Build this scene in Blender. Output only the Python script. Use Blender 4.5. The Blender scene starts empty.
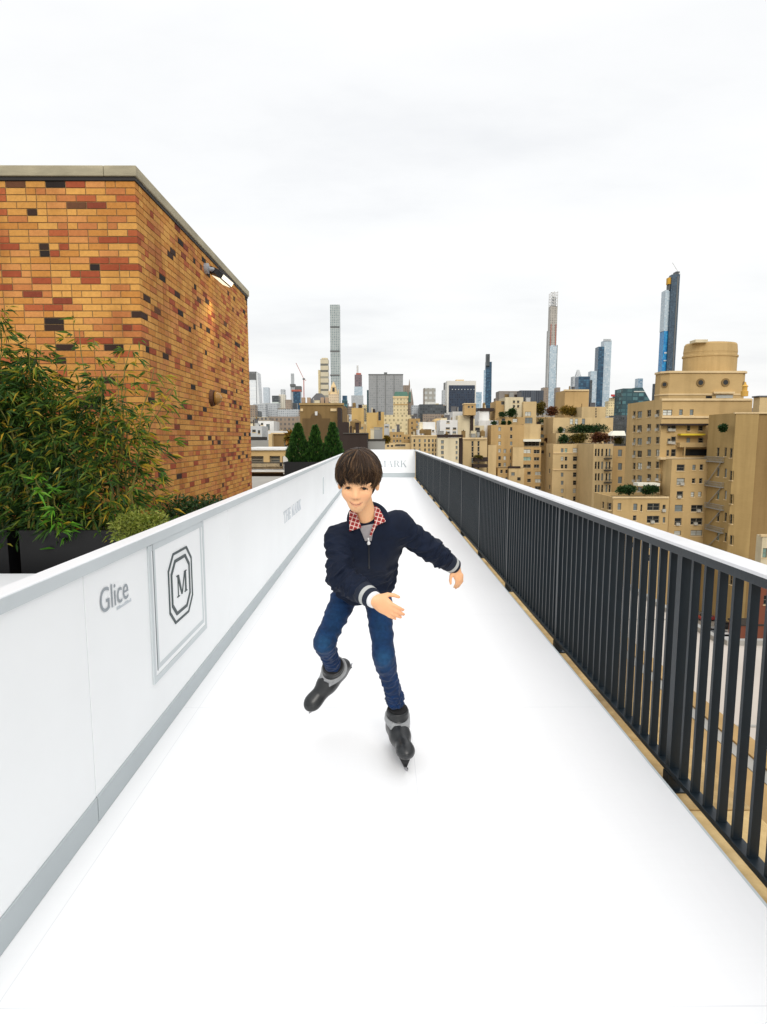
import bpy, bmesh, math, random
import numpy as np
from mathutils import Vector, Matrix
from mathutils.bvhtree import BVHTree
from mathutils.geometry import tessellate_polygon

RND = random.Random(7)
NR = np.random.default_rng(11)
SC = bpy.context.scene
COL = SC.collection

# ------------------------------------------------------------------ camera model
W_, H_ = 767, 1024
F_, CX, CY = 610.0, 383.5, 512.0
PITCH = math.atan(74.0 / F_)
YAW = math.atan(2.3 / F_)
HC = 1.42                       # eye height over the rink
EYE = Vector((0, 0, HC))
STREET = -40.0

def ray(px, py):
    r, u = (px - CX) / F_, (CY - py) / F_
    x, y, z = r, math.cos(PITCH) + u * math.sin(PITCH), -math.sin(PITCH) + u * math.cos(PITCH)
    c, s = math.cos(-YAW), math.sin(-YAW)
    return Vector((c * x - s * y, s * x + c * y, z))
def at(px, py, Y):
    d = ray(px, py); return EYE + d * (Y / d.y)
def on_x(px, py, X):
    d = ray(px, py); return EYE + d * (X / d.x)
def on_z(px, py, Z):
    d = ray(px, py); return EYE + d * ((Z - HC) / d.z)

def lin(r, g, b, k=1.0):
    f = lambda c: (c / 255 / 12.92 if c / 255 <= 0.04045 else ((c / 255 + 0.055) / 1.055) ** 2.4)
    return (f(r) * k, f(g) * k, f(b) * k)

# ------------------------------------------------------------------ materials
class NT:
    def __init__(s, m):
        m.use_nodes = True
        s.t = m.node_tree; s.t.nodes.clear()
    def n(s, typ, **kw):
        nd = s.t.nodes.new(typ)
        for k, v in kw.items():
            if k.startswith('i_'):
                key = k[2:]
                nd.inputs[int(key) if key.isdigit() else key.replace('_', ' ')].default_value = v
            else:
                setattr(nd, k, v)
        return nd
    def l(s, a, b): s.t.links.new(a, b)
    def math(s, op, a, b=None):
        nd = s.t.nodes.new('ShaderNodeMath'); nd.operation = op
        for i, v in enumerate((a, b)):
            if v is None: continue
            if isinstance(v, (int, float)): nd.inputs[i].default_value = v
            else: s.l(v, nd.inputs[i])
        return nd.outputs[0]
    def mix(s, fac, a, b, blend='MIX'):
        nd = s.t.nodes.new('ShaderNodeMix'); nd.data_type = 'RGBA'; nd.blend_type = blend
        for i, v in ((0, fac), (6, a), (7, b)):
            if isinstance(v, (int, float)): nd.inputs[i].default_value = v
            elif isinstance(v, (tuple, list)): nd.inputs[i].default_value = tuple(v) + (1,) if len(v) == 3 else v
            else: s.l(v, nd.inputs[i])
        return nd.outputs[2]
    def ramp(s, fac, stops, mode='LINEAR'):
        nd = s.t.nodes.new('ShaderNodeValToRGB'); cr = nd.color_ramp; cr.interpolation = mode
        while len(cr.elements) < len(stops): cr.elements.new(0.5)
        for e, (p, c) in zip(cr.elements, stops):
            e.position = p; e.color = tuple(c) + (1,) if len(c) == 3 else c
        s.l(fac, nd.inputs[0]); return nd.outputs[0]
    def noise(s, vec, scale, detail=4, rough=0.55):
        nd = s.n('ShaderNodeTexNoise', i_Scale=scale, i_Detail=detail, i_Roughness=rough)
        s.l(vec, nd.inputs['Vector']); return nd.outputs[0]
    def out(s, col, rough=0.6, metal=0.0, bump=None, bstr=0.3, bdist=0.01, spec=0.5, sheen=0, emis=None, estr=0, normal=None, coat=0):
        p = s.n('ShaderNodeBsdfPrincipled')
        if isinstance(col, (tuple, list)): p.inputs['Base Color'].default_value = tuple(col) + (1,)
        else: s.l(col, p.inputs['Base Color'])
        if isinstance(rough, (int, float)): p.inputs['Roughness'].default_value = rough
        else: s.l(rough, p.inputs['Roughness'])
        p.inputs['Metallic'].default_value = metal
        p.inputs['Specular IOR Level'].default_value = spec
        p.inputs['Sheen Weight'].default_value = sheen
        p.inputs['Coat Weight'].default_value = coat
        if emis:
            p.inputs['Emission Color'].default_value = tuple(emis) + (1,); p.inputs['Emission Strength'].default_value = estr
        if bump is not None:
            b = s.n('ShaderNodeBump', i_Strength=bstr, i_Distance=bdist)
            s.l(bump, b.inputs['Height']); s.l(b.outputs[0], p.inputs['Normal'])
        o = s.n('ShaderNodeOutputMaterial'); s.l(p.outputs[0], o.inputs[0])
        return p

MATS = {}
def mk(name, col, rough=0.6, var=0.12, scale=6.0, bump=0.0, bscale=None, metal=0.0, spec=0.4, stretch=(1, 1, 1), sheen=0, bdist=0.01, coat=0):
    """plain surface with a little tonal variation and grain"""
    if name in MATS: return MATS[name]
    m = bpy.data.materials.new(name); t = NT(m)
    g = t.n('ShaderNodeTexCoord')
    mp = t.n('ShaderNodeMapping'); mp.inputs['Scale'].default_value = stretch
    t.l(g.outputs['Object'], mp.inputs[0])
    n1 = t.noise(mp.outputs[0], scale, 5)
    lo = tuple(c * (1 - var) for c in col); hi = tuple(min(1, c * (1 + var)) for c in col)
    c = t.ramp(n1, [(0.3, lo), (0.7, hi)])
    b = None
    if bump: b = t.noise(mp.outputs[0], bscale or scale * 5, 4)
    t.out(c, rough, metal, b, bump, bdist, spec, sheen, coat=coat)
    MATS[name] = m; return m

def glass(name, col, rough=0.12, var=0.3):
    if name in MATS: return MATS[name]
    m = bpy.data.materials.new(name); t = NT(m)
    g = t.n('ShaderNodeObjectInfo'); tc = t.n('ShaderNodeTexCoord')
    n1 = t.noise(tc.outputs['Object'], 0.6, 2)
    k = t.math('ADD', t.math('MULTIPLY', g.outputs['Random'], 0.7), t.math('MULTIPLY', n1, 0.5))
    c = t.ramp(k, [(0.25, tuple(x * (1 - var) for x in col)), (0.9, tuple(min(1, x * (1 + var)) for x in col))])
    t.out(c, rough, 0, spec=0.5)
    MATS[name] = m; return m

def facade(name, wall, g1, g2, fl=3.5, bay=3.0, wf=0.6, hf=0.6, rough=0.5, grough=0.2, band=None, vary=0.12, dirt=0.12):
    """procedural wall with a grid of windows, laid out in metres over the UVs of the walls"""
    if name in MATS: return MATS[name]
    m = bpy.data.materials.new(name); t = NT(m)
    uv = t.n('ShaderNodeUVMap'); uv.uv_map = 'UVMap'
    sp = t.n('ShaderNodeSeparateXYZ'); t.l(uv.outputs[0], sp.inputs[0])
    u = t.math('DIVIDE', sp.outputs[0], bay); v = t.math('DIVIDE', sp.outputs[1], fl)
    fu, fv = t.math('FRACT', u), t.math('FRACT', v)
    mu = t.math('LESS_THAN', t.math('ABSOLUTE', t.math('SUBTRACT', fu, 0.5)), wf / 2)
    mv = t.math('LESS_THAN', t.math('ABSOLUTE', t.math('SUBTRACT', fv, 0.5)), hf / 2)
    mask = t.math('MULTIPLY', mu, mv)
    cb = t.n('ShaderNodeCombineXYZ'); t.l(t.math('FLOOR', u), cb.inputs[0]); t.l(t.math('FLOOR', v), cb.inputs[1])
    wn = t.n('ShaderNodeTexWhiteNoise', noise_dimensions='2D'); t.l(cb.outputs[0], wn.inputs['Vector'])
    gl = t.ramp(wn.outputs[0], [(0.0, g1), (0.55, tuple(0.6 * a + 0.4 * b for a, b in zip(g1, g2))), (1.0, g2)])
    geo = t.n('ShaderNodeNewGeometry')
    n1 = t.noise(geo.outputs['Position'], 0.06, 6, 0.65)
    wl = t.ramp(n1, [(0.25, tuple(c * (1 - dirt) for c in wall)), (0.75, tuple(min(1, c * (1 + dirt)) for c in wall))])
    if band:
        bf, bcol, bw = band
        fb = t.math('LESS_THAN', t.math('FRACT', t.math('DIVIDE', v, bf)), bw)
        wl = t.mix(fb, wl, bcol); mask = t.math('MULTIPLY', mask, t.math('SUBTRACT', 1.0, fb))
    c = t.mix(mask, wl, gl)
    r = t.math('ADD', t.math('MULTIPLY', mask, grough - rough), rough)
    t.out(c, r, 0, spec=0.5)
    MATS[name] = m; return m

def vcol(name, rough=0.6, bump=0, bscale=60, sheen=0, spec=0.4, sss=0, var=0.12, vscale=14, bdist=0.004):
    m = bpy.data.materials.new(name); t = NT(m)
    a = t.n('ShaderNodeAttribute', attribute_name='Col')
    tc = t.n('ShaderNodeTexCoord')
    n = t.noise(tc.outputs['Object'], vscale, 5)
    c = t.mix(1.0, a.outputs['Color'], t.ramp(n, [(0.3, (1 - var,) * 3), (0.7, (1 + var,) * 3)]), 'MULTIPLY')
    b = t.noise(tc.outputs['Object'], bscale, 5) if bump else None
    p = t.out(c, rough, 0, b, bump, bdist, spec, sheen)
    if sss:
        p.inputs['Subsurface Weight'].default_value = sss
        p.inputs['Subsurface Radius'].default_value = (0.012, 0.005, 0.003)
        p.inputs['Subsurface Scale'].default_value = 0.6
    return m

# ------------------------------------------------------------------ objects
def tag(o, label=None, cat=None, group=None, kind=None):
    if label: o['label'] = label
    if cat: o['category'] = cat
    if group: o['group'] = group
    if kind: o['kind'] = kind
    return o
def empty(name, loc, label, cat, group=None):
    o = bpy.data.objects.new(name, None); COL.objects.link(o)
    o.location = loc; o.empty_display_size = 0.2
    return tag(o, label, cat, group)

def link_mesh(name, me, parent=None, origin=None):
    o = bpy.data.objects.new(name, me); COL.objects.link(o)
    if parent is not None: o.parent = parent
    if origin is not None: o.location = origin
    return o
def world_loc(o):
    v = Vector(o.location)
    while o.parent is not None:
        o = o.parent; v += Vector(o.location)
    return v

class MB:
    """collects polygons (world coordinates) and links them as ONE mesh object"""
    def __init__(s): s.v = []; s.f = []; s.m = []; s.tone = []; s.use_tone = False
    def face(s, pts, m=0, tone=0.0):
        i = len(s.v); s.v.extend([tuple(p) for p in pts]); s.f.append(tuple(range(i, i + len(pts)))); s.m.append(m); s.tone.append(tone)
    def add(s, vs, fs, m=0, tone=0.0):
        i = len(s.v); s.v.extend([tuple(p) for p in vs])
        for f in fs:
            s.f.append(tuple(i + k for k in f)); s.m.append(m if not isinstance(m, list) else m[len(s.f) % len(m)]); s.tone.append(tone)
    def box(s, x0, x1, y0, y1, z0, z1, m=0, tone=0.0, skip=''):
        if x0 > x1: x0, x1 = x1, x0
        if y0 > y1: y0, y1 = y1, y0
        if z0 > z1: z0, z1 = z1, z0
        vs = [(x0, y0, z0), (x1, y0, z0), (x1, y1, z0), (x0, y1, z0), (x0, y0, z1), (x1, y0, z1), (x1, y1, z1), (x0, y1, z1)]
        fs = [(0, 1, 5, 4), (1, 2, 6, 5), (2, 3, 7, 6), (3, 0, 4, 7), (4, 5, 6, 7), (3, 2, 1, 0)]
        s.add(vs, [f for k, f in zip('frblud', fs) if k not in skip], m, tone)
    def prism(s, poly, z0, z1, m=0, top=None):
        """poly counter-clockwise (x, y); top = optional other ring at z1"""
        top = top or poly; n = len(poly)
        vs = [(x, y, z0) for x, y in poly] + [(x, y, z1) for x, y in top]
        fs = [(i, (i + 1) % n, n + (i + 1) % n, n + i) for i in range(n)] + [tuple(range(n, 2 * n)), tuple(range(n - 1, -1, -1))]
        s.add(vs, fs, m)
    def bar(s, a, b, w, h, m=0, up=(0, 0, 1)):
        a, b, up = Vector(a), Vector(b), Vector(up); d = (b - a).normalized()
        if abs(d.dot(up)) > 0.98: up = Vector((1, 0, 0))
        r = d.cross(up).normalized(); u = r.cross(d)
        vs = [p + r * (sx * w / 2) + u * (sz * h / 2) for p in (a, b) for sx, sz in ((-1, -1), (1, -1), (1, 1), (-1, 1))]
        s.add(vs, [(0, 1, 5, 4), (1, 2, 6, 5), (2, 3, 7, 6), (3, 0, 4, 7), (4, 5, 6, 7), (3, 2, 1, 0)], m)
    def tube(s, pts, rad, n=8, m=0, cap=True, tone=0.0, segm=None):
        pts = [Vector(p) for p in pts]; k = len(pts)
        if not isinstance(rad, (list, tuple)): rad = [rad] * k
        up = Vector((0.31, 0.17, 0.93)); vs = []
        for i, p in enumerate(pts):
            d = (pts[min(i + 1, k - 1)] - pts[max(i - 1, 0)]).normalized()
            r = d.cross(up)
            if r.length < 1e-4: r = d.cross(Vector((1, 0, 0)))
            r.normalize(); u = r.cross(d)
            for j in range(n):
                a = 2 * math.pi * j / n; vs.append(p + (r * math.cos(a) + u * math.sin(a)) * rad[i])
        base = len(s.v); s.v.extend([tuple(p) for p in vs])
        for i in range(k - 1):
            for j in range(n):
                s.f.append((base + i * n + j, base + i * n + (j + 1) % n, base + (i + 1) * n + (j + 1) % n, base + (i + 1) * n + j))
                s.m.append(segm[i] if segm else m); s.tone.append(tone)
        if cap:
            s.f.append(tuple(base + j for j in range(n - 1, -1, -1))); s.m.append(segm[0] if segm else m); s.tone.append(tone)
            s.f.append(tuple(base + (k - 1) * n + j for j in range(n))); s.m.append(segm[-1] if segm else m); s.tone.append(tone)
    def lathe(s, c, prof, n=24, m=0, ell=1.0):
        """prof = [(r, z)] from bottom to top round a vertical axis at c"""
        vs = [(c[0] + r * math.cos(2 * math.pi * j / n), c[1] + ell * r * math.sin(2 * math.pi * j / n), c[2] + z) for r, z in prof for j in range(n)]
        fs = [(i * n + j, i * n + (j + 1) % n, (i + 1) * n + (j + 1) % n, (i + 1) * n + j) for i in range(len(prof) - 1) for j in range(n)]
        fs += [tuple(range(n - 1, -1, -1)), tuple((len(prof) - 1) * n + j for j in range(n))]
        s.add(vs, fs, m)
    def build(s, name, mats, parent=None, smooth=False, bevel=0, origin=None):
        me = bpy.data.meshes.new(name)
        off = world_loc(parent) if parent is not None else (Vector(origin) if origin is not None else Vector((0, 0, 0)))
        V = np.array(s.v, dtype=np.float64).reshape(-1, 3) - np.array(off)
        me.from_pydata(V.tolist(), [], s.f)
        for mm in (mats if isinstance(mats, (list, tuple)) else [mats]): me.materials.append(mm)
        me.polygons.foreach_set('material_index', s.m)
        if smooth: me.polygons.foreach_set('use_smooth', [True] * len(s.f))
        if s.use_tone:
            at_ = me.attributes.new('tone', 'FLOAT', 'FACE'); at_.data.foreach_set('value', s.tone)
        # metre UVs from world positions
        uvl = me.uv_layers.new(name='UVMap')
        nl = len(me.loops); vi = np.empty(nl, dtype=np.int32); me.loops.foreach_get('vertex_index', vi)
        nf = len(me.polygons); nor = np.empty(nf * 3); me.polygons.foreach_get('normal', nor); nor = np.abs(nor.reshape(-1, 3))
        tot = np.empty(nf, dtype=np.int32); me.polygons.foreach_get('loop_total', tot)
        fn = np.repeat(nor, tot, axis=0); P = (V + np.array(off))[vi] + 4000.0
        uv = np.where((fn[:, 2] > 0.8)[:, None], P[:, [0, 1]] * np.array([0, 0]) , np.where((fn[:, 0] > fn[:, 1])[:, None], P[:, [1, 2]], P[:, [0, 2]]))
        uvl.data.foreach_set('uv', uv.reshape(-1))
        me.update()
        o = link_mesh(name, me, parent, None if parent is not None else off)
        if bevel:
            bv = o.modifiers.new('bevel', 'BEVEL'); bv.width = bevel; bv.segments = 2; bv.limit_method = 'ANGLE'
        return o

def text_mesh(body, size, extrude):
    cu = bpy.data.curves.new('lettering', 'FONT'); cu.body = body; cu.size = size; cu.extrude = extrude
    o = bpy.data.objects.new('tmp', cu); COL.objects.link(o)
    dg = bpy.context.evaluated_depsgraph_get()
    me = bpy.data.meshes.new_from_object(o.evaluated_get(dg))
    bpy.data.objects.remove(o)
    return me
def mesh_arrays(me):
    V = np.empty(len(me.vertices) * 3); me.vertices.foreach_get('co', V)
    return V.reshape(-1, 3), [tuple(p.vertices) for p in me.polygons]

def serif_letters(txt, TK=0.15):
    """capitals of a high-contrast book face as polygons in a unit-high em; returns (polys, width)"""
    out = []; x = 0.0
    TN, SR = 0.045, 0.045          # thick stem, thin stroke, serif height
    def stem(px, w): return [(px, 0), (px + w, 0), (px + w, 1), (px, 1)]
    def serif(px, w, y, ext=0.07): return [(px - ext, y), (px + w + ext, y), (px + w + ext, y + SR), (px - ext, y + SR)]
    def diag(x0, y0, x1, y1, w): return [(x0, y0), (x0 + w, y0), (x1 + w, y1), (x1, y1)]
    for ch in txt:
        P = []
        if ch == 'T':
            w = 0.72; P += [stem(w / 2 - TK / 2, TK), serif(w / 2 - TK / 2, TK, 0), [(0, 1 - SR), (w, 1 - SR), (w, 1), (0, 1)],
                            [(0, 0.76), (0.035, 0.76), (0.05, 1), (0, 1)], [(w - 0.035, 0.76), (w, 0.76), (w, 1), (w - 0.05, 1)]]
        elif ch == 'H':
            w = 0.84
            for px in (0.07, w - 0.07 - TK): P += [stem(px, TK), serif(px, TK, 0), serif(px, TK, 1 - SR)]
            P.append([(0.07 + TK, 0.5), (w - 0.07 - TK, 0.5), (w - 0.07 - TK, 0.5 + TN), (0.07 + TK, 0.5 + TN)])
        elif ch == 'E':
            w = 0.66; P += [stem(0.07, TK), [(0, 0), (w, 0), (w, SR), (0, SR)], [(0, 1 - SR), (w - 0.03, 1 - SR), (w - 0.03, 1), (0, 1)],
                            [(0.2, 0.5), (w - 0.18, 0.5), (w - 0.18, 0.5 + TN), (0.2, 0.5 + TN)],
                            [(w - 0.04, 0), (w, 0), (w, 0.26)], [(w - 0.07, 0.78), (w - 0.03, 1), (w - 0.07, 1)],
                            [(w - 0.2, 0.4), (w - 0.17, 0.4), (w - 0.17, 0.65), (w - 0.2, 0.65)]]
        elif ch == 'M':
            w = 1.0; P += [stem(0.1, TN), serif(0.1, TN, 0, 0.09), stem(w - 0.08 - TK, TK), serif(w - 0.08 - TK, TK, 0), serif(w - 0.08 - TK, TK, 1 - SR, 0.06),
                           [(0.06, 1), (0.42, 0.02), (0.50, 0.02), (0.21, 1)], diag(0.45, 0.02, 0.76, 1, 0.05), serif(0.06, 0.1, 1 - SR, 0.05)]
        elif ch == 'A':
            w = 0.86; P += [diag(0.08, 0, 0.42, 1, 0.045), [(0.62, 0), (0.79, 0), (0.48, 1), (0.40, 1)], serif(0.08, 0.04, 0, 0.07), serif(0.62, 0.16, 0, 0.06),
                            [(0.2, 0.33), (0.66, 0.33), (0.65, 0.33 + TN), (0.21, 0.33 + TN)]]
        elif ch == 'R':
            w = 0.8; P += [stem(0.07, TK), serif(0.07, TK, 0), [(0, 1 - SR), (0.42, 1 - SR), (0.42, 1), (0, 1)]]
            arc = [(-math.pi / 2 + math.pi * i / 8) for i in range(9)]
            for a, b in zip(arc[:-1], arc[1:]):
                o = [(0.40 + 0.25 * math.cos(q), 0.74 + 0.26 * math.sin(q)) for q in (a, b)]
                i_ = [(0.38 + 0.13 * math.cos(q), 0.74 + 0.215 * math.sin(q)) for q in (b, a)]
                P.append(o + i_)
            P += [[(0.2, 0.48), (0.42, 0.48), (0.42, 0.52), (0.2, 0.52)], [(0.62, 0), (0.8, 0), (0.50, 0.49), (0.36, 0.49)]]
        elif ch == 'K':
            w = 0.82; P += [stem(0.07, TK), serif(0.07, TK, 0), serif(0.07, TK, 1 - SR), diag(0.2, 0.40, 0.66, 1, 0.05), serif(0.62, 0.08, 1 - SR, 0.06),
                            [(0.64, 0), (0.82, 0), (0.46, 0.66), (0.36, 0.54)], serif(0.64, 0.14, 0, 0.05)]
        else: w = 0.36
        out += [[(x + a, b) for a, b in p] for p in P]
        x += w + 0.08
    return out, x - 0.08
# ================================================================== the rink and the roof around it
A_L, B_R = -1.055, 1.173           # inner face of the boards, right edge of the sheet
Y_END, Y_NEAR = 22.2, -1.6
HB = 0.985                          # height of the boards

M_ICE = bpy.data.materials.new('white_ice_board'); t = NT(M_ICE)
tc = t.n('ShaderNodeTexCoord'); sp = t.n('ShaderNodeSeparateXYZ'); t.l(tc.outputs['Object'], sp.inputs[0])
def seam(coord, pitch, off, wid):
    f = t.math('FRACT', t.math('DIVIDE', t.math('ADD', coord, off + 400 * pitch), pitch))
    return t.math('LESS_THAN', f, wid / pitch)
sm = t.math('MAXIMUM', seam(sp.outputs[0], 1.115, -0.145, 0.0035), seam(sp.outputs[1], 1.72, 0.35, 0.0035))
mp = t.n('ShaderNodeMapping'); mp.inputs['Scale'].default_value = (9, 0.7, 1); mp.inputs['Rotation'].default_value = (0, 0, 0.25); t.l(tc.outputs['Object'], mp.inputs[0])
mp2 = t.n('ShaderNodeMapping'); mp2.inputs['Scale'].default_value = (1.2, 14, 1); mp2.inputs['Rotation'].default_value = (0, 0, 1.0); t.l(tc.outputs['Object'], mp2.inputs[0])
scr = t.math('MULTIPLY', t.noise(mp.outputs[0], 6, 8, 0.7), t.noise(mp2.outputs[0], 4, 8, 0.7))
big = t.noise(tc.outputs['Object'], 0.8, 3)
c = t.ramp(scr, [(0.10, (0.86, 0.865, 0.875)), (0.34, (0.89, 0.895, 0.905))])
c = t.mix(0.5, c, t.ramp(big, [(0.3, (0.87, 0.875, 0.885)), (0.7, (0.895, 0.90, 0.91))]))
c = t.mix(t.math('MULTIPLY', sm, 0.34), c, (0.55, 0.57, 0.6))
t.out(c, t.math('ADD', t.math('MULTIPLY', scr, 0.35), 0.27), bump=scr, bstr=0.03, bdist=0.002, spec=0.4)

M_BOARD = mk('white_board', (0.865, 0.885, 0.895), 0.38, 0.025, 1.2, spec=0.4)
M_KICK = mk('grey_kick_strip', lin(176, 184, 187), 0.45, 0.04, 2.0)
M_TRIM = mk('grey_board_trim', lin(196, 203, 206), 0.4, 0.04, 2.0)
M_CAPW = mk('white_cap', (0.80, 0.81, 0.83), 0.35, 0.03, 2.0)
M_SEAM = mk('dark_joint', lin(120, 126, 130), 0.7, 0.05)
M_LOGO = mk('charcoal_lettering', lin(62, 74, 76), 0.5, 0.05)
M_LOGOG = mk('grey_lettering', lin(150, 158, 164), 0.5, 0.05)
M_LOGOL = mk('pale_grey_lettering', lin(198, 204, 210), 0.5, 0.05)
M_SLATE = mk('slate_paint', lin(19, 31, 39), 0.42, 0.12, 12, 0.05, spec=0.4)
M_CAPR = mk('pale_metal_cap', (0.70, 0.71, 0.73), 0.3, 0.06, 5, 0.04, spec=0.5)
M_STONE = bpy.data.materials.new('tan_coping_stone'); t = NT(M_STONE)
g = t.n('ShaderNodeTexCoord'); n1 = t.noise(g.outputs['Object'], 2.3, 7, 0.65); n2 = t.noise(g.outputs['Object'], 9, 6, 0.7)
at_ = t.n('ShaderNodeAttribute', attribute_name='tone')
k = t.math('ADD', t.math('MULTIPLY', n1, 0.75), t.math('MULTIPLY', at_.outputs['Fac'], 0.3))
c = t.ramp(k, [(0.28, lin(120, 92, 48)), (0.46, lin(196, 160, 98)), (0.62, lin(222, 190, 128)), (0.8, lin(206, 182, 140))])
c = t.mix(0.35, c, t.ramp(n2, [(0.3, lin(120, 95, 55)), (0.7, lin(235, 210, 160))]))
t.out(c, 0.8, bump=n2, bstr=0.35, bdist=0.006)

# ---- sheet of white boards
mb = MB(); mb.box(A_L - 0.09, B_R, Y_NEAR, Y_END + 0.12, -0.09, 0.0)
tag(mb.build('rink_floor', M_ICE), kind='structure')
mb = MB(); mb.box(B_R + 0.001, B_R + 0.013, Y_NEAR, Y_END + 0.1, -0.09, -0.003)
tag(mb.build('rink_floor_edging', M_TRIM), kind='structure')

# ---- roof deck
M_DECK = mk('grey_deck_pavers', lin(150, 146, 138), 0.8, 0.15, 1.5, 0.2)
mb = MB(); mb.box(-9.0, 1.0, -6.0, 24.0, -0.6, -0.0795)
tag(mb.build('roof_deck', M_DECK), kind='structure')

# ---- left boards
S1, S2 = on_x(83, 575, A_L).y, on_x(231.5, 636.7, A_L).y; SP = S2 - S1; print('seams', S1, S2)
SEAMS = [Y_NEAR, S1 - SP if S1 - SP > Y_NEAR + .1 else Y_NEAR + .2] + [S1 + SP * k for k in range(20) if S1 + SP * k < Y_END - 0.4] + [Y_END]
bar_l = empty('rink_barrier', (A_L, 8, 0), 'long white barrier along the left edge of the rink with grey kick strip and logos', 'barrier')
for a, b in zip(SEAMS[:-1], SEAMS[1:]):
    mb = MB(); mb.box(A_L - 0.045, A_L, a + 0.002, b - 0.002, 0.1, HB - 0.028)
    mb.build('panel', M_BOARD, bar_l, bevel=0.002)
    mb = MB(); mb.box(A_L - 0.04, A_L + 0.005, a + 0.003, b - 0.003, 0.001, 0.099)
    mb.build('kick_strip', M_KICK, bar_l, bevel=0.002)
mb = MB(); mb.box(A_L - 0.035, A_L - 0.008, Y_NEAR, Y_END, 0.02, HB - 0.03)
mb.build('joint_backing', M_SEAM, bar_l)
mb = MB(); mb.box(A_L - 0.066, A_L + 0.006, Y_NEAR, Y_END + 0.04, HB - 0.0275, HB)
mb.build('cap_rail', M_CAPW, bar_l, bevel=0.005)
mb = MB(); mb.box(A_L + 0.0065, A_L + 0.010, Y_NEAR, Y_END, HB - 0.047, HB - 0.004)
mb.box(A_L + 0.0005, A_L + 0.0065, Y_NEAR, Y_END, HB - 0.047, HB - 0.028)
mb.build('trim_strip', M_TRIM, bar_l)
mb = MB()
pa, pb = on_x(323, 480, A_L), on_x(323, 494, A_L)
mb.box(A_L + 0.001, A_L + 0.014, pa.y - 0.04, pa.y + 0.04, pb.z, pa.z + 0.05)
mb.build('latch', M_TRIM, bar_l)

def on_board(polys, y0, z0, sy, sz, x, name, m, parent, thick=0.003):
    """flat lettering raised a little from the face of the left boards; polys run along +Y"""
    mb = MB(); th = 0
    for p in polys:
        a = sum(p[i][0] * p[(i + 1) % len(p)][1] - p[(i + 1) % len(p)][0] * p[i][1] for i in range(len(p)))
        if a < 0: p = p[::-1]
        n = len(p); th += 0.00012
        vs = [(x, y0 + u * sy, z0 + v * sz) for u, v in p] + [(x + thick + th, y0 + u * sy, z0 + v * sz) for u, v in p]
        mb.add(vs, [tuple(range(n, 2 * n))] + [(i, (i + 1) % n, n + (i + 1) % n, n + i) for i in range(n)], 0)
    return mb.build(name, m, parent)

# framed emblem board
f0, f1 = on_x(151, 640, A_L).y, on_x(204.5, 590, A_L).y
zb = 0.5 * (on_x(152, 686, A_L).z + on_x(206, 627.7, A_L).z); zt = HB - 0.05
mb = MB()
def rect_frame(mb, y0, y1, z0, z1, w, x0, x1, m):
    mb.box(x0, x1, y0, y0 + w, z0, z1, m); mb.box(x0, x1, y1 - w, y1, z0, z1, m)
    mb.box(x0, x1, y0 + w, y1 - w, z0, z0 + w, m); mb.box(x0, x1, y0 + w, y1 - w, z1 - w, z1, m)
em = MB(); em.box(A_L + 0.0005, A_L + 0.006, f0 + 0.03, f1 - 0.03, zb + 0.03, zt)
eb = em.build('emblem_board', M_BOARD, bar_l)
mb = MB(); rect_frame(mb, f0, f1, zb, zt, 0.028, A_L + 0.0006, A_L + 0.008, 0); mb.build('frame', M_TRIM, eb)
mb = MB(); rect_frame(mb, f0 + 0.052, f1 - 0.052, zb + 0.052, zt + 0.012, 0.024, A_L + 0.0062, A_L + 0.0073, 0)
mb.box(A_L + 0.0062, A_L + 0.0085, f0 + 0.047, f0 + 0.0515, zb + 0.05, zt, 1); mb.build('frame', [M_TRIM, M_SEAM], eb)
# octagon emblem
yc0, yc1 = on_x(167.3, 593, A_L).y, on_x(191.2, 585, A_L).y
zc1, zc0 = on_x(178.4, 549.5, A_L).z, on_x(181, 618, A_L).z
YC, ZC, HW, HH = (yc0 + yc1) / 2, (zc0 + zc1) / 2, (yc1 - yc0) / 2, (zc1 - zc0) / 2
def octo(hw, hh, cut): return [(-hw + cut, -hh), (hw - cut, -hh), (hw, -hh + cut * .95), (hw, hh - cut * .95), (hw - cut, hh), (-hw + cut, hh), (-hw, hh - cut * .95), (-hw, -hh + cut * .95)]
def ring(h0, h1):
    a, b = octo(*h0), octo(*h1)
    return [[a[i], a[(i + 1) % 8], b[(i + 1) % 8], b[i]] for i in range(8)]
on_board(ring((HW, HH, HW * .42), (HW * .935, HH * .935, HW * .395)), YC, ZC, 1, 1, A_L + 0.006, 'emblem', M_LOGO, eb)
on_board(ring((HW * .79, HH * .79, HW * .34), (HW * .705, HH * .705, HW * .305)), YC, ZC, 1, 1, A_L + 0.006, 'emblem', M_LOGO, eb)
pm, wm = serif_letters('M', 0.115)
mz0, mz1 = on_x(184, 597, A_L).z, on_x(185, 571.5, A_L).z
sM = 0.62 * HH
my0, my1 = on_x(175.6, 590, A_L).y, on_x(185.8, 585, A_L).y
on_board(pm, my0, ZC - sM / 2, (my1 - my0) / wm, sM, A_L + 0.006, 'lettering', M_LOGO, eb)
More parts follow.
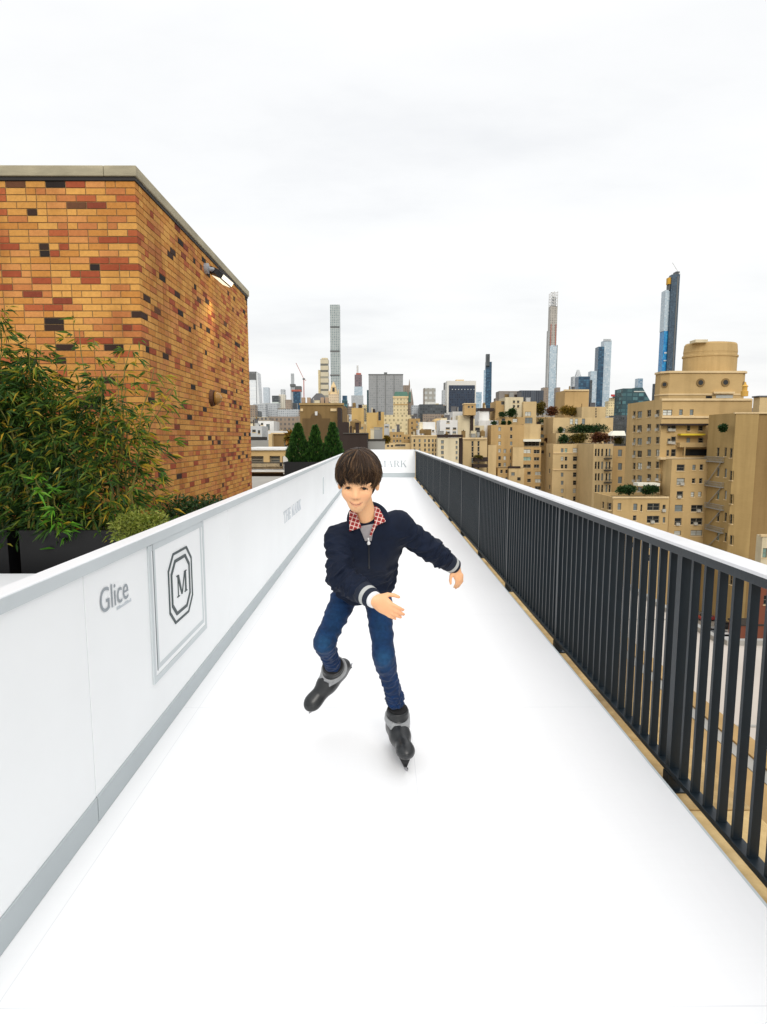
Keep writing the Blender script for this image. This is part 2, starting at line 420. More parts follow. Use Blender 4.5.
# supplier's mark
me = text_mesh('Glice', 1.0, 0.0); V, fs = mesh_arrays(me)
gy0, gy1 = on_x(99.5, 600, A_L).y, on_x(128, 595, A_L).y
gz0, gz1 = on_x(105, 612, A_L).z, on_x(105, 587, A_L).z
wv = V[:, 0].max() - V[:, 0].min(); hv = V[:, 1].max() - V[:, 1].min()
mb = MB(); mb.add([(A_L + 0.0025, gy0 + (a - V[:, 0].min()) / wv * (gy1 - gy0), gz0 + (b - V[:, 1].min()) / hv * (gz1 - gz0)) for a, b, _ in V], fs)
mb.build('lettering', M_LOGOG, bar_l)
mb = MB(); y = gy0 + 0.55 * (gy1 - gy0); q = random.Random(3)
while y < gy1 + 0.02:
    w = q.uniform(0.006, 0.013); mb.box(A_L + 0.0005, A_L + 0.002, y, y + w, gz0 - 0.022, gz0 - 0.022 + q.choice((0.009, 0.009, 0.013))); y += w + 0.004
mb.build('small_lettering', M_LOGOL, bar_l)
# pale hotel lettering further along
pt, wt = serif_letters('THE MARK')
ty0, ty1 = on_x(283.5, 512, A_L).y, on_x(300.5, 512, A_L).y
tzm = on_x(291.5, 511.5, A_L).z
p1, w1 = serif_letters('THE'); p2, w2 = serif_letters('MARK'); sy_ = (ty1 - ty0) / wt
on_board(p1, ty0, tzm - 0.065, sy_, 0.13, A_L + 0.0005, 'lettering', M_LOGOL, bar_l); on_board(p2, ty1 - w2 * sy_, tzm - 0.065, sy_, 0.13, A_L + 0.0005, 'lettering', M_LOGOL, bar_l)

# ---- end board
bar_e = empty('rink_barrier', (0, Y_END, 0), 'white barrier across the far end of the rink with grey serif lettering', 'barrier')
mb = MB(); mb.box(A_L, 1.238, Y_END, Y_END + 0.045, 0.16, HB - 0.005); mb.build('panel', M_BOARD, bar_e, bevel=0.003)
mb = MB(); mb.box(A_L + 0.006, 1.238, Y_END - 0.006, Y_END + 0.04, 0.001, 0.158); mb.build('kick_strip', M_KICK, bar_e)
mb = MB(); mb.box(A_L + 0.011, 1.205, Y_END - 0.008, Y_END + 0.06, HB - 0.0045, HB + 0.02); mb.build('cap_rail', M_CAPW, bar_e)
ex0, ex1 = at(357, 464, Y_END).x, at(406.5, 464, Y_END).x
ez0, ez1 = at(390, 467.2, Y_END).z, at(390, 460.6, Y_END).z
for word, x_off in ((p1, 0.0), (p2, wt - w2)):
    mb = MB(); th = 0
    for p in word:
        a = sum(p[i][0] * p[(i + 1) % len(p)][1] - p[(i + 1) % len(p)][0] * p[i][1] for i in range(len(p)))
        if a < 0: p = p[::-1]
        n = len(p); th += 0.0001
        ex = lambda u: ex0 + (u + x_off) / wt * (ex1 - ex0)
        vs = [(ex(u), Y_END - 0.0005, ez0 + v * (ez1 - ez0)) for u, v in p] + [(ex(u), Y_END - 0.004 - th, ez0 + v * (ez1 - ez0)) for u, v in p]
        mb.add(vs, [tuple(range(n, 2 * n))] + [(i, (i + 1) % n, n + (i + 1) % n, n + i) for i in range(n)])
    mb.build('lettering', mk('mid_grey_lettering', lin(170, 178, 184), 0.5, 0.05), bar_e)

# ---- the hotel under our feet and its stone coping
hotel = empty('hotel_building', (0, 8, STREET), 'tan stone building carrying the white rink with a stone coping beside the slate railing', 'building')
M_TANW = mk('tan_stone_wall', lin(196, 165, 110), 0.85, 0.14, 0.4, 0.2, 3)
mb = MB(); mb.box(-9.0, 1.49, -6.0, 24.0, STREET, -0.6); mb.box(1.001, 1.49, -6, 24, -0.6, -0.16)
mb.build('wall', M_TANW, hotel)
mb = MB(); mb.use_tone = True; y = -2.0; q = random.Random(5)
while y < 24.0:
    L = 0.62 + q.uniform(-0.05, 0.05)
    mb.box(B_R - 0.02, 1.53, y, y + L - 0.012, -0.1585, -0.1 + q.uniform(-0.002, 0.002), 0, q.random()); y += L
mb.build('coping', M_STONE, hotel, bevel=0.006)

# ---- right railing
rail = empty('railing', (1.268, 8, -0.1), 'long slate metal railing with flat pickets and pale cap along the right rink edge', 'railing')
XR = 1.268; Y0R, PITCH_P = 2.50 - 1.73 * 2, 1.73
mb = MB(); mb.box(1.209, 1.311, Y0R, Y_END + 0.1, 0.979, 0.9925); mb.build('cap_rail', M_CAPR, rail, bevel=0.003)
mb = MB(); mb.box(XR - 0.034, XR + 0.034, Y0R, Y_END + 0.1, 0.938, 0.9785); mb.build('top_rail', M_SLATE, rail, bevel=0.002)
mb = MB(); mb.box(XR - 0.024, XR + 0.024, Y0R, Y_END + 0.1, -0.024, 0.0); mb.build('bottom_rail', M_SLATE, rail, bevel=0.002)
npost = int((Y_END - Y0R) / PITCH_P) + 1
pks = []
pm_ = None
for i in range(npost):
    y = Y0R + i * PITCH_P
    mb = MB()
    mb.box(XR - 0.021, XR + 0.021, y - 0.02, y + 0.02, 0.0005, 0.9375); mb.box(XR - 0.027, XR + 0.027, y - 0.026, y + 0.026, -0.0925, -0.0245)
    mb.box(XR - 0.05, XR + 0.05, y - 0.045, y + 0.045, -0.1, -0.0925)
    mb.build('post', M_SLATE, rail)
    for k in range(1, 18):
        yy = y + k * PITCH_P / 18
        if yy < Y_END + 0.05: pks.append(yy)
def picket(mb, y): mb.box(XR - 0.016, XR + 0.016, y - 0.008, y + 0.008, 0.0005, 0.9375)
near = [y for y in pks if y > 1.2][:100]; rest = [y for y in pks if y not in set(near)]
first = None
for y in near:
    if first is None:
        mb = MB(); picket(mb, y); first = mb.build('picket', M_SLATE, rail); y_f = y
    else:
        o = first.copy(); COL.objects.link(o); o.parent = rail; o.location = (0, y - y_f, 0)
mb = MB()
for y in rest: picket(mb, y)
tag(mb.build('pickets', M_SLATE, rail), kind='stuff')

# ---- lower roof beyond the coping
M_MEMB = mk('pale_roof_membrane', lin(184, 175, 165), 0.7, 0.06, 0.8, 0.05)
M_GALV = mk('grey_flashing', lin(148, 146, 140), 0.5, 0.1, 1.0)
M_BRN = mk('brown_stone_curb', lin(166, 136, 88), 0.8, 0.15, 1.2, 0.2)
zr = -3.5
lr = empty('setback_roof', (6, 8, zr - 4), 'pale membrane roof with tan curbs one storey below the railing', 'roof')
mb = MB(); mb.box(4.9, 8.25, -6, 23.5, STREET, zr - 0.1); mb.box(8.25, 14, -6, 14.2, STREET, zr - 0.1); mb.build('wall', M_TANW, lr)
mb = MB(); mb.box(6.05, 8.25, -6, 23.5, zr - 0.1, zr); mb.box(8.25, 14, -6, 14.2, zr - 0.1, zr - 0.001)
mb.build('roof', M_MEMB, lr)
mb = MB(); mb.box(4.9, 5.48, -6, 23.5, zr - 0.1, zr + 0.02); mb.build('curb', M_BRN, lr)
mb = MB(); mb.box(5.484, 5.70, -6, 23.5, zr - 0.1, zr + 0.03); mb.build('flashing', M_GALV, lr)
mb = MB(); mb.box(5.705, 6.05, -6, 23.5, zr - 0.1, zr + 0.06); mb.build('curb', M_BRN, lr)
mb = MB(); mb.box(6.06, 14.0, 9.9, 9.96, zr + 0.0005, zr + 0.02); mb.box(6.06, 8.2, 16.1, 16.16, zr + 0.0005, zr + 0.02); mb.build('seam', M_GALV, lr)
mb = MB(); mb.box(8.1, 8.25, 14.25, 23.5, zr + 0.0005, zr + 0.12); mb.box(8.25, 14.0, 14.05, 14.2, zr + 0.0005, zr + 0.12); mb.build('edge_rail', M_GALV, lr)
# ================================================================== brick penthouse, planters and plants on the left
Y0B = 6.6; X0B = at(134.5, 180, Y0B).x
YB1 = on_x(247.3, 300, X0B).y
ZTB = at(134, 181, Y0B).z
ROW, BL, BH_, MJ = 0.0677, 0.194, 0.093, 0.0095

M_BRICK = bpy.data.materials.new('mixed_brick'); t = NT(M_BRICK)
a = t.n('ShaderNodeAttribute', attribute_name='tone'); g = t.n('ShaderNodeTexCoord')
BT = [(0.00, lin(216, 156, 72)), (0.16, lin(224, 166, 80)), (0.34, lin(206, 140, 60)), (0.50, lin(216, 148, 78)), (0.62, lin(200, 126, 66)),
      (0.70, lin(186, 98, 52)), (0.80, lin(168, 80, 44)), (0.88, lin(140, 66, 42)), (0.925, lin(110, 72, 48)), (0.945, lin(64, 46, 38)), (0.97, lin(48, 40, 38))]
c = t.ramp(a.outputs['Fac'], BT, 'CONSTANT')
n1 = t.noise(g.outputs['Object'], 26, 5, 0.7); n2 = t.noise(g.outputs['Object'], 0.9, 5, 0.6)
c = t.mix(1.0, c, t.ramp(n1, [(0.3, (0.84,) * 3), (0.7, (1.1,) * 3)]), 'MULTIPLY')
mp = t.n('ShaderNodeMapping'); mp.inputs['Scale'].default_value = (2.2, 2.2, 0.22); t.l(g.outputs['Object'], mp.inputs[0])
n3 = t.noise(mp.outputs[0], 1.0, 5, 0.65)
c = t.mix(1.0, c, t.ramp(n2, [(0.3, (0.76, 0.72, 0.68)), (0.65, (0.95, 0.93, 0.92))]), 'MULTIPLY')
c = t.mix(1.0, c, t.ramp(n3, [(0.34, (0.74, 0.70, 0.66)), (0.52, (1.0, 1.0, 1.0))]), 'MULTIPLY')
hs_ = t.n('ShaderNodeHueSaturation', i_Saturation=0.97, i_Value=0.98); t.l(c, hs_.inputs['Color']); c = hs_.outputs[0]
t.out(c, 0.85, bump=n1, bstr=0.5, bdist=0.005, spec=0.25)
M_MORT = mk('grey_mortar', lin(136, 110, 74), 0.9, 0.15, 30, 0.2)

brick = empty('brick_penthouse', (X0B - 2, Y0B, -0.08), 'tan and red mottled brick penthouse with a grey concrete coping left of the rink', 'building')
ZB0 = -0.08; XW = -8.5
mb = MB(); mb.box(XW, X0B - 0.006, Y0B + 0.006, YB1 - 0.002, ZB0, ZTB - 0.001)
mb.build('mortar_core', M_MORT, brick)
q = random.Random(21)
def bricks(n1, emit, corner):
    """courses of stretchers and headers; the corner brick shows its length on one wall and its end on the other"""
    rows = int((ZTB - ZB0) / ROW)
    for r in range(rows):
        z1 = ZTB - 0.004 - r * ROW; z0 = z1 - (ROW - MJ)
        Lf, Ls = (BL, BH_) if r % 2 == 0 else (BH_, BL)
        u = 0.0 if corner else Ls + MJ; first = corner
        if not corner and q.random() < 0.3: emit(u, u + BH_, z0, z1, 0.4 * q.random(), 0, 0.02); u += BH_ + MJ
        while u < n1 - 0.02:
            head = q.random() < 0.22
            L = Lf if first else BH_ if head else BL
            e = min(u + L, n1)
            rr = q.random()
            if rr < (0.045 if not head else 0.08): tone = 0.945 + 0.05 * q.random()
            elif rr < (0.22 if corner else 0.15): tone = 0.66 + 0.28 * q.random()
            elif rr < 0.30: tone = 0.60 + 0.08 * q.random()
            else: tone = 0.58 * q.random()
            emit(u, e, z0, z1, tone, q.uniform(-0.0012, 0.0012), Ls if first else 0.02)
            first = False; u = e + MJ
front, side = MB(), MB(); front.use_tone = side.use_tone = True
bricks(5.4, lambda a, b, z0, z1, tn, j, dp: front.box(X0B - b, X0B - a, Y0B + j, Y0B + dp, z0, z1, 0, tn, skip='b' if dp < 0.03 else ''), True)
bricks(YB1 - Y0B, lambda a, b, z0, z1, tn, j, dp: side.box(X0B - 0.02, X0B + j, Y0B + a, Y0B + b, z0, z1, 0, tn, skip='l'), False)
front.build('wall', M_BRICK, brick); side.build('wall', M_BRICK, brick)
M_CONC = mk('weathered_concrete', lin(164, 156, 132), 0.85, 0.22, 2.2, 0.3, 20, stretch=(1, 1, 3))
M_TAR = mk('black_flashing', lin(34, 30, 28), 0.6, 0.2, 6)
zc = at(134, 165.5, Y0B - 0.02).z
mb = MB(); mb.box(XW, X0B + 0.012, Y0B - 0.012, YB1 + 0.02, ZTB + 0.001, ZTB + 0.036); mb.build('flashing', M_TAR, brick)
q2 = random.Random(4); mb = MB(); y = Y0B - 0.03
# the coping: one run along the side wall and one along the front
mb.box(X0B - 0.3, X0B + 0.03, Y0B - 0.03, YB1 + 0.04, ZTB + 0.037, zc)
x = X0B - 0.303
while x > XW:
    L = q2.uniform(1.0, 1.3); mb.box(x - L + 0.006, x, Y0B - 0.03, Y0B + 0.3, ZTB + 0.037, zc); x -= L
mb.build('coping', M_CONC, brick, bevel=0.008)
mb = MB(); mb.box(XW, X0B - 0.31, Y0B + 0.31, YB1, ZTB + 0.0, ZTB + 0.05); mb.build('roof', M_DECK, brick)

# ---- flood light and bulkhead light on the side wall
M_LAMP = mk('black_lamp_metal', lin(40, 40, 42), 0.4, 0.1)
M_GALV2 = mk('grey_lamp_metal', lin(150, 152, 156), 0.35, 0.1)
M_LENS = bpy.data.materials.new('lit_lens'); t = NT(M_LENS); t.out((0.9, 0.85, 0.7), 0.2, emis=(1.0, 0.9, 0.66), estr=1.0)
pf = on_x(205, 268.5, X0B)
fl = empty('flood_light', pf, 'lit flood light on a grey bracket high on the brick side wall', 'lamp')
mb = MB(); mb.tube([pf, pf + Vector((0.05, 0, 0))], 0.075, 14); mb.tube([pf + Vector((0.04, 0, 0)), pf + Vector((0.13, 0.09, 0))], 0.03, 8); mb.build('bracket', M_GALV2, fl)
mb = MB(); a0 = pf + Vector((0.09, 0.06, -0.0)); a1 = pf + Vector((0.24, 0.36, -0.12))
mb.bar(a0, a1, 0.20, 0.09, 0, up=(0.5, 0, 1)); hd = mb.build('housing', M_LAMP, fl, bevel=0.012)
d = (a1 - a0).normalized(); r = d.cross(Vector((0.5, 0, 1))).normalized(); u = r.cross(d)
b0, b1 = a0.lerp(a1, 0.30) - u * 0.047, a0.lerp(a1, 0.97) - u * 0.047
mb = MB(); mb.bar(b0, b1, 0.17, 0.006, 0, up=u); mb.build('lens', M_LENS, hd)
# front visor glass seen from the rink
mb = MB(); mb.bar(a0.lerp(a1, 0.35) - r * 0.102 , a0.lerp(a1, 0.98) - r * 0.102, 0.006, 0.06, 0, up=u); mb.bar(a0.lerp(a1, 0.35) + r * 0.102 , a0.lerp(a1, 0.98) + r * 0.102, 0.006, 0.06, 0, up=u); mb.build('lens', M_LENS, hd)
L = bpy.data.lights.new('flood_light_bulb', 'SPOT'); L.energy = 45; L.color = (1, 0.78, 0.45); L.spot_size = math.radians(120); L.spot_blend = 0.9; L.shadow_soft_size = 0.1
lo = bpy.data.objects.new('flood_light_bulb', L); COL.objects.link(lo); lo.parent = fl; lo.location = (0.20, 0.26, -0.15); lo.rotation_euler = (math.radians(-8), math.radians(-12), 0)
pw = on_x(211, 398, X0B)
wl = empty('wall_light', pw, 'round rust coloured bulkhead light low on the brick side wall', 'lamp')
mb = MB(); mb.tube([pw, pw + Vector((0.05, 0, 0))], [0.125, 0.115], 18); mb.build('back_plate', mk('rusty_metal', lin(84, 52, 30), 0.7, 0.3, 8), wl)
mb = MB(); mb.tube([pw + Vector((0.05, 0.03, 0)), pw + Vector((0.09, 0.035, 0)), pw + Vector((0.13, 0.04, 0)), pw + Vector((0.15, 0.04, 0))], [0.10, 0.092, 0.062, 0.02], 18); mb.build('dome', mk('amber_glass', lin(150, 112, 56), 0.25, 0.1), wl, smooth=True)

# ---- planters
M_PLANT = mk('black_planter', lin(11, 12, 15), 0.5, 0.15, 3)
M_SOIL = mk('dark_soil', lin(46, 36, 26), 0.95, 0.3, 20, 0.5)
YP = 5.05
zpt = at(60, 530.5, YP).z
xg0, xg1 = at(8, 550, YP).x, at(20, 550, YP).x
def planter(x0, x1, y0, y1, z1, label, grp=None, z0=-0.078):
    e = empty('planter', ((x0 + x1) / 2, (y0 + y1) / 2, z0), label, 'planter', grp)
    mb = MB(); w = 0.04
    mb.box(x0, x1, y0, y0 + w, z0, z1); mb.box(x0, x1, y1 - w, y1, z0, z1)
    mb.box(x0, x0 + w, y0 + w, y1 - w, z0, z1 - 0.0005); mb.box(x1 - w, x1, y0 + w, y1 - w, z0, z1 - 0.0005)
    mb.build('box', M_PLANT, e)
    mb = MB(); mb.box(x0 + w, x1 - w, y0 + w, y1 - w, z0 + 0.02, z1 - 0.05); mb.build('soil', M_SOIL, e)
    return e
planter(-6.2, xg0, YP, YP + 0.75, zpt, 'black planter box at the far left under the bamboo')
planter(xg1, -2.2, YP, YP + 0.75, zpt, 'black planter box under the bamboo nearest the white barrier')
# white ledge in front of the planters
zl = at(15, 573.5, 4.75).z
mb = MB(); mb.box(-6.2, -1.4, 4.05, 4.75, zl - 0.06, zl); mb.box(-6.0, -1.5, 4.1, 4.7, -0.0785, zl - 0.0605)
tag(mb.build('bench', M_CAPW, origin=(-3.8, 4.4, -0.08), bevel=0.006), 'low white ledge in front of the black planters behind the barrier', 'bench')

# ---- foliage
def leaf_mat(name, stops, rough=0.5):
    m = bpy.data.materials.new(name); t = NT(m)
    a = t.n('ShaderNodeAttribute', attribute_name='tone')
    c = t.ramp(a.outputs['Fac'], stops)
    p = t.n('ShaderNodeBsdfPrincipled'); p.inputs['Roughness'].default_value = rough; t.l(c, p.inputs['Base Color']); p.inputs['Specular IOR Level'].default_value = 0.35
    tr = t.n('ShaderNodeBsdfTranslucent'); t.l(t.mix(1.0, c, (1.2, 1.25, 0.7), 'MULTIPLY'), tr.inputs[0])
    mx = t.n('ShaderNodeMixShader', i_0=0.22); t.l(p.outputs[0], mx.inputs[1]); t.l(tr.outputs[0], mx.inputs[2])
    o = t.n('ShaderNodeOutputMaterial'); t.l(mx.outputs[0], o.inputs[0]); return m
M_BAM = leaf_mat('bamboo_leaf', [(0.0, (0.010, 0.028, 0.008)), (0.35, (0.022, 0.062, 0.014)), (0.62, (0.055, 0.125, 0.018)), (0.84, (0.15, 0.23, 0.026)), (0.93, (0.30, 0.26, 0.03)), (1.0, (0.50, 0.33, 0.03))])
M_BAMB = leaf_mat('bright_bamboo_leaf', [(0.0, (0.04, 0.15, 0.012)), (0.5, (0.10, 0.30, 0.02)), (1.0, (0.24, 0.42, 0.03))])
M_CULM = mk('bamboo_culm', (0.16, 0.15, 0.03), 0.5, 0.3, 8)
M_WOOD = mk('grey_bark', (0.10, 0.075, 0.05), 0.85, 0.3, 12, 0.3)

def leaf_quads(mb, p, d, L, w, nrm, tone, droop=0.25):
    """a pointed leaf folded along its midrib: 4 triangles"""
    d = d.normalized(); s = d.cross(nrm)
    if s.length < 1e-3: s = d.cross(Vector((1, 0, 0)))
    s.normalize(); n = s.cross(d)
    mid = p + d * (L * 0.42) + n * (w * 0.15); tip = p + d * L - Vector((0, 0, droop * L))
    a, b = mid + s * w / 2, mid - s * w / 2
    mb.face([p, a, tip], 0, tone); mb.face([p, tip, b], 0, tone)

def bamboo(name, label, base, culms, nleaf, mat, group, Lr=(0.055, 0.14), tone_bias=0.0, seed=1, low=0.0, wide=0.42):
    q = random.Random(seed)
    e = empty(name, base, label, 'plant', group)
    st, lf = MB(), MB(); lf.use_tone = True; paths = []
    for (dx, dy, h, lx, ly) in culms:
        p0 = Vector(base) + Vector((dx, dy, 0)); pts = []
        for i in range(9):
            f = i / 8
            pts.append(p0 + Vector((lx * f ** 1.7 + 0.02 * math.sin(i * 1.7 + dx * 9), ly * f ** 1.7, h * (f - 0.10 * f ** 3 * (abs(lx) + abs(ly))))))
        st.tube(pts, [0.011 - 0.008 * i / 8 for i in range(9)], 5)
        paths.append(pts)
    st.build('stem', M_CULM, e)
    for k in range(nleaf):
        pts = q.choice(paths); f = low + (1 - low) * q.random() ** 0.85
        i = min(int(f * 8), 7); p = pts[i].lerp(pts[i + 1], f * 8 - i)
        spread = wide * (1.08 - f) ** 0.6
        ang = q.uniform(0, 2 * math.pi); rr = spread * q.random() ** 0.6
        p = p + Vector((math.cos(ang) * rr, math.sin(ang) * rr * 0.8, q.uniform(-0.12, 0.1)))
        # a twig carries a small fan of leaves
        td = Vector((math.cos(ang), math.sin(ang), q.uniform(-0.5, 0.5)))
        for j in range(q.randint(2, 5)):
            d = Vector((td.x + q.uniform(-0.9, 0.9), td.y + q.uniform(-0.9, 0.9), td.z + q.uniform(-0.7, 0.35)))
            tn = q.betavariate(2.2, 3.2) + tone_bias + (0.14 if f > 0.62 else 0) + (0.10 if rr > 0.75 * spread else -0.05)  # top and outer leaves lighter, inner ones darker: highlights put into the tone
            if q.random() < 0.05: tn = q.uniform(0.86, 1.0)
            leaf_quads(lf, p + d * 0.01, d, q.uniform(*Lr), q.uniform(0.012, 0.020), Vector((q.uniform(-.6, .6), q.uniform(-.6, .6), 1)), max(0, min(1, tn)))
    lf.build('foliage', mat, e)
    return e
def clump(x0, x1, tops, q, y=(0.15, 0.6), lean=0.25):
    return [(q.uniform(x0, x1), q.uniform(*y), q.uniform(*tops), q.uniform(-lean, lean), q.uniform(-0.25, 0.1)) for _ in range(14)]
q = random.Random(9)
ZS = zpt - 0.06
bx = lambda px: at(px, 450, YP + 0.4).x
zz = lambda py: at(100, py, YP + 0.4).z - ZS
b0 = (bx(-30), YP, ZS)
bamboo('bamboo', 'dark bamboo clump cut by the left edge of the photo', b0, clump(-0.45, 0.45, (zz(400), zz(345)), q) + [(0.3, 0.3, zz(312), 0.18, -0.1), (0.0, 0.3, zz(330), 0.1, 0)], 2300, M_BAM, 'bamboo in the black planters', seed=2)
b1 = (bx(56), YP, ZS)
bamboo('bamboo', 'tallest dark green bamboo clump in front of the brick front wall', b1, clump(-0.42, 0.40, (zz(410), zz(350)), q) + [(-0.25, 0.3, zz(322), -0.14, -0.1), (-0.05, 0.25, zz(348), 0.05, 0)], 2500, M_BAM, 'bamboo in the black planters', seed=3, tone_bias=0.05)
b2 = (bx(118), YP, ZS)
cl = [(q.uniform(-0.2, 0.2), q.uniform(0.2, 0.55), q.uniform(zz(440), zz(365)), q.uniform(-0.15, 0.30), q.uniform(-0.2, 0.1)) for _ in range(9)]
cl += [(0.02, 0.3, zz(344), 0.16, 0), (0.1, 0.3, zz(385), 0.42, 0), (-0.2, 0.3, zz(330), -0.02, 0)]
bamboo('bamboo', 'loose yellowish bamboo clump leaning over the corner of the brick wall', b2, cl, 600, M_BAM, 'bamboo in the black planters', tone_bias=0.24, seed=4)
b3 = (bx(78), YP - 0.02, ZS)
bamboo('bamboo', 'small bright green bamboo shoot hanging over the front of the black planter', b3,
       [(-0.05, 0.05, zz(470), -0.05, -0.16), (0.03, 0.06, zz(490), 0.0, -0.16), (0.03, 0.05, zz(515), 0.02, -0.16)], 30, M_BAMB, None, Lr=(0.08, 0.14), seed=5, low=0.02, wide=0.1)

def bush(name, label, c, rx, ry, rz, n, mat, L, seed, group=None, cat='shrub', flat=0.5, tone=(0.2, 0.9), origin_z=None):
    """a clipped or loose shrub: leaf faces through the volume of a lumpy ellipsoid, on a few branching stems"""
    q = random.Random(seed); base = (c[0], c[1], c[2] - rz if origin_z is None else origin_z)
    e = empty(name, base, label, cat, group)
    lf = MB(); lf.use_tone = True
    lobes = [(Vector((q.uniform(-.55, .55) * rx, q.uniform(-.55, .55) * ry, q.uniform(-.4, .55) * rz)), q.uniform(0.45, 0.75), q.uniform(-0.15, 0.15)) for _ in range(9)]
    for k in range(n):
        lo, s, tb = q.choice(lobes)
        v = Vector((q.gauss(0, 1), q.gauss(0, 1), q.gauss(0, 1))).normalized() * (q.random() ** 0.35)
        p = Vector(c) + lo + Vector((v.x * rx * s, v.y * ry * s, v.z * rz * s))
        if p.z < base[2]: continue
        d = v + Vector((q.uniform(-.8, .8), q.uniform(-.8, .8), q.uniform(-.5, .8)))
        tn = max(0, min(1, tone[0] + (tone[1] - tone[0]) * q.betavariate(2, 2.5) + tb))
        l = L * q.uniform(0.6, 1.3)
        leaf_quads(lf, p, d, l, l * flat, Vector((q.uniform(-1, 1), q.uniform(-1, 1), 1)), tn, 0.1)
    lf.build('foliage', mat, e)
    st = MB(); b = Vector(base)
    for k in range(5):
        tp = Vector(c) + Vector((q.uniform(-.6, .6) * rx, q.uniform(-.6, .6) * ry, q.uniform(0, .5) * rz))
        st.tube([b, b.lerp(tp, 0.5) + Vector((0, 0, 0.1 * rz)), tp], [rx * 0.05, rx * 0.035, rx * 0.012], 5)
    st.build('stem', M_WOOD, e)
    return e
M_YG = leaf_mat('yellow_green_leaf', [(0, (0.06, 0.09, 0.012)), (0.45, (0.20, 0.24, 0.035)), (1, (0.45, 0.44, 0.12))])
M_DG = leaf_mat('dark_green_leaf', [(0, (0.008, 0.025, 0.008)), (0.5, (0.022, 0.06, 0.015)), (1, (0.06, 0.12, 0.025))])
M_AUT = leaf_mat('autumn_leaf', [(0, (0.05, 0.05, 0.01)), (0.4, (0.18, 0.13, 0.02)), (0.7, (0.35, 0.2, 0.03)), (1, (0.3, 0.07, 0.02))])
M_RED = leaf_mat('red_brown_leaf', [(0, (0.05, 0.02, 0.012)), (0.5, (0.15, 0.05, 0.025)), (1, (0.22, 0.14, 0.03))])
p = at(146, 528, 4.75); bush('low_shrub', 'low yellow green clipped shrub between the bamboo and the barrier', (p.x, p.y, p.z), 0.21, 0.2, 0.15, 2600, M_YG, 0.035, 31, origin_z=-0.05)
p = at(195, 509, 7.3); bush('low_shrub', 'low dark green shrub at the foot of the brick side wall', (p.x, p.y, p.z), 0.36, 0.6, 0.20, 2600, M_DG, 0.05, 32, origin_z=-0.05)

# ---- three clipped conifers at the far end of the deck
YC_ = 19.5
def conifer(label, pxc, pytip, pw, seed):
    q = random.Random(seed)
    tip, b = at(pxc, pytip, YC_), at(pxc, 463, YC_)
    wr = pw / 2 * YC_ / F_; h = tip.z - b.z
    e = empty('conifer', (b.x, YC_, b.z), label, 'tree', 'conifers in the far black planter')
    lf = MB(); lf.use_tone = True
    for k in range(3600):
        f = q.random() ** 1.5; ang = q.uniform(0, 2 * math.pi)
        prof = wr * (1 - f) ** 0.72 * (0.75 + 0.25 * math.sin(min(1, f * 6) * math.pi / 2))
        lump = 1 + 0.16 * math.sin(ang * 3 + f * 14 + seed) + 0.1 * math.sin(ang * 7 - f * 23)
        r = prof * lump * (0.55 + 0.45 * q.random() ** 0.4)
        p = Vector((b.x + math.cos(ang) * r, YC_ + math.sin(ang) * r, b.z + 0.02 + f * h))
        d = Vector((math.cos(ang) * 0.8, math.sin(ang) * 0.8, 1.1 + q.uniform(-.4, .4)))
        l = q.uniform(0.06, 0.13)
        leaf_quads(lf, p, d, l, l * 0.5, Vector((math.cos(ang + q.uniform(-1, 1)), math.sin(ang + q.uniform(-1, 1)), 0.4)), max(0, min(1, q.betavariate(2, 2.6) + 0.12 * math.sin(ang * 5 + f * 30))), 0)
    lf.build('crown', M_CON, e)
    st = MB(); st.tube([(b.x, YC_, b.z - 0.05), (b.x, YC_, b.z + h * 0.8)], [0.035, 0.008], 6); st.build('trunk', M_WOOD, e)
M_CON = leaf_mat('conifer_leaf', [(0, (0.008, 0.03, 0.008)), (0.5, (0.028, 0.085, 0.014)), (1, (0.075, 0.17, 0.025))])
conifer('left and widest of the three dark green conifers beyond the white barrier', 298.5, 425.5, 23, 1)
conifer('middle and slimmest of the three dark green conifers beyond the white barrier', 315.5, 427.5, 18, 2)
conifer('right of the three dark green conifers beyond the white barrier', 333, 425, 21, 3)
xa, xb = at(286, 466, YC_).x, at(345, 466, YC_).x
planter(xa, xb, YC_ - 0.35, YC_ + 0.4, at(310, 461.5, YC_).z, 'long black planter under the three conifers at the end of the deck')
# ================================================================== the city
CT = MATS
def stone(name, rgb, k=1.0, var=0.10, sc=0.25):
    """weathered masonry: broad patches, vertical runs of dirt and a fine coursed grain"""
    if name in MATS: return MATS[name]
    m = bpy.data.materials.new(name); t = NT(m); g = t.n('ShaderNodeNewGeometry'); col_ = lin(*rgb, k)
    n1 = t.noise(g.outputs['Position'], 0.09, 6, 0.65)
    mp = t.n('ShaderNodeMapping'); mp.inputs['Scale'].default_value = (0.35, 0.35, 0.03); t.l(g.outputs['Position'], mp.inputs[0]); n2 = t.noise(mp.outputs[0], 1.0, 5, 0.6)
    mp2 = t.n('ShaderNodeMapping'); mp2.inputs['Scale'].default_value = (0.5, 0.5, 3.0); t.l(g.outputs['Position'], mp2.inputs[0]); n3 = t.noise(mp2.outputs[0], 1.6, 3, 0.7)
    c = t.mix(1.0, col_, t.ramp(n1, [(0.28, (.84, .83, .81)), (0.72, (1.07, 1.07, 1.07))]), 'MULTIPLY')
    c = t.mix(1.0, c, t.ramp(n2, [(0.34, (.88, .87, .85)), (0.50, (1.02, 1.02, 1.02))]), 'MULTIPLY')
    c = t.mix(1.0, c, t.ramp(n3, [(0.3, (.97, .97, .97)), (0.7, (1.03, 1.03, 1.03))]), 'MULTIPLY')
    t.out(c, 0.88, spec=0.25); MATS[name] = m; return m
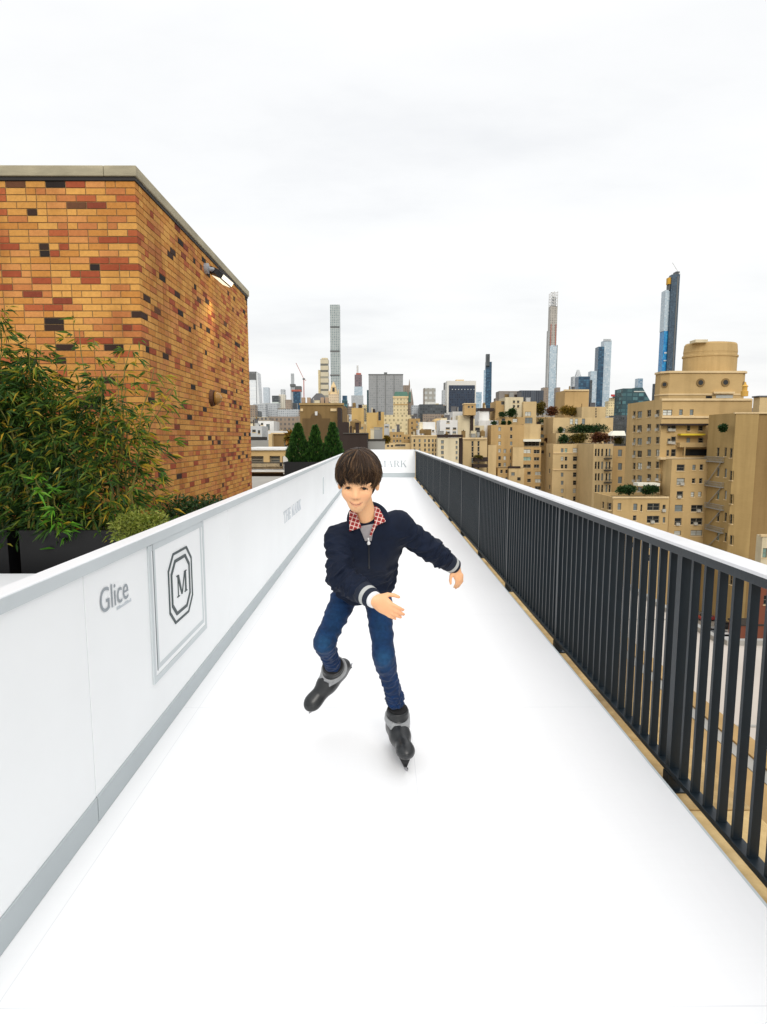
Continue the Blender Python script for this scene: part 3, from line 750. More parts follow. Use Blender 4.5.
TAN = [stone('tan_brick_wall', (188, 160, 112)), stone('warm_tan_wall', (186, 156, 108)), stone('sand_wall', (200, 176, 132)), stone('ochre_wall', (196, 166, 108))]
CREAM = stone('cream_wall', (212, 200, 170)); WHITEW = stone('white_wall', (214, 214, 212)); GREYW = stone('grey_wall', (150, 150, 146))
BROWNW = stone('brown_brick_wall', (132, 108, 70)); DBROWN = stone('dark_brown_wall', (58, 48, 44)); SLATEG = stone('slate_roof', (96, 96, 98)); PINKS = stone('stone_trim', (216, 192, 150))
GREENR = stone('green_copper_roof', (84, 118, 106)); DROOF = stone('dark_tar_roof', (62, 58, 54)); REDB = stone('red_brick_wall', (126, 74, 56)); LGREY = stone('light_grey_wall', (186, 188, 188))
G_DARK = glass('dark_window_glass', lin(30, 34, 36)); G_MID = glass('grey_window_glass', lin(112, 122, 124)); G_PALE = glass('pale_window_blind', lin(190, 192, 184)); G_GRN = glass('green_window_glass', lin(132, 160, 150))
FRAME = mk('window_frame_paint', lin(120, 114, 100), 0.6, 0.1, 4); DFRAME = mk('dark_frame_paint', lin(70, 66, 60), 0.6, 0.1, 4); ACM = mk('air_conditioner_grey', lin(176, 172, 160), 0.6, 0.15, 4)
AWN_Y = mk('yellow_awning', lin(216, 190, 50), 0.7, 0.05); AWN_W = mk('white_awning', lin(222, 220, 205), 0.7, 0.05); IRON = mk('pale_grey_iron', lin(150, 148, 140), 0.6, 0.1); DIRON = mk('dark_iron', lin(60, 56, 50), 0.6, 0.1)

def holed(mb, u0, u1, v0, v1, holes, mp, dep, m=0):
    """a wall in (u, v) with recessed rectangular openings; mp(u, v, d) gives the point d metres behind the face"""
    us = sorted({u0, u1} | {min(max(a, u0), u1) for h in holes for a in (h[0], h[1])}); vs = sorted({v0, v1} | {min(max(a, v0), v1) for h in holes for a in (h[2], h[3])})
    for a, b in zip(us[:-1], us[1:]):
        run = None
        for c, d in zip(vs[:-1], vs[1:]):
            x, y = (a + b) / 2, (c + d) / 2
            solid = not any(h[0] < x < h[1] and h[2] < y < h[3] for h in holes)
            if solid: run = (run[0] if run else c, d)
            if not solid and run: mb.face([mp(a, run[0], 0), mp(b, run[0], 0), mp(b, run[1], 0), mp(a, run[1], 0)], m); run = None
        if run: mb.face([mp(a, run[0], 0), mp(b, run[0], 0), mp(b, run[1], 0), mp(a, run[1], 0)], m)
    for a, b, c, d in holes:
        P = [(a, c), (b, c), (b, d), (a, d)]
        for i in range(4):
            p, r = P[i], P[(i + 1) % 4]
            mb.face([mp(*p, 0), mp(*p, dep), mp(*r, dep), mp(*r, 0)], m)

def window(parent, hole, mp, kind, dep=0.22):
    """one window set back in its opening: frame, sashes, glass, sill; 'a' adds the air conditioner under it"""
    a, b, c, d = hole; w, h = b - a, d - c
    mb = MB(); fr = min(0.12, w * 0.12)
    def slab(x0, x1, y0, y1, d0, d1, m):
        vs = [mp(x, y, z) for z in (d0, d1) for x, y in ((x0, y0), (x1, y0), (x1, y1), (x0, y1))]
        mb.add(vs, [(0, 1, 2, 3), (7, 6, 5, 4), (0, 4, 5, 1), (1, 5, 6, 2), (2, 6, 7, 3), (3, 7, 4, 0)], m)
    gm = {'d': 1, 'l': 2, 'g': 3, 'm': 4, 'a': 1}[kind[0]]
    slab(a - 0.02, b + 0.02, c - 0.02, d + 0.02, dep + 0.02, dep + 0.06, gm)
    slab(a, a + fr, c, d, dep - 0.06, dep + 0.015, 0); slab(b - fr, b, c, d, dep - 0.06, dep + 0.015, 0)
    slab(a + fr, b - fr, d - fr, d, dep - 0.06, dep + 0.015, 0); slab(a + fr, b - fr, c, c + fr, dep - 0.06, dep + 0.015, 0)
    n = max(1, round(w / 1.3))
    for i in range(1, n): x = a + w * i / n; slab(x - fr * .6, x + fr * .6, c + fr, d - fr, dep - 0.05, dep + 0.014, 0)
    slab(a + fr, b - fr, (c + d) / 2 - 0.04, (c + d) / 2 + 0.04, dep - 0.04, dep + 0.013, 0)
    slab(a - 0.12, b + 0.12, c - 0.16, c - 0.005, -0.12, dep, 5)
    o = mb.build('window', [FRAME, G_DARK, G_PALE, G_GRN, G_MID, PINKS], parent)
    if kind.endswith('a'):
        mb = MB(); x = (a + b) / 2 + RND.uniform(-.15, .15) * w
        slab(x - 0.42, x + 0.42, c - 0.05, c + 0.6, -0.45, dep - 0.07, 0); mb.build('air_conditioner', ACM, parent)
    return o

def block(root, part, x0, x1, yt, yb, Y, depth, mat, wins=(), side=(), roof=None, xs=None, dy=0.0, base=STREET, parapet=0.0, clut=0):
    """box with its front face at distance Y between columns x0, x1; side = windows on the flank turned to the rink axis"""
    ym = (yt + (yb or yt + 20)) / 2
    X0, X1 = at(x0, ym, Y).x, at(x1, ym, Y).x
    zt = at((x0 + x1) / 2, yt, Y).z; zb = at((x0 + x1) / 2, yb, Y).z if yb is not None else base
    if xs is not None:
        near = x0 if X0 > 0 else x1
        depth = Y * ((near - 381.2) / (xs - 381.2) - 1)
    mb = MB()
    fm = lambda u, v, d: (u, Y + d, v)
    hs = []
    for (cx, cy, w, h, k) in wins:
        w, h = min(w * 1.2, w + 1.0), min(h * 1.15, h + .9)
        p = at(cx, cy, Y); hw, hh = w * Y / F_ / 2, h * Y / F_ / 2
        hs.append(((p.x - hw, p.x + hw, p.z - hh, p.z + hh), k))
    holed(mb, X0, X1, zb, zt, [h for h, _ in hs], fm, 0.3)
    left = X0 > 0                                    # flank seen from the rink
    Xs, Xo = (X0, X1) if left else (X1, X0)
    sg = 1 if left else -1
    sm_ = lambda u, v, d: (Xs + sg * d, u, v)
    sh = []
    for (cx, cy, w, h, k) in side:
        w, h = w * 1.15, h * 1.12
        p = on_x(cx, cy, Xs); hw = w * p.y * p.y / (F_ * abs(Xs)) / 2 if w < 50 else w; hh = h * p.y / F_ / 2
        hw = min(hw, 1.7)
        sh.append(((p.y - hw, p.y + hw, p.z - hh, p.z + hh), k))
    if left: holed(mb, Y, Y + depth, zb, zt, [h for h, _ in sh], lambda u, v, d: sm_(2 * Y + depth - u, v, d) if False else sm_(u, v, d), 0.3)
    else: holed(mb, Y, Y + depth, zb, zt, [h for h, _ in sh], sm_, 0.3)
    mb.face([(Xo, Y, zb), (Xo, Y, zt), (Xo, Y + depth, zt), (Xo, Y + depth, zb)]); mb.face([(X1, Y + depth, zb), (X0, Y + depth, zb), (X0, Y + depth, zt), (X1, Y + depth, zt)])
    if parapet:
        t_ = 0.35
        mb.face([(X0, Y, zt - parapet), (X1, Y, zt - parapet), (X1, Y + depth, zt - parapet), (X0, Y + depth, zt - parapet)], 1)
        A = [(X0, Y), (X1, Y), (X1, Y + depth), (X0, Y + depth)]; B = [(X0 + t_, Y + t_), (X1 - t_, Y + t_), (X1 - t_, Y + depth - t_), (X0 + t_, Y + depth - t_)]
        for i in range(4):
            j = (i + 1) % 4
            mb.face([(*A[i], zt), (*A[j], zt), (*B[j], zt), (*B[i], zt)], 0); mb.face([(*B[i], zt - parapet), (*B[i], zt), (*B[j], zt), (*B[j], zt - parapet)], 0)
    else:
        mb.face([(X0, Y, zt), (X1, Y, zt), (X1, Y + depth, zt), (X0, Y + depth, zt)], 1)
    o = mb.build(part, [mat, roof or DROOF], root)
    if clut and STREET: clutter(root, (X0, X1, Y, Y + depth, zb, zt), clut, int(abs(x0 * 13 + yt * 7)))
    for h, k in hs: window(root, h, fm, k)
    for h, k in sh: window(root, h, sm_, k)
    return o, (X0, X1, Y, Y + depth, zb, zt)

def clutter(root, ext, n, seed, zmax=2.6):
    """tanks, bulkheads, vents and rails standing about on a flat roof"""
    X0, X1, Y0_, Y1_, zb, zt = ext; q_ = random.Random(seed)
    for k in range(n):
        x, y = q_.uniform(X0 + 1, X1 - 1), q_.uniform(Y0_ + 0.6, min(Y1_ - 1, Y0_ + 9)); w, d, h = q_.uniform(.5, 2.2), q_.uniform(.6, 2), q_.uniform(.5, zmax); m = q_.choice([GREYW, DBROWN, CREAM, SLATEG, LGREY, BROWNW])
        mb = MB()
        if q_.random() < .22:
            mb.lathe((x, y, zt - .02), [(w * .5, .8), (w * .5, .8 + h), (.05, 1.3 + h)], 10)
            for sx in (-1, 1):
                for sy in (-1, 1): mb.box(x + sx * w * .3 - .06, x + sx * w * .3 + .06, y + sy * w * .3 - .06, y + sy * w * .3 + .06, zt - .02, zt + .8)
            mb.build('roof_tank', BROWNW, root)
        elif q_.random() < .3: mb.tube([(x, y, zt - .02), (x, y, zt + h)], .18, 8); mb.build('vent_pipe', m, root)
        else: mb.box(x - w / 2, x + w / 2, y, y + d, zt - .02, zt + h); mb.box(x - w / 2 - .1, x + w / 2 + .1, y - .1, y + d + .1, zt + h + .001, zt + h + .12); mb.build('roof_unit', m, root)

def slab_px(root, part, x0, x1, yt, yb, Y, depth, mat, front=0.0):
    """ledge, awning or balcony slab whose face stands `front` metres before the plane Y"""
    Yf = Y - front; ym = (yt + yb) / 2
    p, r = at(x0, ym, Yf), at(x1, ym, Yf)
    mb = MB(); mb.box(p.x, r.x, Yf, Y + depth, at(x0, yb, Yf).z, at(x0, yt, Yf).z)
    return mb.build(part, mat, root)
def root_at(name, label, x, Y, cat='building', group=None, base=STREET):
    return empty(name, (at(x, 430, Y).x, Y, base), label, cat, group)
def frustum(root, part, x0, x1, yt, yb, Y, depth, mat, inl=0, inr=0, ind=None, smooth=False):
    """tapering block: inl / inr = pixels the top is drawn in at its left and right"""
    zb, zt = (at(x0, yb, Y).z if yb is not None else STREET), at(x0, yt, Y).z
    a, b = at(x0, 430, Y).x, at(x1, 430, Y).x; s = Y / F_
    ind = (inl + inr) / 2 * s if ind is None else ind
    mb = MB(); mb.prism([(a, Y), (b, Y), (b, Y + depth), (a, Y + depth)], zb, zt, 0, top=[(a + inl * s, Y + ind), (b - inr * s, Y + ind), (b - inr * s, Y + depth - ind), (a + inl * s, Y + depth - ind)])
    return mb.build(part, mat, root)
def grid(xs, ys, w, h, kinds='d', skip=0.0, seed=1):
    q = random.Random(seed); return [(x, y, w, h, q.choice(kinds)) for y in ys for x in xs if q.random() >= skip]
def mixk(s): return s

# ------------------------------------------------------------------ A: the big tan apartment block at the right
YA = 148.0
A = root_at('apartment_building', 'big tan apartment building with an octagonal penthouse and round drum on top at the right', 690, YA)
rows = [413.4, 427.4, 440.3, 452.8, 464.9, 477.4, 489]
q = random.Random(2)
K = ['d', 'm', 'da', 'l', 'ma', 'd', 'da']
ws = [(673.5, y, 4.0, 6.4, q.choice(K)) for y in rows[1:]] + [(667.5, 412.6, 8.5, 5.0, 'l'), (681, 412.3, 3, 5, 'm'), (691.7, 412.3, 3, 5, 'm'), (704, 412.3, 8.0, 5, 'l'), (722, 412, 5, 5, 'l')]
sd = [(x, y + 1.2 * (1 if x < 640 else 0), w, 6.0, q.choice(K)) for y in rows for x, w in ((634.2, 2.2), (639.5, 4.0), (649, 3.4), (657.5, 3.2))]
block(A, 'wall', 662, 752, 399, None, YA, 0, TAN[0], [w for w in ws if w[0] < 700], sd, xs=627.5, parapet=1.0)
slab_px(A, 'cornice', 662, 752, 398.4, 400.6, YA, 0, PINKS, 0.35)
slab_px(A, 'ledge', 662.3, 752, 416, 418, YA, 0, PINKS, 0.3)
# deep terrace bay: posts, slabs, balcony and awning before a recessed front
slab_px(A, 'canopy', 663, 710, 423.6, 425.4, YA, 0, DBROWN, 1.6)
for (x, y, w, h, k) in [(669, 428.5, 3, 5, 'da'), (688.5, 428.3, 3, 5, 'd'), (700.5, 428.3, 4, 5, 'd'), (669, 441, 3, 5, 'da'), (688.2, 440.6, 3.4, 5.6, 'm'), (700.5, 440.6, 4.6, 5.4, 'd'), (667.7, 453, 2.2, 6, 'd')]:
    p = at(x, y, YA - 0.02); hw, hh = w * YA / F_ / 2, h * YA / F_ / 2
    window(A, (p.x - hw, p.x + hw, p.z - hh, p.z + hh), lambda u, v, d: (u, YA - 0.02 - 0.24 + d, v), k, 0.2)
slab_px(A, 'balcony', 680, 711, 442.6, 447.2, YA, 0, TAN[0], 1.8)
slab_px(A, 'awning', 681, 705.5, 433.6, 435.4, YA, 0, AWN_Y, 1.7)
slab_px(A, 'balcony_opening', 683, 711, 449.2, 455.6, YA, 0.0, G_DARK, 0.12)
slab_px(A, 'ledge', 660.5, 711, 457.4, 459.6, YA, 0, PINKS, 1.9)
mb = MB()
for x in (684.5, 711): p = at(x, 452, YA - 1.7); mb.box(p.x - .15, p.x + .15, YA - 1.8, YA - 1.5, at(x, 457.4, YA - 1.7).z, at(x, 447.2, YA - 1.7).z)
mb.build('column', TAN[0], A)
# lower front block
YA2 = 143.0
lw = [(680.7, 467.7, 7, 5.6, 'd'), (694, 467.4, 2.8, 4.6, 'm'), (701.5, 467.2, 2.8, 5, 'd'), (680.7, 481.6, 7, 6, 'la'), (693.6, 480.8, 2.8, 4.2, 'd'), (700.8, 480.8, 2.8, 4.6, 'd'), (679.8, 494.6, 5.4, 6, 'da'), (692.6, 494.4, 3, 4.4, 'l'), (699.8, 494.2, 3, 4.4, 'l'),
      (678.7, 508.2, 7, 6, 'm'), (697, 508.4, 11, 6, 'da'), (678, 521.6, 6, 6.4, 'a'), (696.5, 521.4, 11, 6, 'da'), (677.5, 533, 6, 4, 'l'), (696.5, 533, 11, 5, 'l'), (677, 546, 6, 5, 'd'), (696, 546, 10, 5, 'd'), (676, 559, 6, 5, 'm'), (696, 559, 10, 5, 'd'), (676, 572, 6, 5, 'd'), (695, 572, 10, 5, 'm')]
block(A, 'wall', 671.5, 740, 459.2, None, YA2, 0, TAN[0], [w for w in lw], [], xs=661.5)
# low wing with a planted terrace
YA3 = 141.5
wl_ = [(635.3, 507, 3.4, 6, 'm'), (641.4, 508, 1.4, 6, 'd'), (653.4, 506.8, 11.5, 6.4, 'd'), (664, 508.2, 2.6, 6, 'da'), (619.4, 506.5, 3, 6, 'm'), (610, 506.5, 2.4, 6, 'd'), (634.6, 518, 3, 4.6, 'd'), (653, 519.4, 11.5, 6.4, 'da'), (664, 520, 2, 5, 'm'), (634, 531, 3, 5, 'd'), (652, 532, 11, 6, 'd'), (618, 519, 3, 5, 'd'), (618, 532, 3, 5, 'm'),
       (634, 545, 3, 5, 'd'), (651, 545, 11, 6, 'm'), (651, 558, 11, 6, 'd'), (634, 558, 3, 5, 'd')]
block(A, 'wall', 613, 669, 497.2, None, YA3, 4.5, TAN[0], wl_, [(603, 505, 1.6, 6, 'd'), (608, 506, 1.6, 6, 'm')], xs=593.5, parapet=0.9)
slab_px(A, 'ledge', 612.6, 669, 496.6, 498.4, YA3, 0, PINKS, 0.25)
slab_px(A, 'awning', 638, 660, 483.2, 486.0, YA, 0, AWN_W, 2.8)
# penthouse octagon and drum
YP_ = 158.0
def oct_px(x0, x1, cham, yt, yb, part, mat, grow=0.0):
    a, b = at(x0, 400, YP_).x - grow, at(x1, 400, YP_).x + grow; c = cham * YP_ / F_; D = 2 * c + 3.0
    y0, y1 = YP_ - c - grow, YP_ - c + D
    poly = [(a + c, y0), (b - c, y0), (b, y0 + c), (b, y1 - c), (b - c, y1), (a + c, y1), (a, y1 - c), (a, y0 + c)]
    mb = MB(); mb.prism(poly, at(x0, yb, YP_).z, at(x0, yt, YP_).z); return mb.build(part, mat, A), (a, b, c, y0)
_, (oa, ob, oc, oy) = oct_px(659.5, 743.5, 6, 373, 402, 'penthouse', TAN[0])
oct_px(659.5, 743.5, 6, 371.6, 373.6, 'cornice', PINKS, 0.3)
oct_px(659.5, 743.5, 6, 394, 395.4, 'ledge', PINKS, 0.15)
for px, py in ((700.4, 382.6), (725.3, 382.4)):
    p = at(px, py, oy); mb = MB()
    mb.tube([(p.x, oy + 0.1, p.z), (p.x, oy - 0.18, p.z)], [1.05, 1.05], 18, 0); mb.tube([(p.x, oy - 0.181, p.z), (p.x, oy - 0.2, p.z)], [0.62, 0.62], 16, 1)
    mb.build('round_window', [BROWNW, G_DARK], A)
for sgn, px in ((-1, 663), (1, 741.5)):
    p = at(px, 384.5, oy + oc / 2); mb = MB(); n = Vector((sgn, -1, 0)).normalized(); c0 = Vector((oa + oc / 2 if sgn < 0 else ob - oc / 2, oy + oc / 2, p.z))
    mb.tube([c0 - n * .1, c0 + n * 0.18], [.8, .8], 14, 0); mb.tube([c0 + n * .181, c0 + n * .2], [0.5, 0.5], 14, 1); mb.build('round_window', [BROWNW, G_DARK], A)
slab_px(A, 'awning', 714, 735, 391.6, 393.6, oy, 0, PINKS, 0.8)
slab_px(A, 'window', 706, 712, 395.8, 398.5, oy, 0, G_DARK, 0.06); slab_px(A, 'window', 716, 733, 394.4, 398, oy, 0, G_PALE, 0.06)
cx_, rr_ = at(709.8, 360, YP_ + 8).x, 25.2 * (YP_ + 8) / F_
zd = lambda y: at(710, y, YP_ + 8 - rr_ * .55).z
z0 = zd(372.5)
prof = [(rr_, 0), (rr_, zd(356.5) - z0), (rr_ * 1.035, zd(356) - z0), (rr_ * 1.035, zd(354.2) - z0), (rr_ * .99, zd(353.6) - z0), (rr_ * .99, zd(351.8) - z0), (rr_ * 1.0, zd(351) - z0), (rr_ * .97, zd(343.4) - z0), (rr_ * .93, zd(341.8) - z0), (rr_ * .80, zd(341.3) - z0)]
mb = MB(); mb.lathe((cx_, YP_ + 8, z0), prof, 40, 0, 0.72); mb.build('drum', TAN[0], A)
p = at(692, 342, YP_ + 8); mb = MB(); mb.box(p.x - 1.6, p.x + 1.6, YP_ + 3, YP_ + 6, zd(343), zd(340.2)); mb.build('drum_vent', CREAM, A)
p = at(746.3, 396, YA - 0.2); mb = MB(); mb.lathe((p.x, YA + 0.6, p.z), [(0.8, 0), (0.8, 1.2), (0.55, 1.3), (0.55, 2.2), (0.75, 2.3), (0.3, 2.8), (0.16, 3.4)], 12); mb.build('finial', stone('gold_stone', (206, 164, 84)), A)
# fire escape wing with the blank wall
YC2 = 133.0
B_ = root_at('apartment_building', 'blank tan party wall with a grey fire escape on its flank at the right edge', 745, YC2)
sd = [(718, y, 2.2, 8, k) for y, k in ((452, 'd'), (472, 'm'), (495, 'g'), (517, 'd'), (536, 'g'))] + [(725.5, y, 2.0, 8, k) for y, k in ((452, 'd'), (473, 'm'), (495, 'l'), (517, 'd'), (537, 'd'))] + [(731, y, 2.2, 8.5, 'd') for y in (453, 475.5, 499, 519, 540, 560, 580)]
OLIVE = stone('olive_tan_wall', (168, 142, 94)); block(B_, 'wall', 735.5, 758.5, 413, None, YC2, 0, OLIVE, [], sd, xs=708.5, parapet=0.5)
block(B_, 'wall', 758.52, 830, 413.2, None, YC2 + 0.3, 14, stone('dark_olive_wall', (146, 120, 78)), [], [])
slab_px(B_, 'coping', 735, 830, 412.2, 413.6, YC2, 0.4, PINKS, 0.15)
Xf = at(735.5, 470, YC2).x
def esc(y, y2, xa, xb):
    a, b = on_x(xa, y, Xf), on_x(xb, y, Xf); z = a.z; e = MB(); wd = 1.3
    ya, yb = min(a.y, b.y), max(a.y, b.y); X0 = Xf - wd
    e.box(X0, Xf - 0.01, ya, yb, z - 0.12, z)
    for k in range(15): yy = ya + (yb - ya) * k / 14; e.box(X0, X0 + 0.07, yy - .035, yy + .035, z, z + 1.05)
    for k in range(4): xx = X0 + wd * k / 4; e.box(xx, xx + .05, ya, ya + .05, z, z + 1.05)
    e.box(X0, X0 + .09, ya, yb, z + 1.0, z + 1.1); e.box(X0, X0 + .06, ya, yb, z + .5, z + .56); e.box(X0 - .02, X0, ya, yb, z - .16, z + .06); e.box(X0, Xf - .01, ya - .01, ya + .05, z + 1.0, z + 1.08)
    z2 = on_x(xa, y2, Xf).z
    for off in (0.25, 0.75): e.bar((X0 + off, ya + 0.6, z), (X0 + off, yb - 0.8, z2), 0.08, 0.16)
    for k in range(12): f = k / 12; e.box(X0 + .25, X0 + .75, ya + .6 + (yb - ya - 1.4) * f - .1, ya + .6 + (yb - ya - 1.4) * f + .1, z + (z2 - z) * f, z + (z2 - z) * f + 0.04)
    e.build('fire_escape', IRON, B_)
for y, y2 in ((460.8, 484), (485, 505), (506.5, 527), (528.3, 548), (549, 570)): esc(y, y2, 710, 727.5)
# pale penthouse box above
Bx = root_at('stair_bulkhead', 'cream rooftop box standing on the tan party wall at the right edge', 762, 140)
block(Bx, 'wall', 759.4, 800, 397, 414, 139, 0, TAN[2], [], [], xs=753)
slab_px(Bx, 'roof', 758.8, 801, 395.6, 397.0, 139, 2.4, SLATEG, 0.2)
# white low building and red brick below it
YD = 118.0
Dd = root_at('rowhouse', 'white painted rowhouse with green windows at the right edge below the tan wall', 765, YD)
block(Dd, 'wall', 761.5, 800, 536, 566, YD, 1.9, CREAM, [(765, 553, 4, 9, 'g'), (775, 553, 5, 9, 'g')], [], parapet=0.6)
slab_px(Dd, 'cornice', 761, 800, 534.6, 536.8, YD, 0.3, PINKS, 0.25)
block(Dd, 'wall', 761.5, 800, 566.05, None, YD - 0.01, 1.9, REDB, [(766, 580, 4, 9, 'g'), (766, 600, 4, 9, 'd'), (775, 580, 4, 9, 'g')], [])

# ------------------------------------------------------------------ B: tan blocks with terraces in the middle right
YB = 222.0
Bb = root_at('apartment_building', 'tan terraced apartment building with planted roof terraces left of the big drum topped block', 575, YB)
q = random.Random(8)
wb = []
for i, y in enumerate([450.4, 458.7, 466.5, 474.7, 482.8, 490.8, 498.6, 506.8, 515]):
    wb += [(577.2, y, 7.6, 4.0, 'l' if i in (0, 5) else q.choice('ddm')), (590, y, 7, 4.0, q.choice('mddl')), (562.2, y, 2.2, 3.6, q.choice('dml'))]
    if i < 3: wb.append((566, y, 2.2, 3.6, q.choice('dg')))
block(Bb, 'wall', 553, 594.5, 444, None, YB, 0, TAN[2], wb, [(549.5, y, 1.2, 4, 'm') for y in (455, 471, 487)], xs=545.8, parapet=1.0)
for y in (452.6, 469.4): slab_px(Bb, 'ledge', 553.3, 594, y, y + 0.9, YB, 0, PINKS, 0.3)
block(Bb, 'penthouse', 556, 604, 433.2, 446, YB + 8, 12, TAN[2], [(571, 440, 8, 5, 'l'), (596, 440, 6, 5, 'd')], [])
block(Bb, 'penthouse', 553, 613, 417.6, 434.5, YB + 16, 14, TAN[2], [(571.5, 421.5, 2.6, 5, 'l'), (576.5, 421.5, 2.6, 5, 'l'), (583.5, 421.5, 2.6, 5, 'm'), (563, 430.5, 4, 4, 'l')], [])
block(Bb, 'penthouse', 581.5, 605.6, 406.8, 424, YB + 22, 14, TAN[2], [(596, y, 1.0, 1.5, 'd') for y in (409, 411.6, 414.2, 416.8, 419.4)], [], clut=3)
block(Bb, 'tank_house', 564.5, 588.6, 390.2, 420, YB + 40, 14, TAN[1], [], [], clut=3)
slab_px(Bb, 'cornice', 564, 589, 389.4, 391.0, YB + 40, 0, PINKS, 0.4)
YB2 = 205.0
Bc = root_at('apartment_building', 'narrow tan building with dark iron balconies beside the big drum topped block', 603, YB2)
wc = [(x, y, 1.5, 6.5, q.choice('mdd')) for y in (452.5, 465.3, 477, 488.5) for x in (595.8, 598.7, 602.2, 606.5, 609.6)]
block(Bc, 'wall', 593.5, 613, 443.8, None, YB2, 24, TAN[2], wc, [])
for y in (458.5, 470.4, 482.6):
    slab_px(Bc, 'balcony', 605, 612, y - 0.3, y + 0.7, YB2, 0, DIRON, 1.2)
    mb = MB(); a, b = at(605, y, YB2 - 1.2), at(612, y, YB2 - 1.2)
    for k in range(10): x = a.x + (b.x - a.x) * k / 9; mb.box(x - .03, x + .03, YB2 - 1.2, YB2 - 1.12, a.z, a.z + 1.0)
    mb.box(a.x, b.x, YB2 - 1.2, YB2 - 1.1, a.z + 1.0, a.z + 1.07); mb.build('balcony_railing', DIRON, Bc)
block(Bc, 'wall', 613.05, 632, 446, None, YB2 + 4, 18, TAN[1], [(620, y, 3.4, 6, 'm') for y in (453, 466.5, 480, 493)], [])
tent = empty('awning', (at(617, 434, YB2).x, YB2, at(617, 436.5, YB2 + 3).z), 'white tent awning on the planted roof terrace beside the big tan block', 'awning')
mb = MB(); a, b = at(610.5, 436, YB2 + 3), at(626, 436, YB2 + 3); zt = at(617, 430.8, YB2 + 3).z; zb_ = at(617, 435.6, YB2 + 3).z
mb.prism([(a.x, YB2 + 3), (b.x, YB2 + 3), (b.x, YB2 + 8), (a.x, YB2 + 8)], zb_, zt, 0, top=[(a.x + 1.6, YB2 + 4.5), (b.x, YB2 + 4.5), (b.x, YB2 + 6.5), (a.x + 1.6, YB2 + 6.5)])
mb.build('canopy', AWN_W, tent)
mb = MB(); zz0 = at(617, 443.8, YB2).z
for x in (a.x + .2, b.x - .2):
    for y in (YB2 + 3.2, YB2 + 7.8): mb.box(x - .05, x + .05, y - .05, y + .05, zz0, zb_)
mb.build('pole', IRON, tent)

# ------------------------------------------------------------------ D: tan terraced block at 487-550
YDd = 232.0
Db = root_at('apartment_building', 'tan stepped apartment building with a white awning rising behind the middle of the railing', 520, YDd)
q = random.Random(5)
wd_ = [(x, y, w, 3.2, q.choice(k)) for y in (429, 436.6, 443.4, 450.7, 458, 464.8, 472) for x, w, k in ((499.6, 2.2, 'dml'), (511.2, 1.9, 'ddm'))] + [(504.8, y, 2.2, 3.4, 'l') for y in (451, 458, 464.6)]
block(Db, 'wall', 491, 524, 425, None, YDd, 0, TAN[1], wd_, [(486.5, y, 1.5, 3.5, 'm') for y in (430, 437, 444, 451)], xs=484.2, parapet=0.8)
block(Db, 'wall', 488.2, 496.4, 445, None, YDd - 5, 5, TAN[2], [], [])
block(Db, 'wall', 497.5, 508.5, 468, None, YDd - 4, 4, TAN[1], [(501.5, 471.4, 2, 3, 'd'), (506.6, 471.4, 2, 3, 'd'), (501.5, 479, 2, 3, 'd'), (506.6, 479, 2, 3, 'm')], [])
block(Db, 'wall', 508.6, 524, 468.2, None, YDd - 6, 6, TAN[2], [(513, 474, 3, 3, 'm'), (519, 479, 3, 3, 'd')], [])
slab_px(Db, 'terrace_rail', 508, 520.5, 466.2, 468.4, YDd - 6, 0.2, DBROWN, 0.1)
block(Db, 'wall', 512.6, 523.5, 447.2, 469, YDd - 3, 3, TAN[2], [], [])
wr = [(527, 451.2, 6.6, 3.4, 'l'), (536.7, 451.6, 5, 3.2, 'd'), (527, 458.8, 7, 3.2, 'g'), (536.6, 459, 4.4, 3, 'd'), (527, 466.2, 6.6, 3, 'd'), (536.6, 466.2, 4.4, 3, 'd'), (529, 473.2, 3, 2.8, 'd'), (538, 473.4, 5, 3, 'l'), (529, 480.5, 3, 3, 'd'), (538, 480.8, 5, 3.2, 'l'), (529, 488, 3, 3, 'd'), (538, 488, 5, 3, 'd')]
block(Db, 'wall', 521, 541, 447, None, YDd - 2, 6, TAN[1], wr, [])
block(Db, 'wall', 523.6, 540.5, 424.2, 448, YDd + 2, 8, TAN[2], [(532, 443.6, 14, 4.2, 'd')], [])
slab_px(Db, 'awning', 523.4, 541, 439.2, 441.6, YDd + 2, 0, AWN_W, 2.4)
block(Db, 'wall', 499.5, 525, 417, 426, YDd + 6, 12, TAN[1], [(503.5, 420.4, 3, 3.4, 'd'), (515, 420.4, 4, 3, 'l')], [])
block(Db, 'wall', 523.2, 536.2, 401.6, 425.5, YDd + 8, 14, TAN[2], [(528, 413.8, 5, 3.5, 'l'), (528, 420.5, 8, 5, 'm')], [], clut=3)
block(Db, 'penthouse', 505.2, 523.1, 397.2, 418, YDd + 10, 14, CREAM, [(514, 401.8, 2, 2.2, 'd'), (518.2, 401.8, 2, 2.2, 'd'), (514, 406.4, 2, 2.2, 'd'), (518.2, 406.4, 2, 2.2, 'd')], [], clut=4)
block(Db, 'penthouse', 495.5, 505.1, 401, 426, YDd + 12, 12, TAN[1], [(503, 403, 3, 3, 'd')], [])
De = root_at('apartment_building', 'tan building set back between the two terraced blocks with a planted roof', 545, 262)
block(De, 'wall', 536.4, 556, 424.8, None, 262, 20, TAN[1], [(542, y, 3.4, 3, k) for y, k in ((429, 'd'), (436, 'm'), (444, 'd'), (452, 'd'))] + [(549.5, y, 3.4, 3, k) for y, k in ((429, 'd'), (436, 'm'))], [], clut=5)
block(De, 'penthouse', 536.5, 581, 417.2, 426, 268, 20, TAN[0], [(541, 421, 2, 3, 'd')], [])

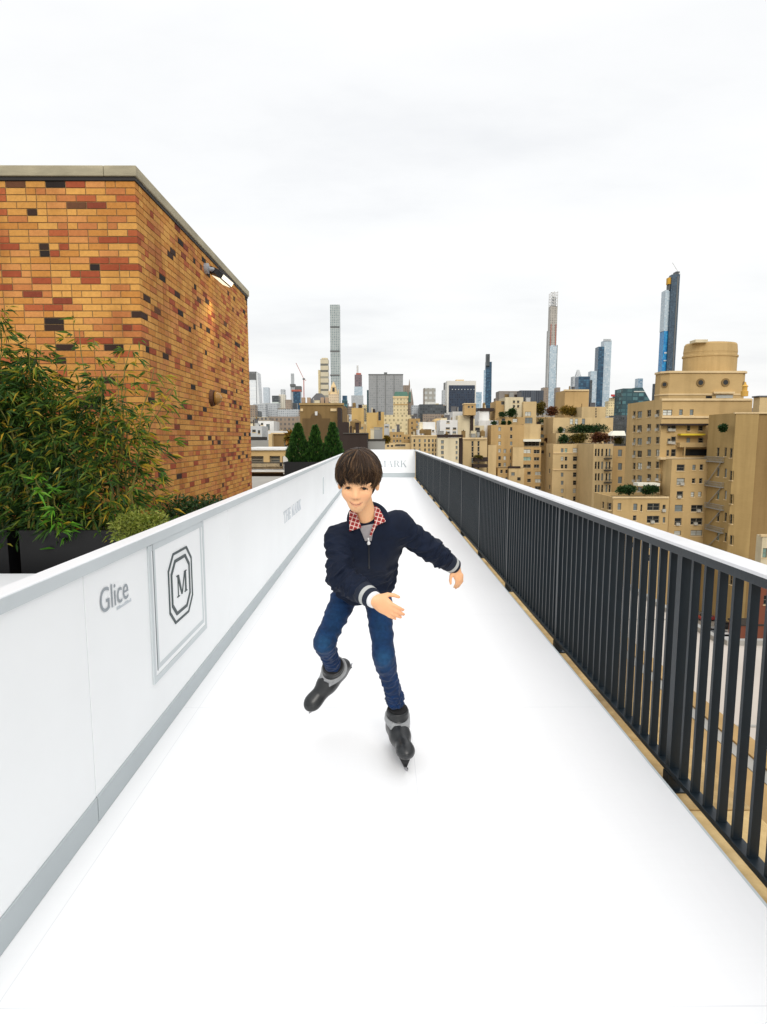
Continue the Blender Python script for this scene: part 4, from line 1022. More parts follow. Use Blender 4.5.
# ------------------------------------------------------------------ white and cream low blocks left of D
E1 = root_at('apartment_building', 'tan building with rows of small dark windows right of the white end barrier', 424, 190)
block(E1, 'wall', 411.5, 437.3, 436, None, 190, 16, TAN[2], [(x, y, 1.5, 2.6, q.choice('dmd')) for y in (440.7, 445.3, 450, 454.6) for x in (414.4, 419.6, 425, 429, 432.8, 436)][:], [], clut=6)
slab_px(E1, 'cornice', 411.2, 437.4, 435.2, 436.4, 190, 0, PINKS, 0.3)
E2 = root_at('townhouse', 'white rooftop storeys stepping up behind the small windowed tan building', 427, 205)
block(E2, 'wall', 417.5, 436, 429.6, None, 205, 14, WHITEW, [(421 + 3 * i, 430.8, 1.6, 1.6, 'd') for i in range(5)], [], WHITEW, clut=4)
block(E2, 'wall', 419.6, 435.3, 422, 431, 209, 10, WHITEW, [], [], WHITEW)
E3 = root_at('townhouse', 'pale grey plain building with small windows at its edges near the end of the railing', 450, 185)
block(E3, 'wall', 437.6, 458.8, 437.6, None, 185, 16, CREAM, [(442.4, y, 2.4, 3, 'm') for y in (442, 447.4, 452.6, 458)] + [(456.6, y, 1.6, 2.6, 'm') for y in (442.4, 447.4, 452.6, 458)], [], xs=None, clut=5)
slab_px(E3, 'cornice', 437.2, 462.8, 434.6, 437.4, 185, 0.5, DBROWN, 0.3)
block(E3, 'wall', 458.85, 462.6, 438, None, 187, 14, DBROWN, [], [])
E4 = root_at('townhouse', 'white building with four dark windows above the pale grey plain building', 448, 215)
block(E4, 'wall', 440, 457.5, 420, None, 215, 14, WHITEW, [(447.8, 428.4, 3.4, 1.8, 'd'), (454.6, 428.6, 3, 2, 'd'), (447.8, 432.6, 3.4, 1.8, 'd'), (454.4, 432.6, 3, 2, 'm'), (448, 422, 2.4, 1.6, 'm')], [], WHITEW, clut=5)
E5 = root_at('townhouse', 'tall white blank building between the four windowed white block and the tan cube', 458, 235)
block(E5, 'wall', 452.5, 463.8, 411.6, None, 235, 12, WHITEW, [], [], WHITEW, clut=3); block(E5, 'wall', 458, 470.2, 415.5, None, 228, 10, CREAM, [(463.5, 431, 1, 2, 'd')], [])
E6 = root_at('tank_house', 'tan cube with two small dark windows raised above the white buildings', 470, 225)
block(E6, 'wall', 464.4, 475.8, 404, 415.2, 225, 5, TAN[1], [(468.8, 406.9, 1.7, 1.8, 'd'), (472.4, 406.9, 1.7, 1.8, 'd')], [])
slab_px(E6, 'roof', 464, 476.2, 403.2, 404.2, 225, 5, PINKS, 0.3)
block(E6, 'shaft', 470.4, 473.4, 415.2, None, 227, 3, DBROWN, [], [])
E7 = root_at('apartment_building', 'tan building with tall window strips between the pale grey building and the stepped tan block', 472, 200)
block(E7, 'wall', 463, 487, 438.6, None, 200, 18, TAN[2], [(x, y, 1.7, 4.4, q.choice('dm')) for y in (443.6, 449.2, 454.8, 460.4, 466) for x in (472.5, 478.5)], [], clut=7)
slab_px(E7, 'cornice', 462.6, 487, 437.6, 439.4, 200, 0, PINKS, 0.4)
slab_px(E7, 'terrace', 474.5, 488, 457.4, 461.6, 196, 3, DBROWN, 0); slab_px(E7, 'terrace', 473, 488, 464.5, 467.6, 194, 3, DBROWN, 0)
E8 = root_at('townhouse', 'white stepped rooftop with a dark flat canopy left of the stepped tan block', 485, 245)
block(E8, 'wall', 479.2, 489, 411, None, 245, 12, WHITEW, [], [], WHITEW, clut=4); block(E8, 'wall', 478.5, 499, 420.5, None, 240, 10, WHITEW, [], [], WHITEW); block(E8, 'wall', 472, 484, 425.6, None, 236, 10, CREAM, [(477.5, 430.5, 4, 5, 'd')], [])
slab_px(E8, 'canopy', 480, 494, 408, 411, 245, 6, DBROWN, 0.5)

# ------------------------------------------------------------------ middle distance behind the end board
F1 = root_at('building', 'wide brown blank walled building with an arched panel behind the conifers', 322, 255)
block(F1, 'wall', 300, 343, 404.5, None, 255, 34, BROWNW, [], [], clut=8)
slab_px(F1, 'cornice', 299, 344, 403, 405, 255, 0, stone('brown_trim', (158, 134, 92)), 0.5)
mb = MB()
for x0, x1 in ((300.5, 303), (330.5, 336.5)): a, b = at(x0, 410, 254.6), at(x1, 410, 254.6); mb.box(a.x, b.x, 254.5, 254.95, at(x0, 411.2, 254.6).z, at(x0, 408.6, 254.6).z)
mb.build('pilaster_cap', PINKS, F1)
mb = MB(); DP = stone('dark_brown_panel', (104, 84, 56)); a, b = at(302.5, 428, 254.8), at(330, 428, 254.8); mb.box(a.x, b.x, 254.8, 254.95, at(316, 440, 254.8).z, at(316, 418.4, 254.8).z)
c = at(316.2, 418.2, 254.7); r = 5.6 * 254.8 / F_
mb.prism([(c.x - r, 254.75), (c.x + r, 254.75), (c.x + r, 254.95), (c.x - r, 254.95)], c.z - 8, c.z)
arc = [(c.x + r * math.cos(k * math.pi / 12), c.z + r * math.sin(k * math.pi / 12)) for k in range(13)]
mb.face([(x, 254.76, z) for x, z in arc][::-1]); mb.build('panel', DP, F1)
mb = MB(); p = at(316.2, 413.4, 254.6); mb.box(p.x - .5, p.x + .5, 254.5, 254.9, p.z - .8, p.z + .8); mb.build('keystone', WHITEW, F1)
frustum(F1, 'mansard_roof', 307, 330, 392.8, 403.5, 262, 16, SLATEG, 9, 9, 3); 
mb = MB()
for x in (303.5, 322.5, 327, 309): p = at(x, 400, 261); mb.box(p.x - .7, p.x + .7, 260, 262, p.z - 2, p.z + 1.0)
mb.build('chimney', stone('pinkish_chimney', (170, 146, 122)), F1)
F2 = root_at('building', 'dark brown flat box building rising just behind the end barrier', 354, 110)
block(F2, 'wall', 343.5, 367, 433.5, None, 110, 14, DBROWN, [], [], clut=5); slab_px(F2, 'roof_edge', 343, 367.4, 432.8, 433.8, 110, 14, DFRAME, 0.2)
F3 = root_at('building', 'low grey flat roofed building right of the dark brown box', 375, 118)
block(F3, 'wall', 366.5, 385, 440.2, None, 118, 12, GREYW, [], [], DROOF, clut=5); slab_px(F3, 'roof_edge', 366.3, 385.2, 439, 440.6, 118, 12, DROOF, 0.2)
F4 = root_at('building', 'bright ochre stepped building with a dark slit in front of the wide grey slab', 376, 330)
block(F4, 'wall', 366.6, 377, 412.6, None, 330, 16, TAN[3], [(374, 431.5, 1.6, 2.2, 'd')], [], clut=3); block(F4, 'wall', 377, 384, 412, None, 334, 14, TAN[3], [(379.6, 416, 2.2, 8, 'd'), (380, 431.5, 2.6, 2.2, 'm')], []); block(F4, 'wall', 372.5, 384.6, 425.6, None, 326, 8, TAN[3], [(380, 432, 3, 2, 'd'), (375, 432, 2, 2, 'd')], [])
F5 = root_at('building', 'plain ochre block rising left of the bright stepped building', 357, 360)
block(F5, 'wall', 351.6, 363.6, 408, None, 360, 16, TAN[3], [], [], clut=3); block(F5, 'wall', 348, 366, 424, None, 350, 8, TAN[2], [(352 + 3.4 * i, 427 + (i % 2), 1.8, 2, q.choice('dm')) for i in range(4)], []); block(F5, 'wall', 341.5, 348, 414.6, None, 356, 10, TAN[2], [(344, 418, 1.5, 2, 'd')], [])
F6 = root_at('building', 'dark boxy rooftop beside the wide brown building', 342, 240)
block(F6, 'wall', 337.6, 348, 422, None, 240, 10, DBROWN, [], []); block(F6, 'wall', 337.4, 340.8, 407.5, None, 244, 10, DBROWN, [], [])
F7 = root_at('building', 'brownish tan low buildings with small windows above the right part of the end barrier', 398, 200)
block(F7, 'wall', 390, 404, 432, None, 200, 16, stone('dull_tan_wall', (176, 146, 98)), [(394 + 3.2 * i, y, 1.4, 2, q.choice('dm')) for i in range(3) for y in (436, 441)], [], clut=6); block(F7, 'wall', 402, 411.5, 434.5, None, 204, 12, TAN[0], [(404.5, 438, 1.4, 2, 'd'), (408.5, 438, 1.4, 2, 'd')], [])
block(F7, 'wall', 385, 412, 443, None, 192, 8, TAN[2], [(388 + 4 * i, 446, 2, 1.8, 'd') for i in range(3)] + [(400.5, 445.4, 9, 2.0, 'd')], [])
F8 = root_at('building', 'slim white grey building between the ochre block and the copper roofed tower', 386.5, 300)
block(F8, 'wall', 384.2, 389.4, 424, None, 300, 10, LGREY, [(386.6, 426.8, 3, 1.2, 'm')], [])
F9 = root_at('building', 'tan corner building right of the copper roofed tower', 414, 300)
block(F9, 'wall', 409, 420, 418.6, None, 300, 16, stone('dull_tan_wall', (176, 146, 98)), [(412, y, 1.2, 2.2, 'd') for y in (423, 428, 433)] + [(417, y, 1.2, 2.2, 'm') for y in (422, 427)], [], clut=4)
F9b = root_at('building', 'tan low gabled building behind the white rooftop storeys', 439, 290)
block(F9b, 'wall', 434, 447, 420.5, None, 290, 14, TAN[2], [(437, 424, 1.4, 2, 'd')], [], clut=3); frustum(F9b, 'roof', 434, 447, 418.4, 420.5, 290, 14, TAN[0], 2, 5, 2)

# ------------------------------------------------------------------ left of the conifers
YH = 27.0
Hh = root_at('rooftop_house', 'low tan rooftop house with a striped balcony rail between the brick wall and the conifers', 268, YH, 'house')
block(Hh, 'wall', 236, 288.5, 449.6, 500, YH, 5, TAN[0], [(256.5, 459.6, 13, 6.2, 'd'), (274.8, 459.4, 9.5, 6.0, 'm'), (284.4, 459.4, 3.4, 5.4, 'd')], [], base=-2)
slab_px(Hh, 'roof_edge', 235, 289, 448.4, 450.2, YH, 5, WHITEW, 0.12)
slab_px(Hh, 'balcony_slab', 235, 289.6, 470, 472.0, YH, 0, WHITEW, 0.9)
slab_px(Hh, 'dark_strip', 236, 288, 473.2, 479.8, YH, 0, DBROWN, 0.03)  # dark brown strip across the wall under the balcony slab
mb = MB(); a, b = at(236, 465, YH - 0.85), at(289, 465, YH - 0.85); zt, zb_ = at(260, 463.4, YH - .85).z, at(260, 470, YH - .85).z; n = 46
for k in range(n + 1): x = a.x + (b.x - a.x) * k / n; mb.box(x - .012, x + .012, YH - .86, YH - .84, zb_, zt)
mb.box(a.x, b.x, YH - .87, YH - .83, zt, zt + .05); mb.build('balcony_railing', DIRON, Hh)
p = at(287.5, 466, YH - .8); mb = MB(); mb.box(p.x - .18, p.x + .05, YH - .84, YH - .1, at(287, 473, YH).z, at(287, 456, YH).z); mb.build('end_wall', WHITEW, Hh)
F10 = root_at('building', 'brown rooftop block with a white sill behind the tan rooftop house', 277, 60)
block(F10, 'wall', 271, 293, 433.8, 452, 60, 8, BROWNW, [(286.5, 443.4, 4, 6, 'd')], [], clut=0); slab_px(F10, 'roof_edge', 270.6, 293.4, 432.8, 434, 60, 8, PINKS, 0.2); block(F10, 'wall', 268.5, 272, 434, 452, 59, 5, TAN[2], [], [])
F11 = root_at('building', 'grey flat rooftop beside the brick wall above the tan rooftop house', 260, 70)
block(F11, 'wall', 240, 269, 440.4, None, 70, 10, GREYW, [], [], SLATEG, clut=0); block(F11, 'wall', 240, 258, 436.8, 441, 74, 6, DROOF, [], [])
F12 = root_at('building', 'cluster of pale low roofs with dark openings beyond the brick wall', 264, 210)
block(F12, 'wall', 240, 262, 426, None, 210, 14, LGREY, [(254, 431, 3, 2.4, 'd'), (259, 432, 2, 3, 'd')], [], WHITEW, clut=9); block(F12, 'wall', 256, 274, 421, None, 222, 12, WHITEW, [(268, 427, 3, 5, 'm'), (262, 424, 2, 2, 'd')], [], WHITEW); block(F12, 'wall', 268, 292, 431, None, 205, 10, WHITEW, [(281.5, 429.4, 1, 1, 'd')], [], WHITEW)

# trees and hedges on the roof terraces
def shrub_px(label, px, py, w, h, Y, mat, seed, group='shrubs on the roof terraces', n=320, name='terrace_shrub', tone=(0.1, 0.9)):
    p = at(px, py, Y); s = Y / F_
    bush(name, label, (p.x, p.y, p.z), w * s / 2, min(w * s / 2, 1.6), h * s / 2, int(n * 1.8), mat, max(0.6, 0.2 * min(w, h) * s), seed, group, 'shrub', 0.6, tone)
tl = YB + 5.5
shrub_px('long dark hedge on the upper terrace of the building left of the drum topped block', 590, 428.6, 40, 8.4, YB + 13, M_DG, 41, n=1400)
shrub_px('round dark conifer shrub at the left end of the lower planted terrace', 563.5, 438.4, 11, 9, tl, M_DG, 42, n=420)
shrub_px('yellow green shrub in the middle of the lower planted terrace', 579, 438.6, 20, 9, tl, M_AUT, 43, n=800, tone=(0, .55))
shrub_px('red brown shrub at the right end of the lower planted terrace', 600, 438.0, 22, 9.5, YB2 + 6, M_RED, 44, n=900)
shrub_px('dark shrub under the white tent awning', 619, 440, 10, 7, YB2 + 6, M_AUT, 45, n=320, tone=(0, .4))
shrub_px('small dark shrub on the upper terrace near pale windows', 560.4, 430.2, 4, 6, YB + 14, M_DG, 46, n=220)
shrub_px('yellow autumn tree row beneath the tan tank house', 571.5, 411, 24, 9.5, 252, M_AUT, 47, n=1000)
shrub_px('red autumn tree beneath the slender concrete tower', 553.5, 411, 14, 9, 258, M_RED, 48, n=700)
shrub_px('green autumn tree left of the slender concrete tower', 541, 409, 10, 13, 262, M_AUT, 49, n=420, tone=(0, .5))
shrub_px('dark planting on the terrace set back between the two terraced blocks', 545, 421.4, 15, 5.5, 258, M_DG, 50, n=420)
shrub_px('dark round tree on the roof of the stepped tan building', 512, 412.6, 9, 9, YDd + 6, M_DG, 51, n=420)
shrub_px('smaller dark tree at the left of the stepped tan building roof', 503.4, 414.6, 8, 5, YDd + 6, M_DG, 52, n=300)
shrub_px('dark shrub at the left edge of the stepped tan building terrace', 494.4, 423, 6, 3, YDd + 3, M_DG, 53, n=200)
shrub_px('second dark shrub along the stepped tan building terrace', 503.5, 422.8, 3.4, 3.4, YDd + 3, M_DG, 54, n=200)
shrub_px('third dark shrub along the stepped tan building terrace', 509.5, 422.8, 3, 3.4, YDd + 3, M_DG, 55, n=200)
shrub_px('reddish shrub in the gap beside the white awning', 547, 440, 4, 5, 252, M_RED, 56, n=200)
shrub_px('dark hedge on the low planted terrace of the big tan block', 628, 490, 21, 8, YA3 + 2.2, M_DG, 57, n=520)
shrub_px('dark shrubs under the white awning of the big tan block', 650.5, 490, 17, 8.5, YA3 + 2.2, M_DG, 58, n=520)
shrub_px('green shrub on top of the grey fire escape', 723.5, 428, 7, 5.5, 134, M_DG, 59, n=300)
shrub_px('yellow green planting on the dark terrace beside the pale building', 479, 457, 9, 2.4, 197, M_AUT, 60, n=260, tone=(0, .5))
shrub_px('small yellow shrub on the low grey building by the end barrier', 387, 439.5, 4, 6, 125, M_AUT, 61, n=260)
shrub_px('yellow shrub beside the left conifer in front of the brown rooftop block', 291.5, 439, 4.5, 8, 56, M_AUT, 62, n=300)
# ================================================================== the far skyline
def F(name, *a, **k): return facade(name, *a, **k)
gd, gm_, gp = lin(60, 72, 80), lin(120, 134, 142), lin(176, 186, 190)
f_white = F('white_tower_facade', lin(224, 228, 230), lin(206, 214, 220), lin(226, 230, 232), 4, 1000, 1, 0.45)
f_432 = F('grid_tower_facade', lin(172, 178, 176), lin(104, 122, 126), lin(140, 156, 158), 4.75, 5.2, 0.62, 0.62)
f_beige = F('beige_tower_facade', lin(196, 186, 160), lin(96, 96, 90), lin(150, 146, 130), 14, 1000, 1, 0.34)
f_blue = F('pale_blue_glass', lin(150, 172, 186), lin(120, 150, 172), lin(186, 202, 212), 4, 5, 0.85, 0.8, rough=0.25)
f_dblue = F('dark_blue_glass', lin(28, 62, 86), lin(20, 54, 80), lin(60, 104, 130), 4, 6, 0.86, 0.8, rough=0.25)
f_teal = F('teal_glass', lin(30, 66, 74), lin(20, 50, 58), lin(84, 128, 132), 4, 6, 0.8, 0.72, rough=0.25)
f_gslab = F('grey_slab_facade', lin(142, 144, 144), lin(126, 130, 132), lin(150, 152, 154), 3.6, 3.0, 0.55, 0.55, band=None)
f_gm = F('dark_striped_facade', lin(28, 44, 64), lin(20, 34, 52), lin(42, 62, 84), 4, 3.0, 0.6, 0.7, rough=0.3)
f_brown = F('brown_tower_facade', lin(140, 124, 108), lin(86, 84, 82), lin(130, 122, 112), 3.6, 3.2, 0.5, 0.5)
f_cream = F('cream_tower_facade', lin(206, 190, 148), lin(134, 124, 98), lin(186, 172, 136), 3.6, 3.4, 0.4, 0.5)
f_grey = F('grey_tower_facade', lin(176, 180, 182), lin(118, 126, 132), lin(164, 170, 174), 3.8, 3.4, 0.55, 0.55)
f_conc = F('concrete_frame', lin(168, 163, 154), lin(104, 102, 98), lin(150, 146, 138), 4.2, 6, 0.6, 0.45)
f_glassl = F('tower_glass_sheet', lin(176, 190, 198), lin(150, 172, 186), lin(198, 208, 214), 4.2, 4, 0.8, 0.7, rough=0.25)
f_bluef = F('blue_film_glass', lin(10, 124, 184), lin(6, 110, 172), lin(50, 156, 204), 4.2, 5, 0.8, 0.8, rough=0.3)
f_dark = F('dark_grey_facade', lin(58, 64, 68), lin(44, 50, 54), lin(92, 100, 104), 4, 4, 0.7, 0.6, rough=0.4)
STEEL = mk('white_steel', lin(196, 196, 194), 0.5, 0.08, 0.2); REDST = mk('red_oxide_steel', lin(170, 92, 76), 0.6, 0.1, 0.1); YELL = mk('yellow_hoist', lin(206, 156, 40), 0.6, 0.1, 0.1); MECH = mk('dark_mechanical_floor', lin(96, 98, 98), 0.6, 0.1, 0.05)
G_SKY = 'far towers on the skyline'
def tower(name, label, x, Y, cat='skyscraper'): return root_at(name, label, x, Y, cat, G_SKY)
def bx_(r, part, x0, x1, yt, yb, Y, dep, mat, xs=None): return block(r, part, x0, x1, yt, yb, Y, dep, mat, roof=mat, xs=xs)[0]

r = tower('skyscraper', 'white tower with a grey band near its sloping top beside the brick wall', 255, 1900)
bx_(r, 'shaft', 236, 256.4, 372.4, None, 1900, 50, f_white); mb = MB()
a, b = at(256.4, 400, 1900).x, at(261.4, 400, 1900).x
mb.prism([(a, 1900), (b, 1900), (b, 1950), (a, 1950)], STREET, at(258, 372.4, 1900).z, 0, top=[(a, 1900), (a + (b - a) * .35, 1900), (a + (b - a) * .35, 1950), (a, 1950)]); mb.build('shaft', mk('white_panel', lin(214, 218, 220), .4, .05, .02), r)
slab_px(r, 'band', 238, 256.2, 373, 379.6, 1900, 0, MECH, 1.5); slab_px(r, 'band', 238, 256.2, 371.6, 372.6, 1900, 50, MECH, 1.0)
r = tower('skyscraper', 'pale blue grey slab tower second from the brick wall', 266, 2300); bx_(r, 'shaft', 263.3, 268.8, 387.4, None, 2300, 30, F('haze_tinted_facade', lin(186, 196, 204), lin(166, 178, 188), lin(196, 204, 210), 4, 4, .6, .6))  # haze of the distance put into the facade colours
r = tower('office_tower', 'pale glassy tower with a dark crown behind the pale low roofs', 275, 1300); bx_(r, 'shaft', 272, 278.6, 402, None, 1300, 26, F('pale_green_facade', lin(190, 200, 196), lin(134, 152, 150), lin(200, 208, 204), 5, 1000, 1, .4)); bx_(r, 'crown', 272, 278.6, 395.6, 402, 1301, 26, f_dark)
r = tower('office_tower', 'slim cream tower with a grey cap right of the pale glassy tower', 282, 1350); bx_(r, 'shaft', 279, 285, 394.5, None, 1350, 20, F('cream_stripe_facade', lin(208, 202, 186), lin(168, 164, 150), lin(196, 190, 176), 1000, 5, .4, 1)); bx_(r, 'cap', 280.6, 284.6, 389.4, 394.5, 1355, 14, f_grey)
r = tower('office_tower', 'brown grey tower left of the tower with the blue glass', 288, 1150); bx_(r, 'shaft', 285.4, 291, 399.6, None, 1150, 20, f_brown)
r = tower('skyscraper', 'thin grey tower with a collar rising behind the blue glass tower', 292.2, 2000); bx_(r, 'shaft', 290.6, 294, 384.4, None, 2000, 14, f_grey); bx_(r, 'shaft', 290.9, 293.8, 373.4, 384.4, 2002, 10, f_grey); bx_(r, 'collar', 290, 295, 384, 386.4, 1996, 20, MECH)
r = tower('skyscraper', 'unfinished tower of blue glass with bare red steel floors at its top', 297.5, 1750); bx_(r, 'shaft', 293.4, 300.6, 391.4, None, 1750, 24, f_dblue); bx_(r, 'steel_floors', 291.4, 300.8, 389.6, 391.4, 1749, 26, REDST); bx_(r, 'top_floors', 294.6, 300.8, 386, 389.6, 1750, 24, MECH)
bx_(r, 'lift_shaft', 291.2, 293.3, 391.6, None, 1752, 20, f_grey)
r = tower('tower_crane', 'thin red tower crane beside the unfinished blue glass tower', 303.6, 1700, 'crane')
m0, m1, jt, jb = at(303.8, 410, 1700), at(303.8, 379, 1700), at(296, 363, 1700), at(306, 380.5, 1700)
mb = MB(); mb.bar((m0.x, 1700, STREET), m1, 2.2, 2.2, 0, up=(0, 1, 0)); mb.build('mast', REDST, r); mb = MB(); mb.bar(m1, jt, 1.3, 1.3, 0, up=(0, 1, 0)); mb.bar(m1, jb, 1.6, 1.6, 0, up=(0, 1, 0)); mb.build('jib', REDST, r); mb = MB(); mb.box(m1.x - 3, m1.x + 3, 1698, 1702, m1.z - 2, m1.z + 2); mb.build('cab', MECH, r)
r = tower('skyscraper', 'beige tower with dark horizontal bands left of the tall grid tower', 323, 1400); bx_(r, 'shaft', 320.4, 328.2, 359, None, 1400, 26, f_beige); bx_(r, 'shaft', 318.2, 320.35, 370, None, 1403, 20, f_cream); bx_(r, 'cap', 321.6, 327.4, 357.8, 359, 1402, 16, CREAM)
r = tower('skyscraper', 'tallest slim pale tower with a regular window grid behind the boy', 335, 1800); bx_(r, 'shaft', 330, 339.6, 304.6, None, 1800, 28, f_432)
for y in (326.2, 350.4, 374.4): slab_px(r, 'open_floor', 330.1, 339.5, y, y + 1.6, 1800, 0, MECH, 0.4)
r = tower('tower', 'ornate beige stone tower with a pointed arch top before the tall grid tower', 333.4, 820, 'tower')
bx_(r, 'shaft', 328.6, 338.6, 394, None, 820, 14, F('ornate_stone', lin(206, 186, 156), lin(150, 132, 108), lin(190, 172, 146), 3.4, 2.6, .4, .5)); frustum(r, 'crown', 330, 337.4, 387, 394, 821, 10, PINKS, 1.0, 1.0); frustum(r, 'spire', 331.2, 336.4, 381.4, 387, 822, 7, PINKS, 2.3, 2.3); slab_px(r, 'arch_window', 332.4, 334.6, 387.6, 391.6, 821, 0, G_DARK, -0.2)
mb = MB()
for x in (329, 338.2): p = at(x, 392, 819); mb.lathe((p.x, 820, p.z - 3), [(.9, 0), (.9, 3.5), (0.1, 7)], 8)
mb.build('pinnacle', PINKS, r)
r = tower('office_tower', 'short dark blue and teal building between the grid tower and the unfinished tiered tower', 344.6, 1000); bx_(r, 'shaft', 342, 347.4, 400, None, 1000, 16, f_teal); bx_(r, 'crown', 342.4, 347, 395.6, 400, 1002, 12, f_dblue)
r = tower('skyscraper', 'unfinished tiered grey tower with a lattice spire left of the wide grey slab', 357.6, 2300)
bx_(r, 'base', 351.4, 363, 395.4, None, 2200, 40, f_grey); bx_(r, 'shaft', 354.2, 362.4, 386.6, None, 2300, 34, f_glassl); bx_(r, 'shaft', 354.6, 361.8, 374.6, 386.6, 2305, 26, F('steel_frame_floors', lin(110, 96, 100), lin(70, 74, 84), lin(140, 120, 120), 8, 9, .6, .5)); bx_(r, 'steel_floors', 356, 361, 373, 375.6, 2308, 20, REDST); bx_(r, 'spire', 356.6, 358.4, 365.4, 373, 2312, 8, STEEL)
r = tower('office_slab', 'wide plain grey slab tower in the middle of the skyline', 386, 1000, 'skyscraper')
bx_(r, 'shaft', 368.6, 403, 374.6, None, 1000, 26, f_gslab); slab_px(r, 'roof_edge', 368.4, 403.2, 374, 375, 1000, 26, MECH, .4); mb = MB()
for x in (377, 385.4, 394): p = at(x, 400, 1000); mb.box(p.x - .5, p.x + .5, 999.3, 1000.2, STREET, at(x, 375, 1000).z)
mb.build('rib', stone('grey_rib', (120, 122, 122)), r); p = at(385.6, 373, 1005); mb = MB(); mb.box(p.x - 2.6, p.x + 2.6, 1004, 1010, p.z - 3, p.z + 1); mb.build('roof_plant', MECH, r)
bx_(r, 'side_wing', 366.9, 368.5, 390, None, 1010, 20, f_teal)
r = tower('tower', 'cream tower with a green copper mansard roof before the wide grey slab', 400.4, 640, 'tower')
bx_(r, 'shaft', 393.4, 408, 397.4, None, 640, 16, f_cream); frustum(r, 'mansard_roof', 393.8, 408.2, 391.6, 396.4, 640.5, 15, GREENR, 1.2, 1.2); slab_px(r, 'cornice', 393, 408.4, 396.2, 397.8, 640, 15, PINKS, .6); slab_px(r, 'ledge', 393.2, 408.2, 404, 405, 640, 0, stone('dull_tan_wall', (176, 146, 98)), .4)
r = tower('tower', 'brown tower with a slender spire behind the copper roofed tower', 408.6, 1100, 'tower')
bx_(r, 'shaft', 403.2, 410, 385.2, None, 1100, 22, f_brown); p = at(409.4, 386, 1102); mb = MB(); mb.lathe((p.x, 1104, p.z - 2), [(1.6, 0), (1.2, 5), (.2, 14)], 8); mb.build('spire', f_brown, r)
p = at(411.2, 400, 1090); mb = MB(); w_ = 2.7 * 1090 / F_; mb.lathe((p.x, 1095, at(411, 426, 1090).z), [(w_, 0), (w_, 34), (w_ * .9, 42), (w_ * .5, 55), (.3, 66)], 14); mb.build('dome', f_brown, r); slab_px(r, 'copper_side', 408.6, 410.8, 392, 402, 1088, 2, GREENR, 0)
r = tower('office_tower', 'low pale blue block left of the pale grey office tower', 420.4, 1700); bx_(r, 'shaft', 416.6, 424.8, 408, None, 1700, 30, f_blue); bx_(r, 'cap', 416.6, 424.8, 407.4, 408.4, 1699, 30, MECH)
r = tower('skyscraper', 'pale grey office tower standing alone right of the copper roofed tower', 430, 1500); bx_(r, 'shaft', 424.6, 435.6, 402, None, 1500, 34, F('pale_office_facade', lin(206, 206, 200), lin(180, 182, 178), lin(212, 212, 208), 4, 3.4, .5, 1)); bx_(r, 'upper_floors', 424.6, 435.6, 388, 402, 1500, 34, F('grid_office_facade', lin(150, 148, 140), lin(170, 174, 172), lin(196, 198, 196), 12, 11, .6, .5)); bx_(r, 'side', 423.8, 424.5, 388, None, 1502, 30, f_brown)
r = tower('skyscraper', 'slim grey stepped tower against the left of the white framed dark tower', 445, 1500); bx_(r, 'shaft', 442.4, 447, 390, None, 1500, 20, f_grey); bx_(r, 'shaft', 444, 446.4, 382.6, 390, 1503, 12, MECH); bx_(r, 'wing', 436, 443, 407.5, None, 1450, 20, f_grey)
r = tower('skyscraper', 'white framed tower with a big dark blue glass front', 461, 1050)
bx_(r, 'frame', 447, 476, 380.8, None, 1050, 30, mk('white_marble', lin(212, 210, 202), .5, .05, .02)); slab_px(r, 'glass_front', 448.8, 474.8, 385.2, 412, 1050, 0, f_gm, .8); slab_px(r, 'roof_plant', 456, 464, 379.6, 380.9, 1055, 12, PINKS, 0)
mb = MB()
for i in range(8): p = at(452.4 + 3.1 * i, 389.4, 1049.1); mb.box(p.x - .8, p.x + .8, 1048.8, 1049.4, p.z - .6, p.z + .6)
mb.build('pale_window', mk('pale_panel', lin(186, 192, 190), .4, .05), r)  # row of pale panels on the dark glass front
r = tower('office_tower', 'pale blue block behind the right side of the white framed tower', 478.8, 1800); bx_(r, 'shaft', 475.8, 481.6, 392, None, 1800, 24, f_blue)
r = tower('skyscraper', 'slim dark blue glass tower with a black top block standing alone', 487.4, 1950); frustum(r, 'shaft', 483.4, 491.2, 361.6, None, 1950, 22, f_dblue, 1.4, 0.6); bx_(r, 'crown', 486.2, 489.8, 354, 366, 1946, 14, f_dark); slab_px(r, 'edge', 483.6, 485.4, 370, 410, 1949, 4, f_blue, 0)
r = tower('office_tower', 'grey stone slab beside the dark striped glass building', 508, 860); bx_(r, 'shaft', 499, 520, 391, None, 860, 26, stone('grey_brown_slab', (136, 130, 124))); bx_(r, 'step', 495.6, 499, 398, None, 866, 16, f_brown)
r = tower('office_tower', 'dark striped glass building left of the slender concrete tower', 531, 850); bx_(r, 'shaft', 520, 543.4, 390.4, None, 850, 26, F('vertical_dark_stripes', lin(60, 66, 76), lin(34, 42, 54), lin(70, 78, 88), 1000, 3.0, .6, 1))
r = tower('office_tower', 'brown tower behind the foot of the slender concrete tower', 551, 1300); bx_(r, 'shaft', 543, 548.4, 387.4, None, 1300, 20, f_brown); bx_(r, 'shaft', 556.6, 560, 387.4, None, 1300, 20, f_brown)
r = tower('skyscraper', 'slender unfinished concrete tower with scaffolding at its top', 553, 1600)
sk = dict(dep=20)
bx_(r, 'glass_shaft', 549.6, 556.8, 345, None, 1600, 20, f_glassl); bx_(r, 'stone_edge', 548.6, 549.6, 330, None, 1601, 20, LGREY); bx_(r, 'stone_edge', 556.8, 557.4, 345, None, 1601, 20, MECH)
bx_(r, 'concrete_shaft', 549.8, 557, 306, 345, 1601, 18, f_conc); 
